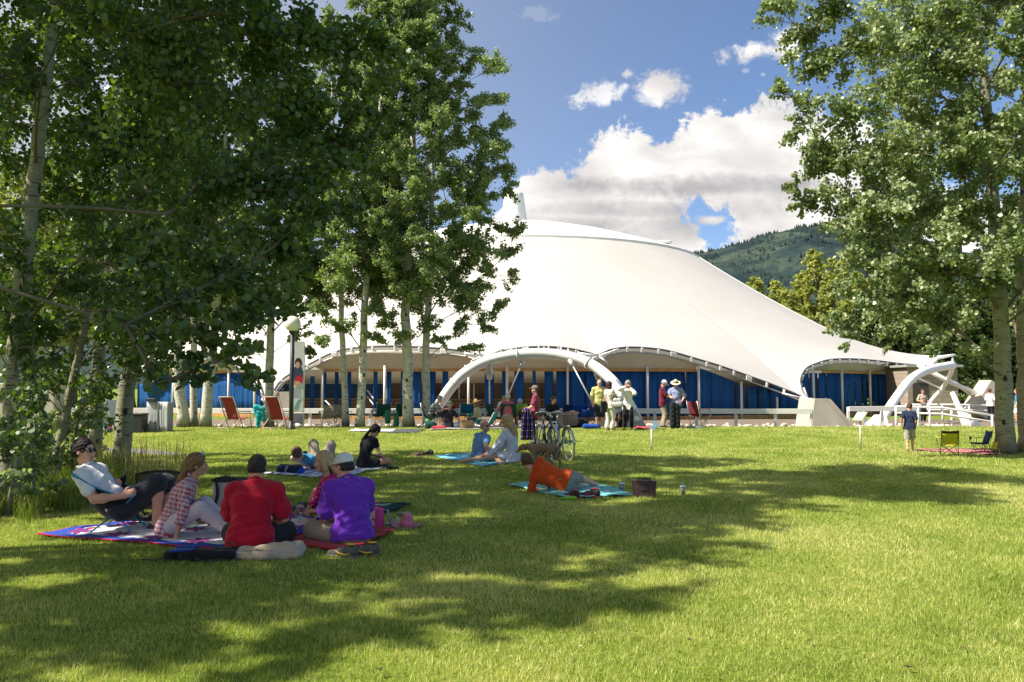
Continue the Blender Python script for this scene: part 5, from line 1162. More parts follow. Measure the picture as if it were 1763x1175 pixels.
    INFO['purple'] = person('man in purple polo shirt and white cap sitting with his back half turned', loc, y, .94, pel=(0, 0, .12), lean=(8, 28), head=(26, -12, 0), wide=1.12, belly=.05,
        ra=dict(t=(.05, .38, .20), p=(.9, -.5, -.5), d=(-.6, .6, 0)), la=dict(t=T(560, 900, .22), p=(-.4, -.5, -.9), d=(.3, .8, -.1), n=(.6, 0, -.5)), rl=dict(t=(-.16, .36, .09), p=(1, .2, .12), d=(-.8, .5, -.1)), ll=dict(t=(.10, .44, .08), p=(-1, .25, .10), d=(.8, .4, -.1)),
        sk='ruddy', top=dict(m=cloth('purple_cotton', (.16, .032, .46)), sl=.8, collar=True, hem=.07, fold=.011, ex=.027, flare=.02), bot=dict(m=cloth('khaki_cotton', (.36, .30, .21)), cov=.95, flare=.03), hair=dict(s='buzz', m=H_SP, x=.005), hat=dict(s='cap', m=cloth('white_cap_cloth', (.74, .74, .76))), vox=.0072, group=PG)
    b = MB(); i = INFO['purple']; E, Wp = i['J'][-1][0], i['J'][-1][1]; d = (Wp-E).normalized(); c = Wp-d*.03; b.tube([c-d*.008, c+d*.008], .034, 14); b.build('watch', M_('watch_steel', (.5, .5, .48), .3, metal=.8), i['root'])
    i = INFO['floral']; E, Wp = i['J'][-1][0], i['J'][-1][1]; d = (Wp-E).normalized(); c = Wp-d*.03; b = MB(); b.tube([c-d*.010, c+d*.010], .029, 14); b.build('watch', M_('watch_steel'), i['root'])
    # sunglasses pushed up on the plaid woman's hair
    i = INFO['plaid']; b = MB()
    for sg in (-1, 1): b.sphere(i['hc'](sg*.035, .058, .118), .027, 12, 0, (1, .5, .75), i['hM'])
    b.tube([i['hc'](-.07, 0, .09), i['hc'](-.05, .06, .115), i['hc'](.05, .06, .115), i['hc'](.07, 0, .09)], .004, 5); b.build('sunglasses', M_('pale_lens', (.35, .37, .42), .15), i['root'])
    # reader lying on his back
    loc = G(538, 812); y = R_(-22); T = LF(loc, y, 1.0)
    INFO['reader'] = person('youth in khaki shorts lying on his back, knees up, with a phone', loc, y, 1.0, pel=T(548, 796, .5), lean=(-82, -70), head=(6, 48, 0), neckd=0,
        la=dict(t=T(522, 802, .0), p=(-1, -.2, .8), d=(.8, .3, -.2), n=(.2, .3, -1)), ra=dict(t=T(527, 792, .25), p=(1, .3, -.6), d=(-.3, .0, .9), n=(-.2, -.6, 0), c=1.0), rl=dict(t=T(574, 798, .86), p=(.1, .1, 1)), ll=dict(t=T(541, 798, .86), p=(-.15, .1, 1)),
        sk='tan', top=dict(m=cloth('sky_blue_cotton', (.045, .23, .42)), sl=.6, fold=.004), bot=dict(m=cloth('khaki_cotton'), cov=.86, flare=.025), hair=dict(s='short', m=H_CH, x=.014), vox=.009)
    # dark haired woman
    loc = G(628, 807); y = R_(-38); T = LF(loc, y, .96)
    INFO['dark'] = person('woman in black t-shirt with long dark hair sitting bent over on a striped towel', loc, y, .93, pel=(-.02, 0, .12), lean=(8, 30), head=(-10, -38, 0), fem=True,
        ra=dict(t=(.12, .34, .22), p=(.8, -.6, -.5)), la=dict(t=(-.02, .36, .22), p=(-.8, -.5, -.5)), rl=dict(t=(-.06, .40, .08), p=(1, .25, .2), d=(-.8, .4, -.1)), ll=dict(t=(.12, .44, .08), p=(-1, .2, .1), d=(.8, .4, -.1)),
        sk='tan', top=dict(m=cloth('black_cotton', (.012, .013, .017)), sl=.42, hem=.07, fold=.005), bot=dict(m=cloth('black_shorts', (.015, .015, .018)), cov=.45), hair=dict(s='pony', m=H_DK, low=True, L=.26, sx=-.05), vox=.009)
    # couple on the blue towel
    loc = G(830, 797); y = R_(-52); T = LF(loc, y, 1.0)
    INFO['blue'] = person('bald man in blue t-shirt, white shorts and sunglasses looking back over his shoulder', loc, y, .96, pel=T(822, 789, .1), lean=(2, 26), side=4, head=(-78, 2, 12), wide=1.08,
        ra=dict(t=T(846, 782, -.12), p=(.6, -.7, -.2), d=(.3, .7, -.3), n=(-.5, 0, -.7)), la=dict(t=T(852, 778, .3), p=(-.6, -.5, -.4)), rl=dict(t=T(872, 790, .55), p=(.3, 0, 1), d=(0, .7, .5)), ll=dict(t=T(862, 782, .95), p=(-.3, 0, 1), d=(0, .7, .5)),
        sk='ruddy', top=dict(m=cloth('denim_blue_cotton', (.12, .25, .46)), sl=.6, hem=.06, fold=.008), bot=dict(m=cloth('white_cotton'), cov=.9, flare=.03), hair=dict(s='fringe', m=H_GR, x=.004), glasses=True, beard=M_('grey_stubble', (.36, .26, .20), .9), vox=.009)
    loc = G(880, 797); y = R_(62); T = LF(loc, y, 1.0)
    INFO['blond'] = person('woman with long wavy blond hair and pale striped blouse, her back to us', loc, y, 1.0, pel=T(882, 784, .05), lean=(2, 16), head=(14, -6, 0), fem=True,
        la=dict(t=T(842, 781, -.12), p=(-.4, -.5, -.7), d=(-.2, .9, -.2), n=(.2, 0, -1), c=.3), ra=dict(t=T(850, 788, .3), p=(.6, -.5, -.5)), ll=dict(t=T(804, 793, -.18), p=(-.2, .2, 1), d=(-.3, .9, -.2)), rl=dict(t=T(862, 797, -.38), p=(.6, .8, .25), d=(-1, .2, -.2)),
        sk='tan', top=dict(m=plaid('pale_check', (.66, .68, .72), (.46, .52, .62), (.42, .20, .26), 26, .35, .07, (.2, .1, .4)), sl=1.85, hem=.13, fold=.009, ex=.022, flare=.025), bot=dict(m=cloth('white_cotton'), cov=.5), hair=dict(s='long', m=('wheat', (.42, .28, .13)), L=.34, x=.016), vox=.009)
    # boy in orange
    loc = G(950, 850); y = R_(-6); T = LF(loc, y, .9)
    INFO['boy'] = person('boy in orange long sleeved shirt lying on his side, propped on his elbow', loc, y, .9, pel=T(972, 829, .05), lean=(4, 4), side=-70, head=(14, -4, -10),
        la=dict(t=T(926, 843, .30), p=(-.6, -.7, -1), d=(.3, .9, 0), n=(0, 0, -1)), ra=dict(t=T(945, 838, .34), p=(.5, -.3, .5), d=(-.3, .5, -.5)), rl=dict(t=T(1026, 835, .68), p=(.2, .5, .1), d=(.75, .3, -.3)), ll=dict(t=T(1014, 842, .80), p=(.3, .5, 0), d=(.7, .5, -.2)),
        sk='light', top=dict(m=cloth('orange_jersey', (.62, .075, .008)), sl=1.85, hem=.06, fold=.008), bot=dict(m=cloth('grey_shorts', (.25, .24, .21)), cov=.72, flare=.02), hair=dict(s='short', m=H_CH, x=.014), shoe=None, vox=.0078)
    # standing man with the plaid blanket
    q = P(922, 760, 24); loc = gz(q.x, 24); y = R_(82)
    INFO['maroon'] = person('man in maroon shirt and cap standing with a purple plaid blanket over his arm', loc, y, .96, head=(4, 0, 0), wide=1.15, belly=.04, pel=(0, 0, .93), lean=(-2, 2),
        la=dict(t=(-.28, .26, 1.02), p=(-.5, -.8, -.2), d=(.2, .9, -.1)), ra=dict(t=(.22, .24, 1.05), p=(.5, -.8, -.2), d=(-.2, .9, 0)), rl=dict(t=(.11, .02, .08)), ll=dict(t=(-.11, -.04, .08)),
        sk='ruddy', top=dict(m=cloth('maroon_cotton', (.24, .035, .075)), sl=.8, collar=True, hem=.16, fold=.008, ex=.022, flare=.02), bot=dict(m=cloth('dark_denim', (.018, .022, .035)), cov=1.95), hair=dict(s='buzz', m=H_SP, x=.004), hat=dict(s='cap', m=cloth('taupe_cap', (.20, .165, .12))), beard=M_('grey_goatee', (.22, .20, .18), .9), shoe=M_('dark_shoe'), vox=.01)
    SG = 'people standing at the tent side of the lawn'
    def std(label, px, D, yaw, sc=1.0, **kw):
        q = P(px, 740, D); kw.setdefault('vox', .0115); kw.setdefault('group', SG); kw.setdefault('rl', dict(t=(.10, .03, .08))); kw.setdefault('ll', dict(t=(-.10, -.03, .08))); return person(label, gz(q.x, D), R_(yaw), sc, **kw)
    INFO['yellow'] = std('bald man in pale yellow polo and navy shorts looking down', 1032, 29.2, 184, 1.0, head=(0, -38, 0), wide=1.12, sk='ruddy', ra=dict(t=(.26, .06, .88)), la=dict(t=(-.26, .05, .88)), top=dict(m=cloth('pale_yellow_cotton', (.60, .56, .22)), sl=.8, collar=True, hem=.14, ex=.02, flare=.02), bot=dict(m=cloth('navy_cotton', (.012, .018, .045)), cov=.98, flare=.03), hair=dict(s='fringe', m=H_GR, x=.005), shoe=M_('tan_sandal', (.32, .20, .12), .8))
    INFO['bagwoman'] = std('auburn haired woman in white trousers seen from behind, bag on her shoulder', 1049, 27.9, -48, .95, fem=True, head=(-16, 0, 0), la=dict(t=(-.25, .05, .85)), ra=dict(t=(.14, .32, 1.05), p=(.6, -.7, -.3)), sk='tan', top=dict(m=cloth('ivory_cotton', (.66, .60, .54)), sl=.3, hem=.14), bot=dict(m=cloth('ivory_linen', (.62, .60, .52)), cov=1.9, flare=.035), hair=dict(s='bob', m=H_AU, x=.018), shoe=M_('tan_sandal'))
    INFO['white'] = std('grey haired woman in white blouse and black trousers, both hands at her face', 1082, 28.4, 172, .97, fem=True, head=(0, -8, 0), ra=dict(t=(.085, .17, 1.52), p=(1, .1, -.4), d=(-.5, -.2, .8), c=1.1), la=dict(t=(-.07, .18, 1.48), p=(-.8, .4, -.9), d=(.2, -.2, .9), c=1.1), rl=dict(t=(.16, .05, .08)), ll=dict(t=(-.12, .0, .08)), sk='tan', top=dict(m=cloth('white_cotton'), sl=1.8, hem=.22, ex=.02, flare=.02), bot=dict(m=cloth('black_cotton'), cov=1.93), hair=dict(s='bob', m=H_GR, x=.02), shoe=M_('tan_sandal'))
    std('man in burgundy polo, khaki trousers and white cap reading something in his hands', 1141, 29.7, -100, .99, wide=1.12, belly=.04, head=(0, -32, 0), ra=dict(t=(.12, .40, 1.12), p=(.5, -.7, -.6)), la=dict(t=(-.08, .42, 1.12), p=(-.5, -.7, -.6)), sk='ruddy', top=dict(m=cloth('burgundy_cotton', (.14, .012, .035)), sl=.75, collar=True, hem=.14, ex=.02), bot=dict(m=cloth('khaki_cotton'), cov=1.95), hair=dict(s='buzz', m=H_GR, x=.004), hat=dict(s='cap', m=cloth('white_cap_cloth')), shoe=M_('dark_shoe'))
    std('man in blue print shirt and wide straw hat facing the man in burgundy', 1164, 29.6, 152, .98, wide=1.15, belly=.05, head=(18, -26, 0), ra=dict(t=(.06, .36, 1.12), p=(.7, -.6, -.4)), la=dict(t=(-.26, .10, .98), p=(-.5, -.8, -.2)), sk='ruddy', top=dict(m=blotch('blue_print', (.24, .28, .44), [(.05, .08, .25)], 14, .42), sl=.85, collar=True, hem=.14, ex=.024, flare=.02), bot=dict(m=cloth('black_cotton'), cov=1.95), hair=dict(s='buzz', m=H_GR, x=.004), hat=dict(s='straw', m=M_('pale_straw', (.62, .52, .34), .9), r=.19, band=cloth('black_cotton')), shoe=M_('dark_shoe'))
    q = P(1567, 776, 19.4); INFO['walker'] = person('barefoot boy in navy t-shirt and grey shorts walking away past the sign', gz(q.x, 19.4), R_(-24), .655, head=(-38, -14, 0), ra=dict(t=(.20, .10, .90)), la=dict(t=(-.26, -.10, .93)), rl=dict(t=(.09, .22, .09)), ll=dict(t=(-.09, -.20, .12), d=(0, 1, -.4)), sk='tan', top=dict(m=cloth('navy_tee', (.022, .035, .085)), sl=.7, hem=.12, flare=.02, ex=.018), bot=dict(m=cloth('light_grey_cotton', (.40, .37, .33)), cov=1.0, flare=.035), hair=dict(s='short', m=H_CH, x=.018), vox=.012)
    std('person in tan top and black trousers in front of the block building', 1590, 43.5, 184, .98, ra=dict(t=(.2, .2, 1.1)), la=dict(t=(-.2, .2, 1.1)), sk='tan', top=dict(m=cloth('tan_linen', (.50, .42, .32)), sl=.8, hem=.14), bot=dict(m=cloth('black_cotton'), cov=1.95), hair=dict(s='short', m=H_CH), shoe=M_('dark_shoe'), vox=.016)
    std('man in white short sleeved shirt and black trousers left of the thick trunk', 1706, 43, -62, 1.0, ra=dict(t=(.2, .25, .98), p=(.5, -.8, -.2)), la=dict(t=(-.2, .25, .98), p=(-.5, -.8, -.2)), sk='ruddy', top=dict(m=cloth('white_cotton'), sl=.8, hem=.1), bot=dict(m=cloth('black_cotton'), cov=1.95), hair=dict(s='short', m=H_CH), shoe=M_('dark_shoe'), vox=.016)
    std('person in light blue shirt between the two right hand trunks', 1753, 42, 60, 1.0, sk='ruddy', top=dict(m=cloth('sky_blue_cotton'), sl=.8, hem=.1), bot=dict(m=cloth('white_cotton'), cov=.9), hair=dict(s='short', m=('ginger', (.35, .12, .04))), shoe=M_('dark_shoe'), vox=.016)
    std('usher in white shirt seen from behind inside the tent wall', 487, 44.5, -20, 1.0, ra=dict(t=(.2, .2, 1.1)), sk='tan', top=dict(m=cloth('white_cotton'), sl=1.6, hem=.1), bot=dict(m=cloth('black_cotton'), cov=1.95), hair=dict(s='short', m=H_DK), shoe=M_('dark_shoe'), vox=.016)
    QG = 'people seated along the tent side of the lawn'
    def sit(label, px, D, yaw, sc=1.0, h=.12, **kw):
        q = P(px, 740, D); kw.setdefault('vox', .0115); kw.setdefault('group', QG); kw.setdefault('lean', (4, 14))
        if h > .25: kw.setdefault('rl', dict(t=(.11, .44, .08), p=(0, .5, 1))); kw.setdefault('ll', dict(t=(-.11, .42, .08), p=(0, .5, 1)))
        else: kw.setdefault('rl', dict(t=(-.10, .40, .08), p=(1, .2, .15))); kw.setdefault('ll', dict(t=(.12, .46, .08), p=(-1, .2, .15)))
        kw.setdefault('ra', dict(t=(.13, .34, h+.16), p=(.7, -.6, -.5))); kw.setdefault('la', dict(t=(-.13, .34, h+.16), p=(-.7, -.6, -.5))); return person(label, gz(q.x, D), R_(yaw), sc, pel=(0, 0, h), **kw)
    sit('grey haired man in striped grey polo sitting hunched on a low chair by the birches', 742, 29.6, -88, 1.0, .42, lean=(14, 34), head=(0, -26, 0), ra=dict(t=(.15, .52, .66), p=(.6, -.5, -.6)), la=dict(t=(-.1, .54, .66), p=(-.6, -.5, -.6)), sk='ruddy', wide=1.1, top=dict(m=stripes('grey_stripes', [(.30, .30, .26), (.16, .17, .16), (.34, .33, .30)], 9, 2), sl=.8, collar=True, hem=.06), bot=dict(m=cloth('dark_green_grey', (.06, .065, .05)), cov=.95), hair=dict(s='short', m=H_GR))
    sit('person in black t-shirt and banded straw hat sitting on the blanket, back to us', 772, 29.0, -14, 1.0, .12, lean=(2, 12), head=(-12, -4, 0), sk='tan', la=dict(t=(-.34, .0, .10), p=(-.5, -.8, 0)), ra=dict(t=(.28, .30, .22), p=(.8, -.5, -.4)), top=dict(m=cloth('black_cotton'), sl=.6, hem=.07, ex=.016), bot=dict(m=cloth('white_cotton'), cov=.9), hair=dict(s='short', m=H_GR), hat=dict(s='straw', m=M_('pale_straw'), r=.15, band=cloth('black_cotton')))
    sit('woman in broad straw hat and tan tank top turned left, on the turquoise beach chair', 826, 29.3, 78, .96, .24, fem=True, lean=(6, 14), head=(4, -14, 0), sk='tan', top=dict(m=cloth('tan_yellow_top', (.48, .38, .17)), sl=.0, hem=.04), bot=dict(m=cloth('teal_cotton', (.02, .17, .16)), cov=1.3, flare=.03), hair=dict(s='bob', m=H_SB), hat=dict(s='straw', m=M_('golden_straw', (.50, .33, .14), .9), r=.21, tilt=-6), rl=dict(t=(.10, .55, .08), p=(0, .5, 1)), ll=dict(t=(-.10, .50, .08), p=(0, .5, 1)))
    sit('man in white shirt and dark cap leaning forward in the left green camp chair', 858, 30.2, -64, 1.0, .42, lean=(14, 26), head=(-4, -20, 0), sk='ruddy', top=dict(m=cloth('white_cotton'), sl=1.7, hem=.06), bot=dict(m=cloth('dark_denim'), cov=1.9), hair=dict(s='buzz', m=H_GR), hat=dict(s='cap', m=cloth('navy_cotton')), shoe=M_('dark_shoe'))
    sit('white haired person with pink sleeves in the right green camp chair, back to us', 874, 29.4, 3, 1.0, .42, lean=(-6, 6), head=(0, -8, 0), sk='ruddy', top=dict(m=cloth('pink_cotton', (.48, .10, .16)), sl=1.7, hem=.06), bot=dict(m=cloth('dark_denim'), cov=1.9), hair=dict(s='short', m=('white', (.48, .46, .43)), x=.02), ra=dict(t=(.27, .22, .62), p=(.5, -.8, -.5)), la=dict(t=(-.27, .22, .62), p=(-.5, -.8, -.5)))
    sit('white haired man in lime green shirt bending towards us', 898, 30.8, 172, 1.0, .42, lean=(30, 44), head=(0, -48, 0), sk='ruddy', wide=1.1, top=dict(m=cloth('lime_cotton', (.30, .52, .05)), sl=.8, hem=.05), bot=dict(m=cloth('dark_green_grey'), cov=1.0), hair=dict(s='short', m=('white', (.48, .46, .43)), x=.012), ra=dict(t=(.2, .42, .55), p=(.7, -.3, -.6)), la=dict(t=(-.2, .42, .55), p=(-.7, -.3, -.6)), shoe=M_('dark_shoe'))
    sit('brown haired person in black sitting behind the bicycle handlebars', 948, 29.6, -150, 1.0, .36, lean=(10, 22), head=(0, -20, 0), sk='tan', top=dict(m=cloth('black_cotton'), sl=.7, hem=.05), bot=dict(m=cloth('dark_denim'), cov=1.9), hair=dict(s='short', m=H_CH), shoe=M_('dark_shoe'))
    sit('person in dark shirt and grey cap reclining behind the woman in white blouse', 1072, 30.0, 128, 1.0, .12, lean=(-34, -22), head=(0, -20, 0), sk='brown', top=dict(m=cloth('navy_cotton'), sl=.7, hem=.05), bot=dict(m=cloth('navy_cotton'), cov=.9), hair=dict(s='buzz', m=H_DK), hat=dict(s='cap', m=cloth('grey_cap', (.22, .22, .23))), rl=dict(t=(.14, .50, .08), p=(0, .5, 1)), ll=dict(t=(-.14, .42, .08), p=(0, .5, 1)), ra=dict(t=(.28, .22, .42), p=(.7, -.3, -.3)))
    sit('person in patterned shirt sitting beyond the left tree trunks beside the folding sign', 133, 28.5, -100, 1.0, .3, lean=(10, 24), head=(0, -12, 0), sk='tan', top=dict(m=blotch('red_white_print', (.55, .52, .55), [(.35, .03, .06), (.06, .10, .30)], 16, .5), sl=.8, hem=.06), bot=dict(m=cloth('navy_cotton'), cov=1.8), hair=dict(s='short', m=H_DK), hat=dict(s='cap', m=cloth('cobalt', (.01, .06, .36))))
people()
# ================================================================ OBJECTS ON THE LAWN
def blanket(name, label, cat, cpx_, m, th=.012, wr=.012, n=26, lift=.012, seed=0, group=None, D=None, fold=None):
    """cpx_ = four corners as photo pixels on the ground, in order"""
    c = [G(x, y) if D is None else gz(P(x, y, D[i]).x, D[i]) for i, (x, y) in enumerate(cpx_)]; r = random.Random(seed); p0 = c[0]; c0 = sum(c, Vector((0,0,0)))/4
    g = []; uv = []; a1, a2, a3 = r.uniform(0, 6), r.uniform(0, 6), r.uniform(3, 6)
    for i in range(n+1):
        row = []
        for j in range(n+1):
            u, v = i/n, j/n; e = .012*math.sin(9*v+a1)*(1-u)*0
            q = c[0]*(1-u)*(1-v)+c[1]*(1-u)*v+c[2]*u*v+c[3]*u*(1-v)
            ed = min(u, 1-u, v, 1-v); off = (math.sin(11*v+a1)+math.sin(23*u+a2))*.018*(1-min(1, ed*5)); d = (q-c0); d.z = 0
            if d.length > 1e-6: q = q+d.normalized()*off
            z = ground_z(q.x, q.y)+lift+th+wr*(.5+.5*math.sin(a3*2.1*u+5*math.sin(4*v+a1)+a2))*(.6+.4*math.sin(17*v+7*u)) + (.018*max(0, math.sin(14*v+a2))*(ed < .12) if wr > .008 else 0)
            row.append(Vector((q.x, q.y, z))-c0); uv.append((u, v))
        g.append(row)
    mb = MB(); mb.sheet(g, th); o = mb.build(name, m); o.location = c0; tag(o, label, cat, group)
    me = o.data; ul = me.uv_layers.new(name='UVMap'); N = (n+1)**2; vi = np.zeros(len(me.loops), np.int32); me.loops.foreach_get('vertex_index', vi); ul.data.foreach_set('uv', np.array(uv, np.float32)[vi % N].ravel())
    if any(p.normal.z < 0 for p in list(me.polygons)[:1]): me.flip_normals()
    return o
def lump(name, label, cat, loc, prims, m, vox=.008, yaw=0, amp=.006, group=None, parent=None, seed=0, s=1.0):
    sd = SD()
    for p in prims: sd.cap(p[0], p[1], p[2], p[3] if len(p) > 3 else p[2], p[5] if len(p) > 5 else .02, p[4] if len(p) > 4 else None)
    o = sd_obj(name, sd, vox, m, parent, folds(amp, seed, s) if amp else None)
    if not parent: o.location = loc; o.rotation_euler = (0, 0, yaw); tag(o, label, cat, group)
    return o
BLK = M_('black_webbing', (.012, .012, .014), .7); STEEL = M_('grey_tube', (.42, .42, .40), .35, .05, metal=.5)
def quilt_mat():
    m, t, b, o = newmat('star_quilt_cloth'); uv = t.n('ShaderNodeTexCoord').outputs['UV']; sp = t.n('ShaderNodeSeparateXYZ', {0: uv}); u, v = sp.outputs[0], sp.outputs[1]
    ed = t.m('MINIMUM', t.m('MINIMUM', u, t.m('SUBTRACT', 1, u)), t.m('MINIMUM', v, t.m('SUBTRACT', 1, v)))
    wig = t.m('MULTIPLY', t.m('ABSOLUTE', t.m('SUBTRACT', t.m('FRACT', t.m('MULTIPLY', t.m('ADD', u, v), 9)), .5)), .05)
    x = t.m('SUBTRACT', t.m('FRACT', t.m('MULTIPLY', u, 5)), .5); y = t.m('SUBTRACT', t.m('FRACT', t.m('MULTIPLY', v, 4)), .5)
    r = t.m('SQRT', t.m('ADD', t.m('MULTIPLY', x, x), t.m('MULTIPLY', y, y))); a = t.m('ARCTAN2', y, x)
    tri = t.m('ABSOLUTE', t.m('SUBTRACT', t.m('FRACT', t.m('MULTIPLY', a, 8/6.28318)), .5)); R = t.m('ADD', .15, t.m('MULTIPLY', tri, .44)); star = t.m('LESS_THAN', r, R); inner = t.m('LESS_THAN', r, t.m('MULTIPLY', R, .55)); alt = t.m('GREATER_THAN', t.m('FRACT', t.m('MULTIPLY', a, 4/6.28318)), .5)
    W = (.66, .65, .66, 1); B = (.035, .075, .36, 1); Rd = (.42, .012, .035, 1)
    col = t.mix(star, W, t.mix(alt, B, Rd)); col = t.mix(inner, col, t.mix(alt, Rd, B)); col = t.mix(t.m('LESS_THAN', t.m('ADD', ed, wig), .085), col, B); col = t.mix(t.m('LESS_THAN', ed, .008), col, Rd)
    t.put(b.inputs['Base Color'], col); b.inputs['Roughness'].default_value = .95; b.inputs['Specular IOR Level'].default_value = .1
    bp = t.n('ShaderNodeBump', {'Strength': .6, 'Distance': .02, 'Height': t.noise(uv, 26, 4, .6, 1)}); t.put(b.inputs['Normal'], bp.outputs[0]); return m
def rugs():
    blanket('quilt', 'large white quilt with blue border and red and blue stars under the front group', 'quilt', [(62, 924), (356, 876), (596, 898), (432, 952)], quilt_mat(), .012, .016, 40, seed=1)
    blanket('red_blanket', 'bright red fleece blanket under the man in purple', 'blanket', [(492, 940), (560, 905), (682, 917), (598, 957)], cloth('red_fleece', (.42, .006, .012), .15, .6), .012, .03, 26, .02, seed=2)
    blanket('dark_green_blanket', 'dark green plaid blanket lying rumpled behind the floral blouse', 'blanket', [(486, 882), (560, 866), (706, 872), (640, 893)], stripes('dark_green_stripes', [(.012, .05, .045), (.02, .085, .07), (.008, .03, .03), (.015, .06, .05)], 9, 1, 'UV'), .02, .035, 30, .015, seed=3)
    blanket('towel', 'white and blue striped towel under the reader and the woman in black', 'towel', [(452, 818), (565, 799), (678, 803), (578, 826)], stripes('white_blue_stripes', [(.60, .62, .66), (.62, .64, .68), (.12, .17, .36), (.60, .62, .66), (.30, .36, .52)], 3, 0, 'UV'), .01, .012, 24, seed=4, group='towels')
    blanket('towel', 'bright blue patterned towel under the couple', 'towel', [(746, 787), (845, 779), (930, 790), (833, 805)], stripes('turquoise_stripes', [(.03, .26, .42), (.22, .48, .60), (.02, .20, .36), (.05, .33, .48), (.30, .55, .65)], 4.5, 0, 'UV'), .01, .015, 24, seed=5, group='towels')
    blanket('towel', 'turquoise, white and lime beach towel under the boy in orange', 'towel', [(871, 837), (1010, 828), (1096, 855), (976, 860)], blotch('aqua_print', (.16, .45, .46), [(.62, .68, .66), (.22, .46, .04), (.03, .14, .35)], 7, .40, 'UV'), .012, .02, 30, seed=6, group='towels')
    blanket('picnic_sheet', 'pale picnic sheet under the straw hat group near the arch', 'blanket', [(739, 742), (746, 735), (862, 733), (868, 739)], cloth('pale_sheet', (.55, .50, .50), .1), .01, .02, 20, D=[28.0, 29.8, 29.8, 28.4], seed=7)
    blanket('ground_mat', 'dark grey mat in front of the thick birch trunk', 'mat', [(666, 744), (690, 739), (733, 738), (718, 744)], cloth('slate_mat', (.05, .055, .07), .15), .01, .01, 14, D=[26.6, 28.3, 28.3, 26.8], seed=8, group='mats by the birches')
    blanket('ground_mat', 'white mat in front of the pair of birches by the lamp', 'mat', [(600, 742), (612, 738), (684, 738), (676, 743)], cloth('white_mat', (.60, .60, .62), .1), .01, .012, 14, D=[27.2, 28.3, 28.3, 27.0], seed=9, group='mats by the birches')
    blanket('picnic_sheet', 'pink patterned picnic blanket under the yellow and blue camp chairs', 'blanket', [(1576, 777), (1600, 774), (1722, 775), (1716, 785)], blotch('pink_print', (.42, .14, .16), [(.55, .42, .40), (.20, .04, .08)], 9, .4, 'UV'), .01, .012, 24, seed=10)
    blanket('towel', 'red towel spread behind the woman in white by the arch foot', 'towel', [(1092, 740), (1096, 735), (1132, 735), (1130, 740)], cloth('rose_red', (.45, .04, .07)), .015, .04, 16, D=[28.6, 29.8, 29.8, 28.8], seed=11, group='towels')
rugs()
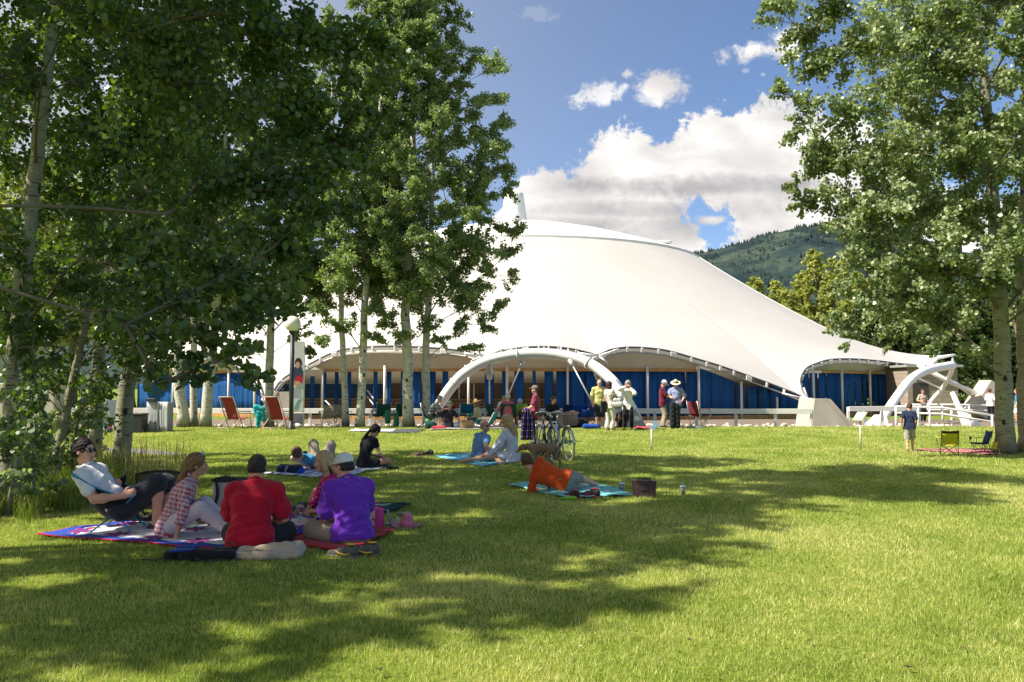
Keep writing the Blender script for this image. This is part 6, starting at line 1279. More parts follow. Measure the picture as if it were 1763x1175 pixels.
def low_chair():
    loc = G(205, 915); y = R_(-84); T = LF(loc, y, 1.0); root = empty('low_camp_chair', loc, y, 'low camp chair with bright blue poles and black sling seat on the quilt', 'chair')
    BL = M_('blue_anodised_pole', (.015, .27, .47), .3, .05, metal=.3); SL = cloth('black_sling', (.012, .012, .014), .1)
    tops = [(.31, -.34, .62), (-.31, -.34, .62), (.27, .23, .40), (-.27, .23, .40)]; hub = [(.10, .0, .20), (-.10, .0, .20)]; feet = [(.24, -.24, 0), (-.24, -.24, 0), (.24, .22, 0), (-.24, .22, 0)]
    for i, (a, f) in enumerate(zip(tops, feet)):
        h = hub[i % 2]; mb = MB(); mb.tube([a, h], .0085, 8); mb.build('pole', BL, root); mb = MB(); mb.tube([h, f], .009, 8); mb.sphere(f, .013, 8, 0); mb.build('leg', BL, root)
    mb = MB(); mb.tube([(-.11, 0, .20), (.11, 0, .20)], .012, 8); mb.sphere(hub[0], .026, 10); mb.sphere(hub[1], .026, 10); mb.build('hub', BLK, root)
    g = []; rim = []
    for i in range(15):
        s = i/14; yy = -.36+.60*s; zt = .64-.48*s+.24*s*s; row = []
        for j in range(11):
            q = j/10*2-1; hw = .31-.04*s; sag = (1-abs(q)**2.4)*(.30*math.sin(math.pi*min(1, s*.90+.12))+.04); row.append(Vector((q*hw, yy+.05*q*q*(0), zt-sag)))
        g.append(row)
    mb = MB(); mb.sheet(g, .006); mb.build('sling_seat', SL, root)
    for e in (0, -1):
        mb = MB(); mb.tube([r[e] for r in g], .008, 6); mb.build('sling_edge', BL, root)
    mb = MB(); mb.tube(g[0], .009, 6); mb.build('sling_edge', BL, root)
    # drink in the hand of the man
    i = INFO['chairman']; Wp = w2(i, i['J'][-1][1]); b = empty('bottle', Wp+Vector((.045, .02, -.03)), 0, 'bottle in a black sleeve with a yellow emblem, in the hand of the reclining man', 'bottle')
    Mt = Matrix.Rotation(R_(22), 3, 'Y'); mb = MB(); mb.lathe([(.001, -.06), (.033, -.058), (.034, .10), (.03, .125), (.016, .15), (.0155, .165)], (0,0,0), 16, 0, Mt); mb.build('sleeve', cloth('black_cotton'), b)
    mb = MB(); mb.lathe([(.0135, .16), (.0125, .205), (.0145, .207), (.0145, .222), (0, .223)], (0,0,0), 14, 0, Mt); mb.build('neck', M_('amber_glass', (.22, .16, .10), .1), b)
    mb = MB(); mb.sphere(Mt @ Vector((.006, -.0345, .05)), .019, 12, 0, (1, .12, .8), Mt); e = mb.build('emblem', M_('yellow_print', (.75, .55, .03), .6), b)
    mb = MB(); mb.box(Mt @ Vector((.006, -.0375, .050)), (.018, .002, .008), Mt, 0); mb.build('emblem_mark', BLK, e)
    i = INFO['plaid']; Wp = w2(i, i['J'][-1][1]); c = empty('cup', Wp+Vector((.10, .0, .0)), 0, 'red plastic cup in the hand of the woman in plaid', 'cup'); mb = MB(); mb.lathe([(.001, -.03), (.026, -.03), (.036, .055), (.038, .056), (.0345, .055), (.024, -.026), (0, -.026)], (0,0,0), 20); mb.build('cup_wall', M_('red_plastic', (.45, .01, .03), .3, .04), c)
    i = INFO['floral']; q = G(517, 901); gl = empty('wine_glass', Vector((P(517, 880, 8.55).x, 8.55, .0)), 0, 'stemmed glass of pink wine held over the quilt by the woman in the floral blouse', 'glass'); zz = P(517, 880, 8.55).z
    gm = M_('clear_glass', (.9, .85, .85), .03, .02, trans=.92); mb = MB(); mb.lathe([(0, zz-.11), (.03, zz-.108), (.004, zz-.10), (.0035, zz-.03), (.02, zz-.015), (.036, zz+.02), (.037, zz+.05), (.030, zz+.085), (.029, zz+.085), (.035, zz+.05), (.034, zz+.02), (.018, zz-.01), (0, zz-.02)], (0,0,0), 20); mb.build('bowl', gm, gl)
    mb = MB(); mb.lathe([(0, zz-.018), (.017, zz-.008), (.0335, zz+.02), (.0345, zz+.045), (0, zz+.045)], (0,0,0), 18); mb.build('wine', M_('pink_wine', (.62, .28, .26), .08, .03), gl)
    lump('stuff_sack', 'black stuff sack with a white mark under the low camp chair', 'bag', G(232, 902), [((-.16, 0, .05), (.16, .02, .05), .055, .045)], M_('black_nylon', (.014, .014, .016), .5), .007, 0, .006)
    q = bpy.data.objects[-1] if False else None
low_chair()
def olive_chair():
    loc = G(280, 893); root = empty('mesh_camp_chair', loc, R_(12), 'olive mesh camp chair with black piping behind the woman in plaid', 'chair'); OL = cloth('olive_mesh', (.12, .12, .035), .12)
    g = [[Vector((-.25+.5*j/8, -.02-.20*i/6+.03*(1-(j/4-1)**2), .12+.44*i/6-.03*(i == 6)*abs(j/4-1)**2)) for j in range(9)] for i in range(7)]
    mb = MB(); mb.sheet(g, .006); mb.build('backrest', OL, root); mb = MB(); mb.tube([r[0] for r in g]+g[-1][1:]+[r[-1] for r in g[::-1]][1:], .013, 6); mb.build('back_frame', BLK, root)
    g = [[Vector((-.25+.5*j/8, -.02+.42*i/6, .13+.03*i/6-.03*(1-(j/4-1)**2))) for j in range(9)] for i in range(7)]; mb = MB(); mb.sheet(g, .006); mb.build('seat', OL, root)
    for sx in (-1, 1):
        mb = MB(); mb.tube([(sx*.25, -.05, .14), (sx*.25, .30, .01), (sx*.25, .42, .01)], .011, 6); mb.build('leg', BLK, root); mb = MB(); mb.tube([(sx*.25, .38, .16), (sx*.25, .0, .01), (sx*.25, -.16, .01)], .011, 6); mb.build('leg', BLK, root)
olive_chair()
def cooler():
    loc = G(397, 887); root = empty('cooler_bag', loc, R_(-14), 'square grey cooler bag with black strap standing on the far edge of the quilt', 'bag'); GR = M_('grey_nylon', (.34, .35, .37), .5, .07, 8, .3, 40)
    mb = MB(); mb.box((0, 0, .205), (.36, .26, .40), None, 0, .03); mb.build('bag_body', GR, root)
    mb = MB(); mb.box((0, 0, .415), (.365, .265, .035), None, 0, .012); mb.tube([(-.16, -.1, .43), (0, -.12, .46), (.16, -.1, .43)], .014, 6); mb.build('top_opening', BLK, root)
    mb = MB(); mb.sheet([[(-.13+.012*k+.03*math.sin(s*.45), -.142-.012*math.sin(s*.5), .40-.033*s) for k in (0, 1, 2, 3)] for s in range(9)], .006); mb.build('strap', BLK, root)
    mb = MB(); mb.tube([(-.135, -.150, .12), (-.09, -.152, .10), (-.10, -.152, .16)], .007, 6); mb.build('buckle', BLK, root); mb = MB(); mb.box((.09, -.134, .24), (.10, .004, .045), None, 0); mb.build('badge', M_('black_rubber', (.02, .02, .022), .6), root)
cooler()
def near_items():
    # backpack
    loc = G(345, 966); root = empty('backpack', loc, R_(6), 'black backpack with blue panels lying flat in front of the quilt', 'backpack'); NB = cloth('black_pack', (.012, .013, .016), .2)
    lump('pack_body', None, None, None, [((-.26, .02, .05), (.20, .04, .055), .06, .065, ((0, 0, 1), .75)), ((-.12, -.04, .07), (.26, -.03, .05), .05, .045), ((.10, .08, .06), (.26, .05, .06), .05, .04)], NB, .008, 0, .008, parent=root, seed=4)
    lump('blue_panel', None, None, None, [((-.22, -.05, .10), (-.05, -.07, .112), .026, .022, ((0, 0, 1), .5)), ((-.20, .03, .115), (-.02, .02, .125), .02, .02, ((0, 0, 1), .5))], cloth('cobalt', (.01, .06, .36)), .006, 0, .003, parent=root)
    mb = MB()
    for pts in ([(-.30, .02, .03), (-.38, -.01, .015), (-.45, .03, .015), (-.50, .02, .02)], [(.16, .08, .10), (.22, .13, .14), (.30, .08, .08), (.33, 0, .02)], [(-.02, -.09, .04), (.08, -.13, .02), (.18, -.10, .02)]): mb.tube(pts, .012, 6, True, 0, True, .4)
    mb.build('strap', NB, root); mb = MB(); mb.box((.30, -.02, .06), (.05, .03, .03), Ry(.3)); mb.build('buckle', M_('grey_plastic', (.3, .3, .32), .4), root)
    # fleece
    lump('fleece_blanket', 'beige fleece blanket folded into a roll behind the man in red', 'blanket', G(462, 962), [((-.28, -.06, .035), (.02, -.10, .04), .035, .042), ((-.24, .03, .05), (.16, .05, .075), .042, .052), ((-.10, .0, .085), (.20, -.02, .11), .030, .045), ((.02, -.08, .05), (.25, -.03, .05), .05, .055), ((.12, .10, .05), (.26, .04, .09), .045, .055), ((.16, -.02, .12), (.26, .02, .09), .03, .04)], cloth('beige_fleece', (.48, .39, .29), .1, .9), .008, 0, .011, seed=2)
    # trail shoes
    SH = M_('grey_mesh_shoe', (.09, .085, .075), .8, .5, 30, .5, 90); YL = M_('yellow_trim', (.62, .42, .02), .5)
    def sneaker(label, loc, yaw, m, trim, sole, s=1.0, group='shoes lying on the grass'):
        root = empty('sneaker', loc, yaw, label, 'shoe', group); root.scale = (s, s, s)
        sd = SD(); sd.cap((0, -.09, .05), (0, .02, .045), .040, .038, .02); sd.cap((0, 0, .04), (0, .12, .030), .038, .032, .02, ((0, 0, 1), .8)); sd.cap((0, -.09, .07), (0, -.04, .075), .034, .034, .01); sd.ell((0, -.06, .115), (.022, .042, .04), None, .006, True); sd_obj('upper', sd, .006, m, root)
        sd = SD(); sd.cap((0, -.09, .014), (0, .125, .014), .042, .036, .01, ((0, 0, 1), .38)); sd_obj('sole', sd, .006, sole, root)
        for sx in (-1, 1):
            mb = MB(); mb.tube([(sx*.040, -.08, .038), (sx*.0435, -.03, .030), (sx*.043, .02, .040), (sx*.036, .06, .060)], [.004, .009, .007, .003], 6); mb.build('side_stripe', trim, root)
        mb = MB(); mb.lathe([(.026, 0), (.030, .006), (.027, .011)], (0, -.06, .103), 14, 0, Matrix.Diagonal((.8, 1.35, 1))); mb.build('collar_trim', trim, root)
    SOLE = M_('pale_sole', (.35, .34, .32), .7)
    a = G(592, 960); sneaker('grey yellow-striped running shoe, left one of the pair before the red blanket', a, R_(70), SH, YL, M_('grey_sole', (.12, .11, .10), .7), 1.1); a = G(628, 957); sneaker('grey yellow-striped running shoe, right one of the pair before the red blanket', a, R_(82), SH, YL, M_('grey_sole'), 1.1)
    RB = M_('red_black_mesh', (.03, .012, .014), .7, .4, 30); RT = M_('red_trim', (.5, .01, .03), .5)
    sneaker('black and red shoe lying left on the aqua towel near the legs of the boy', G(985, 858), R_(40), RB, RT, RT, 1.05); sneaker('black and red shoe with bright sole, right of its mate on the towel edge', G(1015, 857), R_(72), RB, RT, RT, 1.15)
    lump('lime_cap', 'lime green cap lying on the front edge of the aqua towel', 'cap', G(990, 861)+Vector((-.08, 0, .0)), [((-.07, 0, .02), (.06, 0, .025), .045, .05, ((0, 0, 1), .5))], cloth('lime_cloth', (.20, .48, .02)), .006, 0, .004)
    # pink lunch bag
    loc = G(646, 911); root = empty('lunch_bag', loc, R_(-24), 'pink and white patterned lunch bag standing right of the man in purple', 'bag'); PK = M_('hot_pink', (.62, .03, .24), .5, .08)
    mb = MB(); mb.box((0, 0, .115), (.17, .13, .22), None, 0, .022); mb.build('bag_body', PK, root); mb = MB(); mb.box((-.02, -.069, .165), (.12, .012, .09), None, 0, .005); mb.build('flap', blotch('flap_print', (.62, .56, .55), [(.55, .10, .22), (.08, .12, .40)], 22, .36), root)
    mb = MB(); mb.box((-.02, -.069, .065), (.12, .010, .08), None, 0, .005); mb.build('pocket', blotch('pocket_print', (.60, .28, .36), [(.62, .58, .52), (.30, .14, .06)], 20, .4), root); mb = MB(); mb.tube([(-.06, 0, .225), (-.05, 0, .265), (.05, 0, .27), (.06, 0, .225)], .011, 6, True, 0, True, .5); mb.build('handle', PK, root)
    mb = MB()
    for dx in (.0, .03): mb.tube([(.09, .02+dx, .20), (.14, .0+dx, .21), (.18, -.02+dx, .15), (.19, .0+dx, .02)], .008, 6, True, 0, True, .5)
    mb.build('strap', M_('grey_webbing', (.25, .25, .23), .8), root)
    lump('soft_cap', 'crumpled dark grey cap lying on the dark green blanket', 'cap', G(694, 889), [((-.05, 0, .03), (.06, 0, .035), .035, .03, ((0, 0, 1), .6))], cloth('grey_shorts'), .006, 0, .005)
    # pink hat
    loc = G(697, 909); root = empty('sun_hat', loc, R_(0), 'pink fabric sun hat with upturned brim on the grass', 'hat'); PH = cloth('pink_hat_cloth', (.60, .19, .26), .08, .5)
    sd = SD(); sd.cap((.02, 0, .05), (.03, 0, .095), .078, .062, .02); sd_obj('crown', sd, .006, PH, root, folds(.003, 1, 2))
    g = []
    for i in range(5):
        f = i/4; g.append([Vector((.02+(.078+.085*f)*math.cos(k*math.tau/32)*1.05, (.078+.085*f)*math.sin(k*math.tau/32), .012+.045*f*f*(.55+.45*math.cos(k*math.tau/16+.4)))) for k in range(33)])
    mb = MB(); mb.sheet(g, .006); mb.build('brim', PH, root)
    root = empty('flip_flop', G(679, 905)+Vector((0, .05, .01)), R_(-60), 'cream flip flop leaning against the pink sun hat', 'shoe', 'shoes lying on the grass'); CR = M_('cream_foam', (.60, .55, .48), .7); sd = SD(); sd.cap((0, -.08, .012), (0, .10, .014), .034, .042, .01, ((0, 0, 1), .3)); sd_obj('sole', sd, .006, CR, root); mb = MB(); mb.tube([(-.035, -.01, .015), (-.02, .03, .06), (0, .07, .02), (.02, .03, .06), (.035, -.01, .015)], .008, 6); mb.build('strap', CR, root)
    # things by the second group
    loc = G(500, 819); root = empty('backpack', loc+Vector((-.0, .12, 0)), R_(-12), 'navy backpack with white stripes and blue side pocket under the head of the reader', 'backpack')
    lump('pack_body', None, None, None, [((-.20, .0, .09), (.10, .03, .10), .10, .09, ((0, 0, 1), .85))], cloth('navy_pack', (.018, .03, .075), .2), .009, 0, .008, parent=root, seed=5)
    lump('side_pocket', None, None, None, [((.16, -.02, .06), (.19, -.01, .08), .055, .05)], cloth('royal_blue', (.008, .08, .50)), .008, 0, .006, parent=root, seed=6)
    mb = MB()
    for dx in (0, .028): mb.tube([(-.10+dx, -.088, .04), (-.09+dx, -.096, .10), (-.07+dx, -.07, .165)], .006, 5)
    mb.build('white_stripe', M_('white_reflective', (.6, .6, .62), .5), root)
    i = INFO['reader']; Wp = w2(i, i['J'][1][1]); root = empty('phone', Wp+Vector((-.02, .0, .10)), R_(20), 'dark phone held up by the reader on his back', 'phone'); mb = MB(); mb.box((0, 0, 0), (.075, .009, .15), Rx(.5), 0, .003); mb.build('phone_case', M_('phone_black', (.02, .02, .035), .25), root)
    loc = G(667, 806); root = empty('tumbler', loc, 0, 'grey drinking tumbler beside the knee of the woman in black', 'cup'); mb = MB(); mb.lathe([(0, 0), (.032, 0), (.038, .13), (.04, .135), (.04, .15), (0, .152)], (0,0,0), 18); mb.build('tumbler_wall', M_('tumbler_grey', (.16, .19, .20), .3), root)
    lump('book_bag', 'small blue and white pouch at the right end of the striped towel', 'pouch', G(672, 808)+Vector((.06, -.1, 0)), [((-.08, 0, .03), (.08, .02, .03), .035, .03, ((0, 0, 1), .7))], cloth('navy_cotton'), .008, 0, .004)
    sneaker('brown sandal left of its mate on the lawn between the two towels', G(720, 786), R_(80), M_('brown_leather', (.09, .05, .03), .6), M_('dark_strap', (.03, .025, .022), .6), M_('tan_sole', (.30, .24, .18), .8), 1.05); sneaker('dark sandal on the lawn at the left tip of the bright blue towel', G(737, 784), R_(60), M_('dark_leather', (.025, .022, .022), .6), M_('dark_strap'), M_('tan_sole'), 1.1)
    # drinks and handbag
    for k, (px, py, lab) in enumerate([(1071, 847, 'clear iced drink cup with green straw standing left of the brown handbag'), (1176, 853, 'clear iced drink cup with green straw standing alone right of the brown handbag')]):
        root = empty('iced_drink', G(px, py), 0, lab, 'cup', 'iced drinks'); mb = MB(); mb.lathe([(0, 0), (.028, 0), (.040, .115), (.038, .115), (.027, .004), (0, .004)], (0,0,0), 20); mb.build('cup_wall', M_('cloudy_plastic', (.8, .82, .8), .12, .02, trans=.75), root)
        mb = MB(); mb.lathe([(0, .005), (.026, .005), (.032, .055), (0, .055)], (0,0,0), 18); mb.build('drink', M_('milky_coffee', (.48, .28, .10), .3), root); mb = MB(); mb.lathe([(.042, .115), (.043, .12), (.036, .135), (0, .138)], (0,0,0), 18); mb.build('lid', M_('lid_plastic', (.62, .66, .64), .15, .02), root)
        mb = MB(); mb.tube([(0, .0, .02), (.006, .01, .20)], .0045, 6); mb.build('straw', M_('green_straw', (.01, .30, .10), .4), root); mb = MB(); mb.lathe([(.0352, .055), (.0377, .085)], (0,0,0), 16); e = None
    loc = G(1109, 857); root = empty('handbag', loc, R_(-8), 'dark brown leather handbag at the right end of the aqua towel', 'bag'); BR = M_('oxblood_leather', (.028, .010, .008), .5, .25, 8, .3, 60)
    mb = MB(); g0 = []
    vs = [(-.155, -.06, 0), (.155, -.06, 0), (.165, -.03, .225), (-.165, -.03, .235), (-.155, .08, 0), (.155, .08, 0), (.165, .05, .23), (-.165, .05, .235)]; mb.add(vs, [(0,1,2,3), (7,6,5,4), (0,4,5,1), (1,5,6,2), (2,6,7,3), (3,7,4,0)]); mb.build('bag_body', BR, root)
    mb = MB(); mb.tube([(-.09, -.035, .22), (-.08, -.06, .25), (.08, -.06, .25), (.09, -.035, .22)], .009, 6); mb.tube([(-.09, .05, .22), (-.08, .06, .26), (.08, .06, .26), (.09, .05, .22)], .009, 6); mb.build('handle', BR, root); mb = MB(); mb.box((0, -.052, .13), (.10, .012, .06), Rx(-.13), 0, .003); mb.build('clasp_flap', BR, root)
near_items()
# ---------------------------------------------------------------- dog
def dog():
    loc = G(935, 808); root = empty('dog', loc, R_(64), 'brown curly coated dog standing with its head lowered behind the boy in orange', 'dog'); s = SD(); c = s.cap
    # faces +Y local ; chest deep, belly narrow
    c((0, .17, .36), (0, .02, .375), .095, .088, .03, ((1, 0, 0), .8)); c((0, .02, .38), (0, -.20, .405), .080, .082, .04, ((1, 0, 0), .85)); c((0, .2, .37), (0, .30, .40), .075, .058, .03); c((0, .29, .40), (0, .40, .385), .052, .05, .02)
    c((0, .40, .39), (0, .44, .375), .058, .05, .02); c((0, .45, .36), (0, .53, .31), .034, .025, .015); c((0, .53, .31), (0, .545, .305), .024, .018, .01)
    for sg in (-1, 1):
        c((sg*.052, .385, .415), (sg*.070, .385, .345), .018, .024, .01, ((1, 0, 0), .6))
        fx = .10 if sg > 0 else -.02
        c((sg*.055, .17, .33), (sg*.06, .15+fx*.3, .19), .050, .030, .03); c((sg*.06, .15+fx*.3, .19), (sg*.06, .17+fx, .05), .026, .020, .01); c((sg*.06, .17+fx, .03), (sg*.06, .20+fx, .022), .024, .020, .01)
        bx = -.07 if sg > 0 else .05
        c((sg*.055, -.20, .37), (sg*.06, -.14+bx, .24), .070, .042, .03); c((sg*.06, -.14+bx, .24), (sg*.06, -.25+bx, .14), .036, .022, .015); c((sg*.06, -.25+bx, .14), (sg*.06, -.23+bx, .03), .021, .018, .01); c((sg*.06, -.23+bx, .022), (sg*.06, -.19+bx, .018), .022, .018, .01)
    c((0, -.26, .43), (0, -.33, .38), .026, .02, .02); c((0, -.33, .38), (0, -.36, .26), .019, .012, .01)
    cur = lambda X, Y, Z: .0045*np.sin(95*X+20*np.sin(30*Z))*np.sin(90*Y+11*np.sin(40*X))*np.sin(85*Z+9*np.sin(37*Y))*1.6
    m, t, b, o = newmat('curly_brown_coat'); co = t.n('ShaderNodeTexCoord').outputs['Object']; n = t.noise(co, 60, 4, .7); t.put(b.inputs['Base Color'], t.ramp(n, [(.3, (.11, .07, .045)), (.5, (.25, .165, .11)), (.72, (.40, .28, .19))])); b.inputs['Roughness'].default_value = .95; b.inputs['Specular IOR Level'].default_value = .15; bp = t.n('ShaderNodeBump', {'Strength': .9, 'Distance': .012, 'Height': n}); t.put(b.inputs['Normal'], bp.outputs[0])
    sd_obj('body', s, .0085, m, root, cur); mb = MB()
    for sg in (-1, 1): mb.sphere((sg*.030, .475, .385), .009, 8)
    mb.sphere((0, .558, .308), .014, 8); mb.build('eyes_and_nose', BLK, root); mb = MB(); mb.tube([(.056*math.cos(a), .325+.02*math.sin(a)*0, .398+.056*math.sin(a)) for a in [k*math.tau/16 for k in range(17)]], .008, 5); mb.build('collar', M_('red_collar', (.3, .02, .02), .6), root)
dog()
# ---------------------------------------------------------------- bicycles
def bicycle(label, fpx, D, yaw, fcol, steer, basket=False):
    q = P(fpx, 790, D); h = Vector((-math.sin(yaw), math.cos(yaw), 0)); c = Vector((q.x, D, 0))-h*.53; root = empty('bicycle', gz(c.x, c.y), yaw, label, 'bicycle', 'bicycles parked side by side'); root.rotation_euler = (0, R_(3), yaw)
    TY = M_('tyre_rubber', (.03, .028, .026), .8); TW = M_('gum_wall', (.42, .33, .24), .7); AL = M_('alloy', (.62, .62, .60), .28, .05, metal=.75); FR = fcol; r = .345
    def wheel(cy, st, ty):
        M = Rz(st); w = empty('wheel', (0, cy, r)); w.parent = root
        ring = lambda rad, tr, nm, mt: MB().tube([M @ Vector((0, rad*math.cos(a), rad*math.sin(a))) for a in [k*math.tau/48 for k in range(49)]], tr, 8, False).build(nm, mt, w)
        ring(r-.018, .019, 'tyre', ty); ring(r-.042, .011, 'rim', AL); mb = MB()
        for k in range(28):
            a = k*math.tau/28; s_ = .022*(1 if k % 2 else -1); mb.tube([M @ Vector((s_, .02*math.cos(a+.6), .02*math.sin(a+.6))), M @ Vector((0, (r-.045)*math.cos(a), (r-.045)*math.sin(a)))], .0013, 3, False)
        mb.build('spokes', AL, w); mb = MB(); mb.tube([M @ Vector((-.05, 0, 0)), M @ Vector((.05, 0, 0))], .016, 10); mb.build('hub', AL, w)
        mb = MB(); g = [[M @ Vector((x_, (r+.018)*math.cos(a), (r+.018)*math.sin(a)-abs(x_)*.3)) for x_ in (-.026, -.013, 0, .013, .026)] for a in [math.pi*(.02+.85*k/18)+(0 if cy > 0 else .4) for k in range(19)]]; mb.sheet(g, .002); mb.build('mudguard', M_('mudguard_silver', (.6, .6, .58), .3, .05, metal=.6), w)
    wheel(.53, steer, TW if basket else TY); wheel(-.53, 0, TW if basket else TY)
    sh = Vector((0, .37, .80)); bb = Vector((0, -.05, .29)); st = Vector((0, -.20, .80)); ax = Vector((0, -.53, r)); fx = Vector((0, .53, r)); sb = Vector((0, .405, .68)); mb = MB()
    for a, b, rr in ((sh+Vector((0, .0, .06)), sb, .02), (sb, bb, .019), (sh, bb+(st-bb)*.62, .016), (st, bb, .016)): mb.tube([a, b], rr, 8)
    for sx in (-.045, .045): mb.tube([bb+Vector((sx*.5, 0, 0)), ax+Vector((sx, 0, 0))], .011, 6); mb.tube([st+Vector((sx*.3, 0, -.04)), ax+Vector((sx, 0, 0))], .009, 6)
    mb.build('frame', FR, root); mb = MB(); M = Rz(steer)
    for sx in (-.05, .05): mb.tube([sb+M @ Vector((sx*.8, .0, 0)), sb+M @ Vector((sx, .05, -.14)), fx+Vector((sx*math.cos(steer), sx*math.sin(steer), 0))], .012, 6)
    mb.tube([sb+Vector((-.04, 0, 0)), sb+Vector((.04, 0, 0))], .014, 6); mb.build('fork', FR, root)
    hb = Vector((0, .345, .97)); mb = MB(); mb.tube([sh+Vector((0, 0, .05)), hb], .013, 8); mb.tube([hb+M @ Vector(v) for v in [(-.29, -.20, -.01), (-.27, -.08, .02), (-.16, .03, .04), (0, .05, 0), (.16, .03, .04), (.27, -.08, .02), (.29, -.20, -.01)]], .0125, 8); mb.build('handlebar', AL, root)
    for sx in (-1, 1):
        mb = MB(); mb.tube([hb+M @ Vector((sx*.285, -.11, .005)), hb+M @ Vector((sx*.292, -.22, -.015))], .018, 8); mb.build('grip', M_('cream_grip', (.55, .50, .42), .7) if basket else BLK, root); mb = MB(); mb.tube([hb+M @ Vector((sx*.26, -.04, .03)), hb+M @ Vector((sx*.31, -.12, -.03))], .006, 5); mb.build('brake_lever', AL, root)
    mb = MB(); mb.tube([st, st+Vector((0, -.03, .12))], .013, 8); mb.build('seat_post', AL, root); sd = SD(); sd.cap((-.06, -.33, .945), (.06, -.33, .945), .045, .045, .03, ((0, 0, 1), .6)); sd.cap((0, -.30, .95), (0, -.12, .955), .045, .020, .03, ((0, 0, 1), .6)); sd_obj('saddle', sd, .009, M_('saddle_brown', (.06, .03, .02), .5), root)
    mb = MB(); mb.lathe([(.085, -.003), (.09, 0), (.085, .003)], bb+Vector((.055, 0, 0)), 24, 0, Ry(math.pi/2)); mb.build('chainring', AL, root); mb = MB(); mb.tube([bb+Vector((.055, 0, .085)), ax+Vector((.045, 0, .03))], .005, 5); mb.tube([bb+Vector((.055, 0, -.085)), ax+Vector((.045, 0, -.03))], .005, 5); mb.build('chain', M_('chain_dark', (.08, .07, .06), .4, metal=.7), root)
    for sx, sg in ((.085, 1), (-.085, -1)):
        mb = MB(); e = bb+Vector((sx, .10*sg, -.12*sg)); mb.tube([bb+Vector((sx*.7, 0, 0)), e], .009, 6); mb.build('crank', AL, root); mb = MB(); mb.box(e+Vector((sx*.5, 0, 0)), (.08, .07, .02), None, 0, .006); mb.build('pedal', BLK, root)
    mb = MB(); z = .76
    for sx in (-.07, 0, .07): mb.tube([(sx, -.24, z), (sx, -.66, z)], .006, 5)
    for yy in (-.26, -.46, -.66): mb.tube([(-.07, yy, z), (.07, yy, z)], .006, 5)
    for sx in (-.075, .075): mb.tube([(sx, -.64, z), (sx*.8, -.53, r)], .006, 5); mb.tube([(sx, -.40, z), (sx*.8, -.53, r)], .006, 5)
    mb.build('luggage_rack', AL, root); mb = MB(); mb.tube([bb+Vector((-.03, -.1, -.03)), (-.20, -.30, .0)], .008, 6); mb.build('kickstand', AL, root)
    mb = MB(); mb.sphere(hb+Vector((0, .10, -.07)), .032, 12, 0, (1, .8, 1)); mb.build('headlamp', AL, root)
    if basket:
        B0 = hb+M @ Vector((0, .20, -.12)); mb = MB()
        for k in range(6):
            zz = -.11+.22*k/5; w_ = .15+.02*k/5; d_ = .105+.012*k/5; mb.tube([B0+M @ Vector(v) for v in [(-w_, -d_, zz), (w_, -d_, zz), (w_, d_, zz), (-w_, d_, zz), (-w_, -d_, zz)]], .004 if k < 5 else .007, 4)
        for k in range(11):
            x_ = -.15+.03*k
            for s2 in (-1, 1): mb.tube([B0+M @ Vector((x_, s2*.105, -.11)), B0+M @ Vector((x_*1.13, s2*.117, .11))], .003, 4, False)
        for k in range(8):
            y_ = -.105+.03*k
            for s2 in (-1, 1): mb.tube([B0+M @ Vector((s2*.15, y_, -.11)), B0+M @ Vector((s2*.17, y_*1.1, .11))], .003, 4, False)
        mb.box(B0+Vector((0, 0, -.112)), (.30, .21, .006), M); mb.build('basket', M_('wire_cream', (.50, .44, .36), .5), root)
        w = root.matrix_basis @ B0 if False else (Vector(root.location)+Rz(yaw) @ B0)
        lump('brown_shawl', 'brown and pink patterned shawl stuffed in the basket of the right bicycle', 'shawl', w, [((-.10, .0, -.03), (.10, .01, -.02), .085, .08), ((-.06, -.02, .06), (.09, .02, .09), .06, .05)], blotch('shawl_print', (.20, .10, .08), [(.42, .26, .22), (.10, .04, .04)], 26, .42), .009, yaw, .008)
        lump('orange_cloth', 'orange cloth on top of the bicycle basket', 'cloth', w+Vector((.04, .05, .13)), [((-.12, 0, .0), (.12, .02, -.01), .03, .035)], cloth('soft_orange', (.50, .22, .07)), .008, yaw, .006)
bicycle('dark blue bicycle with black tyres, left one of the two parked side by side', 955, 16.95, R_(180+13), M_('navy_enamel', (.01, .03, .10), .25, .05), .10)
bicycle('teal bicycle with gum wall tyres and wire basket, right of the dark blue one', 980, 16.65, R_(180+12), M_('teal_enamel', (.0, .16, .26), .22, .05), .08, True)
lump('canvas_bag', 'blue and white canvas bag lying at the feet of the man in maroon', 'bag', G(918, 775), [((-.10, 0, .07), (.10, .02, .08), .08, .07)], blotch('blue_white_canvas', (.55, .58, .66), [(.05, .09, .35)], 9, .5), .01, 0, .008)
lump('green_bag', 'green and white striped pouch lying between the dog and the bicycles', 'bag', G(942, 800)+Vector((0, .5, 0)), [((-.09, 0, .05), (.09, .0, .05), .05, .045)], stripes('green_white', [(.05, .38, .08), (.6, .62, .6)], 14, 0), .009, 0, .005)
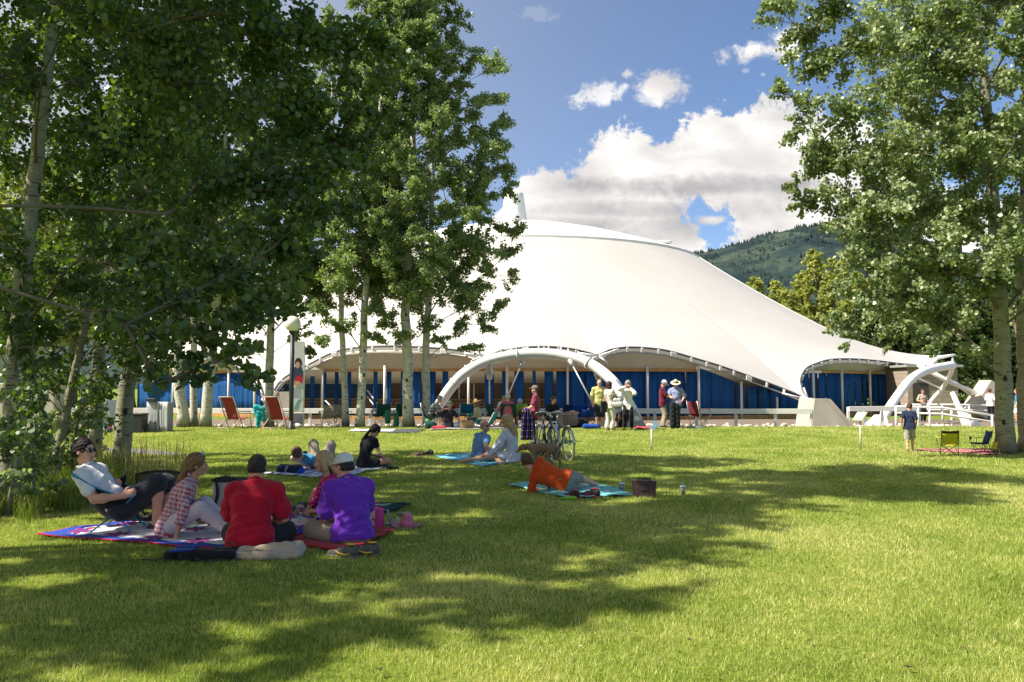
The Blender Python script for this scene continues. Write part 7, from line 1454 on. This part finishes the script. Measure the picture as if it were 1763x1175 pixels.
def plaid_cloth():
    i = INFO['maroon']; Wp = w2(i, i['J'][-1][1]); m = plaid('purple_plaid', (.035, .018, .12), (.012, .012, .03), (.42, .30, .10), 5.5, .3, .06, (0, 0, .3)); g = []
    for r_ in range(16):
        z = Wp.z+.03-(Wp.z-ground_z(Wp.x, Wp.y)-.10)*r_/15; sp = .09+.06*min(1, r_/5)+.03*r_/15
        g.append([Vector((Wp.x+.02+(k/12-.5)*2*sp-.10*r_/15*0, Wp.y-.10+.07*math.sin(k*1.35+r_*.16)*min(1, .35+r_/6)-.06*(r_ == 0)*0, z-.05*abs(k/6-1)*(r_ < 2))) for k in range(13)])
    g2 = [[Vector((Wp.x-.12+.26*k/12, Wp.y-.08+.20*a, Wp.z+.055-.07*a*a)) for k in range(13)] for a in (1, .6, .2)]
    mb = MB(); mb.sheet(g2+g, .012); o = mb.build('plaid_blanket', m); tag(o, 'purple and navy plaid blanket hanging from the arm of the standing man in maroon', 'blanket')
plaid_cloth()
# ================================================================ CHAIRS AND FURNITURE AT THE CREST
def camp_chair(label, px, D, yaw, fab, frame=BLK, h=1.0, top=None, group='folding camp chairs', arms=True, backmat=None, cup=True, py=740):
    q = P(px, py, D); root = empty('camp_chair', gz(q.x, D), R_(yaw), label, 'chair', group); root.scale = (h, h, h); w = .27
    sh, fh = .36, .40
    g = [[Vector((w*(j/4-1), -.20-.17*i/5+.05*(1-(j/4-1)**2)*(1-i/6), .38+.50*i/5+(0 if i < 5 else -.03*(1-abs(j/4-1))))) for j in range(9)] for i in range(6)]; mb = MB(); mb.sheet(g[:5] if top else g, .008); mb.build('backrest', backmat or fab, root)
    if top: mb = MB(); mb.sheet(g[4:], .012); mb.build('top_band', top, root)
    g = [[Vector((w*(j/4-1), -.21+.44*i/5, .40-.06*(1-(j/4-1)**2)+.02*i/5)) for j in range(9)] for i in range(6)]; mb = MB(); mb.sheet(g, .008); mb.build('seat', fab, root)
    for sx in (-1, 1):
        mb = MB(); mb.tube([(sx*w, -.37, .90), (sx*(w+.01), -.18, .02)], .012, 6); mb.build('back_pole', frame, root)
        mb = MB(); mb.tube([(sx*w, .23, .43), (-sx*w, .20, .01)], .010, 6); mb.build('leg', frame, root); mb = MB(); mb.tube([(sx*w, .24, .42), (sx*(w+.01), -.20, .01)], .010, 6); mb.build('leg', frame, root); mb = MB(); mb.tube([(sx*w, -.22, .40), (-sx*w, -.24, .01)], .010, 6); mb.build('leg', frame, root)
        mb = MB(); mb.tube([(sx*w, .23, .43), (sx*(w+.02), .23, .60)], .010, 6); mb.build('arm_pole', frame, root)
        if arms: mb = MB(); mb.sheet([[(sx*(w+.02)-.035, -.30+.55*i/4, .62-.02*math.sin(i)) , (sx*(w+.02)+.035, -.30+.55*i/4, .62-.02*math.sin(i))] for i in range(5)], .008); mb.build('armrest', fab, root)
    if cup: mb = MB(); mb.lathe([(.03, .52), (.042, .52), (.045, .62), (.04, .62)], (w+.02, .20, 0), 12); mb.build('cup_holder', frame, root)
    return root
GRN = cloth('forest_green_canvas', (.008, .085, .05), .15); TANC = cloth('tan_canvas', (.36, .30, .22), .15); BLU = cloth('royal_blue_canvas', (.008, .06, .36), .15); MAR = cloth('maroon_canvas', (.20, .012, .03), .15); YEL = cloth('yellow_canvas', (.55, .52, .02), .1); NVY = cloth('navy_canvas', (.012, .035, .12), .15)
camp_chair('pale framed green camp chair with a jacket on its arm, left of the thick birch', 656, 31, 172, GRN, STEEL)
camp_chair('green camp chair half hidden by the thick birch trunk', 692, 31.2, 180, GRN, STEEL)
camp_chair('tan camp chair with hooded back, left one before the fence by the lamp', 565, 31.6, 178, TANC, STEEL)
camp_chair('tan camp chair half hidden by the left birch of the pair by the lamp', 590, 31.6, 205, TANC, STEEL)
camp_chair('green camp chair carrying the man in white shirt', 856, 30.4, -60, cloth('bottle_green', (.006, .06, .045)), BLK)
camp_chair('dark green camp chair seen from behind, carrying the white haired person', 875, 29.6, 2, cloth('bottle_green'), BLK)
camp_chair('dark camp chair under the man in lime green', 899, 31.1, 174, cloth('bottle_green'), BLK)
camp_chair('empty green chair back between the lime shirt and the man in maroon', 912, 32.2, 190, GRN, BLK)
camp_chair('royal blue camp chair left of the man in yellow', 1020, 30.0, 20, BLU, BLK, 1.0)
camp_chair('blue camp chair beyond the bicycles, left of the brighter blue one', 1000, 30.8, -10, BLU, BLK)
camp_chair('dark blue camp chair farthest left behind the bicycles', 978, 31, 10, NVY, BLK)
camp_chair('maroon camp chair standing empty right of the man in the straw hat', 1206, 30.0, -62, MAR, STEEL, 1.08)
camp_chair('teal camp chair behind the two men who stand reading', 1157, 30.6, 170, cloth('teal_canvas', (.01, .10, .13)), BLK)
camp_chair('yellow camp chair with black top band seen from behind on the pink blanket', 1632, 18.25, -14, YEL, BLK, .64, BLK, 'child sized camp chairs', py=783)
camp_chair('blue camp chair seen side on right of the yellow one', 1687, 18.7, 84, NVY, BLK, .60, None, 'child sized camp chairs', py=780)
camp_chair('yellow folded chair partly hidden by the thick right trunk', 1706, 18.2, 95, YEL, BLK, .34, None, 'child sized camp chairs', py=783)
camp_chair('small camp chair under the striped polo man by the birches', 742, 29.5, -88, GRN, STEEL)
lump('green_jacket', 'green jacket hanging from the arm of the camp chair beside the thick birch', 'jacket', P(667, 715, 30.8), [((0, 0, .12), (.02, 0, -.22), .09, .11), ((-.12, 0, -.05), (-.02, 0, .08), .05, .06)], cloth('mint_green', (.03, .26, .13)), .014, 0, .012)
lump('green_jacket', 'second green jacket slung low on the chair behind the thick birch', 'jacket', P(683, 720, 30.8), [((0, 0, .18), (-.02, 0, -.3), .07, .12)], cloth('mint_green'), .014, 0, .012)
def deck_chair(label, px, D, yaw):
    q = P(px, 740, D); root = empty('deck_chair', gz(q.x, D), R_(yaw), label, 'chair', 'red deck chairs with wooden frames'); WD = M_('weathered_oak', (.36, .27, .18), .6, .15, 5, .2); FB = cloth('brick_red_canvas', (.30, .035, .035), .1)
    # seen from behind: back slopes towards the camera at the top
    w = .33; tp_, bt = Vector((0, -.28, 1.12)), Vector((0, .10, .30))
    for sx in (-1, 1):
        x = Vector((sx*w, 0, 0)); mb = MB(); mb.tube([tp_+x, bt+x, Vector((sx*w, .25, .0))], .022, 8, True, 0, True, .6); mb.build('back_rail', WD, root)
        mb = MB(); mb.tube([(sx*w, .62, .40), (sx*w, .06, .36), (sx*w, -.35, .0)], .021, 8, True, 0, True, .6); mb.build('leg', WD, root); mb = MB(); mb.tube([(sx*(w+.03), -.08, .62), (sx*(w+.03), .55, .60)], .020, 8); mb.build('armrest', WD, root); mb = MB(); mb.tube([(sx*(w+.03), .50, .60), (sx*(w+.03), .62, .0)], .017, 8); mb.build('arm_post', WD, root)
    for nm, p in (('cross_bar', tp_), ('cross_bar', bt), ('cross_bar', Vector((0, -.30, .04)))): mb = MB(); mb.tube([p+Vector((-w, 0, 0)), p+Vector((w, 0, 0))], .020, 8); mb.build(nm, WD, root)
    g = [[tp_.lerp(bt, i/7)+Vector(((j/6-.5)*(.50), .03*math.sin(math.pi*i/7), 0)) for j in range(7)] for i in range(8)]; mb = MB(); mb.sheet(g, .012); mb.build('backrest', FB, root); g = [[Vector(((j/6-.5)*.50, .10+.48*i/5, .30-.03*math.sin(math.pi*i/5)+.1*i/5)) for j in range(7)] for i in range(6)]; mb = MB(); mb.sheet(g, .012); mb.build('seat', FB, root)
deck_chair('red canvas deck chair on the left, near the three scarred aspens', 398, 28.6, -24); deck_chair('red canvas deck chair on the right, against the lamp post', 474, 28.5, -20)
lump('teal_jacket', 'teal and blue jackets draped over the side of the right deck chair', 'jacket', P(446, 716, 28.7), [((-.10, 0, .30), (.12, 0, .22), .10, .10), ((-.12, 0, .22), (-.06, 0, .0), .09, .07), ((.0, 0, .1), (-.04, 0, -.36), .11, .06), ((.12, 0, .15), (.16, 0, -.15), .08, .07)], cloth('teal_jersey', (.01, .30, .34), .3), .013, 0, .014)
def lamp():
    q = P(501, 738, 28.2); root = empty('lamp_post', gz(q.x, 28.2), 0, 'dark post lamp with white globe at the edge of the aspens', 'lamp'); DK = M_('dark_grey_paint', (.025, .028, .035), .5)
    mb = MB(); mb.tube([(0, 0, 0), (.0, 0, 3.32)], .075, 14); mb.lathe([(.14, 0), (.14, .06), (.085, .10), (.075, .3)], (0,0,0), 16); mb.build('post', DK, root); mb = MB(); mb.lathe([(.075, 3.30), (.13, 3.36), (.12, 3.42)], (0,0,0), 16); mb.build('collar', DK, root)
    mb = MB(); mb.sphere((0.05*0, 0, 3.66), .275, 28); g = mb.build('globe', M_('opal_globe', (.78, .72, .62), .35, .02), root)
    # banner on a slim frame just behind
    q = P(511, 738, 28.6); b = empty('banner', gz(q.x, 28.6), R_(8), 'tall white banner with a portrait of a player in red, beside the lamp post', 'banner'); w, z0, z1 = .21, .62, 3.05
    mb = MB(); mb.sheet([[(-w, 0, z0), (w, 0, z0)], [(-w, 0, z1), (w, 0, z1)]], .01, 0, False); mb.build('banner_cloth', blotch('banner_white', (.72, .71, .69), [(.60, .66, .66)], 3.0, .2), b)
    def flat(nm, pts, m, y=-.016): mm = MB(); n = len(pts); mm.add([(x, y, z) for x, z in pts]+[(x, y+.004, z) for x, z in pts], [tuple(range(n)), tuple(range(2*n-1, n-1, -1))]+[(i, i+n, (i+1) % n+n, (i+1) % n) for i in range(n)]); return mm.build(nm, m, b)
    circ = lambda cx, cz, rx, rz, n=16: [(cx+rx*math.cos(k*math.tau/n), cz+rz*math.sin(k*math.tau/n)) for k in range(n)]
    flat('picture_hair', circ(.02, 2.32, .12, .17), M_('print_dark', (.03, .02, .02), .7)); flat('picture_jacket', [(-.19, 1.72), (.19, 1.72), (.19, 2.0), (.11, 2.18), (-.10, 2.18), (-.17, 2.0)], M_('print_navy', (.04, .06, .12), .7), -.018); flat('picture_face', circ(.0, 2.24, .075, .12), M_('print_skin', (.62, .36, .26), .7), -.022)
    flat('picture_shirt', [(-.12, 1.62), (.17, 1.60), (.19, 1.78), (.10, 1.90), (-.06, 1.84)], M_('print_red', (.50, .02, .03), .7), -.024); flat('picture_hands', circ(-.03, 1.60, .13, .08), M_('print_skin'), -.028)
    for k in range(5): flat('text_line', [(-.17, 1.42-.07*k), (.13-.04*(k % 2), 1.42-.07*k), (.13-.04*(k % 2), 1.445-.07*k), (-.17, 1.445-.07*k)], M_('print_grey', (.32, .34, .42), .7), -.018)
    flat('picture_swirl', [(-.12, .68), (.0, .72), (.06, .95), (.15, 1.10), (.02, 1.0), (-.05, .85)], M_('print_teal', (.15, .40, .38), .7), -.018)
    mb = MB(); mb.tube([(w+.02, .01, 0), (w+.02, .01, 3.1)], .016, 8); mb.build('banner_pole', M_('pole_white', (.7, .7, .68), .4), b)
    for z in (z0, z1): mb = MB(); mb.tube([(-w-.06, .01, z), (w+.02, .01, z)], .014, 8); mb.build('banner_arm', DK, b)
lamp()
def signs():
    q = P(1122, 771, 20.1); root = empty('sign_post', gz(q.x, 20.1), 0, 'slim post with a pale blue crescent board in the middle of the lawn', 'sign', 'small signs on the lawn')
    mb = MB(); mb.tube([(0, 0, 0), (0, 0, .50)], .020, 10); mb.build('post', M_('post_white'), root); mb = MB(); out, inn = [], []
    for k in range(17):
        a = R_(-100+170*k/16)-.2; out.append((.02+.145*math.cos(a), .60+.115*math.sin(a))); inn.append((-.03+.085*math.cos(a), .645+.08*math.sin(a)))
    pts = out+inn[::-1]; n = len(pts); vs = [(x, -.012, z) for x, z in pts]+[(x, .012, z) for x, z in pts]; fs = []
    m_ = len(out)
    for k in range(m_-1): fs += [(k, k+1, n-2-k, n-1-k), (n+k+1, n+k, n+n-1-k, n+n-2-k)]
    fs += [(i, i+n, (i+1) % n+n, (i+1) % n) for i in range(n)]; mb.add(vs, fs); mb.build('board', M_('pale_blue_board', (.30, .48, .66), .5, .05), root)
    q = P(1482, 773, 19.9); root = empty('sign_post', gz(q.x, 19.9), R_(-62), 'slanted reading sign on a slim post right of the concrete buttress', 'sign', 'small signs on the lawn'); mb = MB(); mb.tube([(0, 0, 0), (0, 0, .78)], .022, 10); mb.build('post', M_('post_white'), root)
    mb = MB(); mb.box((0, 0, .82), (.30, .30, .02), Rx(.8), 0, .008); mb.build('board', M_('olive_board', (.30, .32, .16), .5, .05), root); mb = MB(); mb.box(Vector((0, -.009, .829)), (.25, .25, .006), Rx(.8)); mb.build('printed_panel', M_('panel_cream', (.50, .48, .36), .5, .2, 30), root)
    # folding sign, white screen and bin by the left trees
    q = P(190, 738, 27.5); root = empty('folding_sign', gz(q.x, 27.5), R_(75), 'white A-shaped folding sign between the left trunks', 'sign')
    for s_ in (-1, 1): mb = MB(); mb.box((0, s_*.22, .52), (.62, .03, 1.12), Rx(s_*.38), 0, .012); mb.build('panel', M_('sign_white', (.66, .65, .62), .5, .04), root)
    mb = MB(); mb.box((0, 0, 1.04), (.5, .08, .05), None, 0, .01); mb.build('hinge', M_('sign_white'), root)
    q = P(270, 741, 27.2); root = empty('white_screen', gz(q.x, 27.2), R_(-4), 'pale grey cloth covered stand right of the bright aspen trunk', 'screen'); g = [[Vector((-.36+.74*j/14, .02*math.sin(j*1.7)*(1-i/5), 1.0*i/5)) for j in range(15)] for i in range(6)]; mb = MB(); mb.sheet(g, .02); mb.build('cloth_cover', cloth('pale_grey_sheet', (.50, .50, .52), .06), root)
    mb = MB(); mb.box((-.20, -.01, 1.06), (.30, .18, .10), None, 0, .01); mb.build('box', M_('black_plastic', (.02, .02, .022), .4), root)
    for dx in (-.02, .10): mb = MB(); mb.tube([(dx, -.04, 1.0), (dx-.03, -.06, .5), (dx+.02, -.05, .05)], .009, 5); mb.build('cord', BLK, root)
    mb = MB(); mb.box((-.0, .25, .5), (.66, .4, .96), None, 0, .01); mb.build('stand', M_('stand_grey', (.3, .3, .3), .6), root)
    q = P(238, 742, 26.9); root = empty('waste_bin', gz(q.x, 26.9), 0, 'black square waste bin between the bright trunk and the pale cloth stand', 'bin'); mb = MB(); mb.box((0, 0, .30), (.46, .42, .60), None, 0, .03); mb.build('bin_body', M_('bin_black', (.02, .02, .02), .45), root); mb = MB(); mb.box((0, 0, .61), (.50, .46, .05), None, 0, .015); mb.build('bin_lid', M_('black_plastic'), root); mb = MB(); mb.lathe([(.20, .53), (.245, .59), (.25, .63)], (0,0,0), 4, 0, Rz(.785)); mb.build('bin_liner', M_('bin_liner', (.05, .05, .055), .25), root)
    lump('duffel_bag', 'striped red, teal and blue bags heaped left of the folding sign', 'bag', gz(P(178, 742, 26.8).x, 26.8), [((-.22, 0, .10), (.2, 0, .1), .11, .10), ((-.1, .05, .26), (.18, .05, .24), .08, .07)], stripes('bag_stripes', [(.02, .22, .30), (.55, .52, .5), (.02, .05, .28), (.30, .02, .04)], 3.5, 0), .014, 0, .01)
signs()
def crest_items():
    q = lambda px, D: gz(P(px, 740, D).x, D)
    # turquoise beach chair
    root = empty('beach_chair', q(834, 29.2), R_(74), 'turquoise low beach chair with white frame under the straw hat woman', 'chair'); TQ = cloth('turquoise_canvas', (.01, .33, .42), .1); WH = M_('post_white')
    mb = MB(); mb.sheet([[Vector((-.27+.54*j/4, -.22-.22*i/4, .16+.40*i/4)) for j in range(5)] for i in range(5)], .01); mb.build('backrest', TQ, root); mb = MB(); mb.sheet([[Vector((-.27+.54*j/4, -.22+.45*i/4, .17-.02*math.sin(i))) for j in range(5)] for i in range(5)], .01); mb.build('seat', TQ, root)
    for sx in (-.28, .28): mb = MB(); mb.tube([(sx, -.45, .58), (sx, -.20, .14), (sx, .25, .02)], .014, 6); mb.tube([(sx, .24, .17), (sx, -.35, .01)], .014, 6); mb.tube([(sx, -.33, .38), (sx, .18, .36), (sx, .2, .02)], .012, 6); mb.build('side_frame', WH, root)
    root = empty('beach_chair', q(803, 30.6), R_(176), 'dark teal folding chair with white legs behind the wicker bag', 'chair'); TL = cloth('deep_teal_canvas', (.005, .10, .17), .1)
    mb = MB(); mb.sheet([[Vector((-.26+.52*j/4, -.20-.10*i/3, .50+.34*i/3)) for j in range(5)] for i in range(4)], .012); mb.build('backrest', TL, root); mb = MB(); mb.sheet([[Vector((-.26+.52*j/4, -.20+.42*i/3, .42)) for j in range(5)] for i in range(4)], .012); mb.build('seat', TL, root)
    for sx in (-.27, .27): mb = MB(); mb.tube([(sx, -.32, .86), (sx, .30, .0)], .016, 6); mb.tube([(sx, .24, .43), (sx, -.30, .0)], .016, 6); mb.build('side_frame', WH, root)
    root = empty('wicker_bag', q(804, 28.8), 0, 'tan wicker bag standing on the pale picnic sheet', 'bag'); mb = MB(); mb.lathe([(0, 0), (.20, 0), (.25, .20), (.23, .30), (.21, .29), (.18, .03), (0, .03)], (0,0,0), 18, 0, Matrix.Diagonal((1, .6, 1))); mb.build('bag_body', M_('wicker', (.42, .27, .11), .8, .3, 60, .8, 120), root)
    for s_ in (-.10, .10): mb = MB(); mb.tube([(-.12, s_, .28), (-.08, s_, .42), (.08, s_, .42), (.12, s_, .28)], .012, 6); mb.build('handle', M_('wicker_handle', (.30, .18, .08), .7), root)
    lump('beach_bag', 'aqua and lime striped beach bag right of the twin birches', 'bag', q(738, 30.2), [((-.02, 0, .14), (.04, 0, .42), .13, .11, ((0, 1, 0), .5))], stripes('aqua_lime', [(.03, .35, .50), (.45, .55, .10), (.10, .28, .55), (.5, .6, .6)], 5, 2), .014, 0, .006)
    lump('green_bag', 'dark green sack on the grass beside the striped polo man', 'bag', q(742, 28.7), [((-.08, 0, .13), (.06, 0, .15), .15, .13)], cloth('bottle_green'), .014, 0, .012)
    lump('red_bag', 'crumpled red and pink cloth at the left end of the pale sheet', 'cloth', q(756, 28.4), [((-.2, 0, .06), (.18, 0, .07), .06, .07)], cloth('rose_red'), .012, 0, .014)
    lump('red_bag', 'red bag on the fence rail behind the straw hat people', 'bag', P(775, 703, 34.9), [((-.18, 0, 0), (.15, 0, .05), .10, .09)], cloth('red_fleece'), .014, 0, .012)
    lump('blue_bag', 'royal blue bag lying on the crest left of the man in yellow', 'bag', q(1018, 28.7), [((-.22, 0, .09), (.22, 0, .08), .09, .08)], BLU, .013, 0, .012)
    lump('blue_bag', 'blue bundle on the seat of the royal blue camp chair', 'bag', q(1012, 29.8)+Vector((0, 0, .50)), [((-.15, 0, 0), (.18, 0, .03), .10, .09)], BLU, .013, 0, .012)
    lump('black_bag', 'black cool bag under the handlebars behind the teal bicycle', 'bag', q(996, 29.6), [((-.18, 0, .16), (.2, 0, .16), .16, .15)], cloth('black_cotton'), .015, 0, .01)
    lump('white_bag', 'white plastic bag behind the legs of the man in yellow', 'bag', q(1042, 29.9), [((-.08, 0, .12), (.06, 0, .30), .16, .07)], M_('white_plastic_bag', (.62, .64, .64), .3), .014, 0, .02)
    lump('black_bag', 'black folded chair bag standing by the man in the straw hat', 'bag', q(1161, 29.0), [((-.06, 0, .10), (-.04, .02, .85), .10, .11), ((.12, 0, .10), (.10, .02, .80), .09, .10)], cloth('black_cotton'), .016, 0, .012)
    lump('blue_towel', 'pale blue towel on the grass under the maroon camp chair', 'towel', q(1196, 29.3), [((-.28, 0, .03), (.25, 0, .03), .04, .04, ((0, 0, 1), .6))], cloth('grey_blue', (.20, .26, .42)), .012, 0, .008)
    i = INFO['bagwoman']; b = w2(i, (0, 0, 0)); root = empty('shoulder_bag', b+Vector((.26, -.16, .95)), R_(-20), 'silver grey shoulder bag of the auburn haired woman', 'bag'); lump('bag_body', None, None, None, [((-.12, 0, -.08), (.12, 0, -.06), .10, .10, ((0, 1, 0), .6)), ((-.08, 0, .08), (.08, 0, .08), .07, .07, ((0, 1, 0), .6))], M_('silver_grey_leather', (.36, .37, .37), .4, .15, 12), .012, 0, .008, parent=root); mb = MB(); mb.tube([(-.12, 0, .08), (-.2, .05, .30), (-.16, .12, .46), (-.04, .05, .3), (.06, 0, .12)], .012, 6); mb.build('strap', M_('silver_strap', (.3, .3, .3), .5), root)
    root = empty('tote_bag', b+Vector((-.20, -.10, .80)), R_(10), 'black tote bag at the left hip of the auburn haired woman', 'bag'); mb = MB(); mb.box((0, 0, 0), (.22, .10, .40), None, 0, .03); mb.build('bag_body', cloth('black_cotton'), root); mb = MB(); mb.tube([(-.08, 0, .18), (.02, .03, .58), (.08, 0, .18)], .010, 6); mb.build('strap', BLK, root)
    i = INFO['bagwoman']; Wp = w2(i, i['J'][1][1]); root = empty('programme', Wp+Vector((.10, -.02, .06)), 0, 'white folded programme in the hand of the auburn haired woman', 'paper'); mb = MB(); mb.box((0, 0, 0), (.20, .02, .12), Ry(-.8)); mb.build('paper', M_('paper_white', (.7, .7, .68), .7), root)
    # loose paper on the quilt
    lump('paper_napkin', 'white crumpled napkin on the quilt beside the floral blouse', 'napkin', G(552, 898)+Vector((0, 0, .04)), [((-.05, 0, .01), (.05, .01, .015), .02, .02, ((0, 0, 1), .5))], M_('paper_white'), .006, 0, .004)
crest_items()
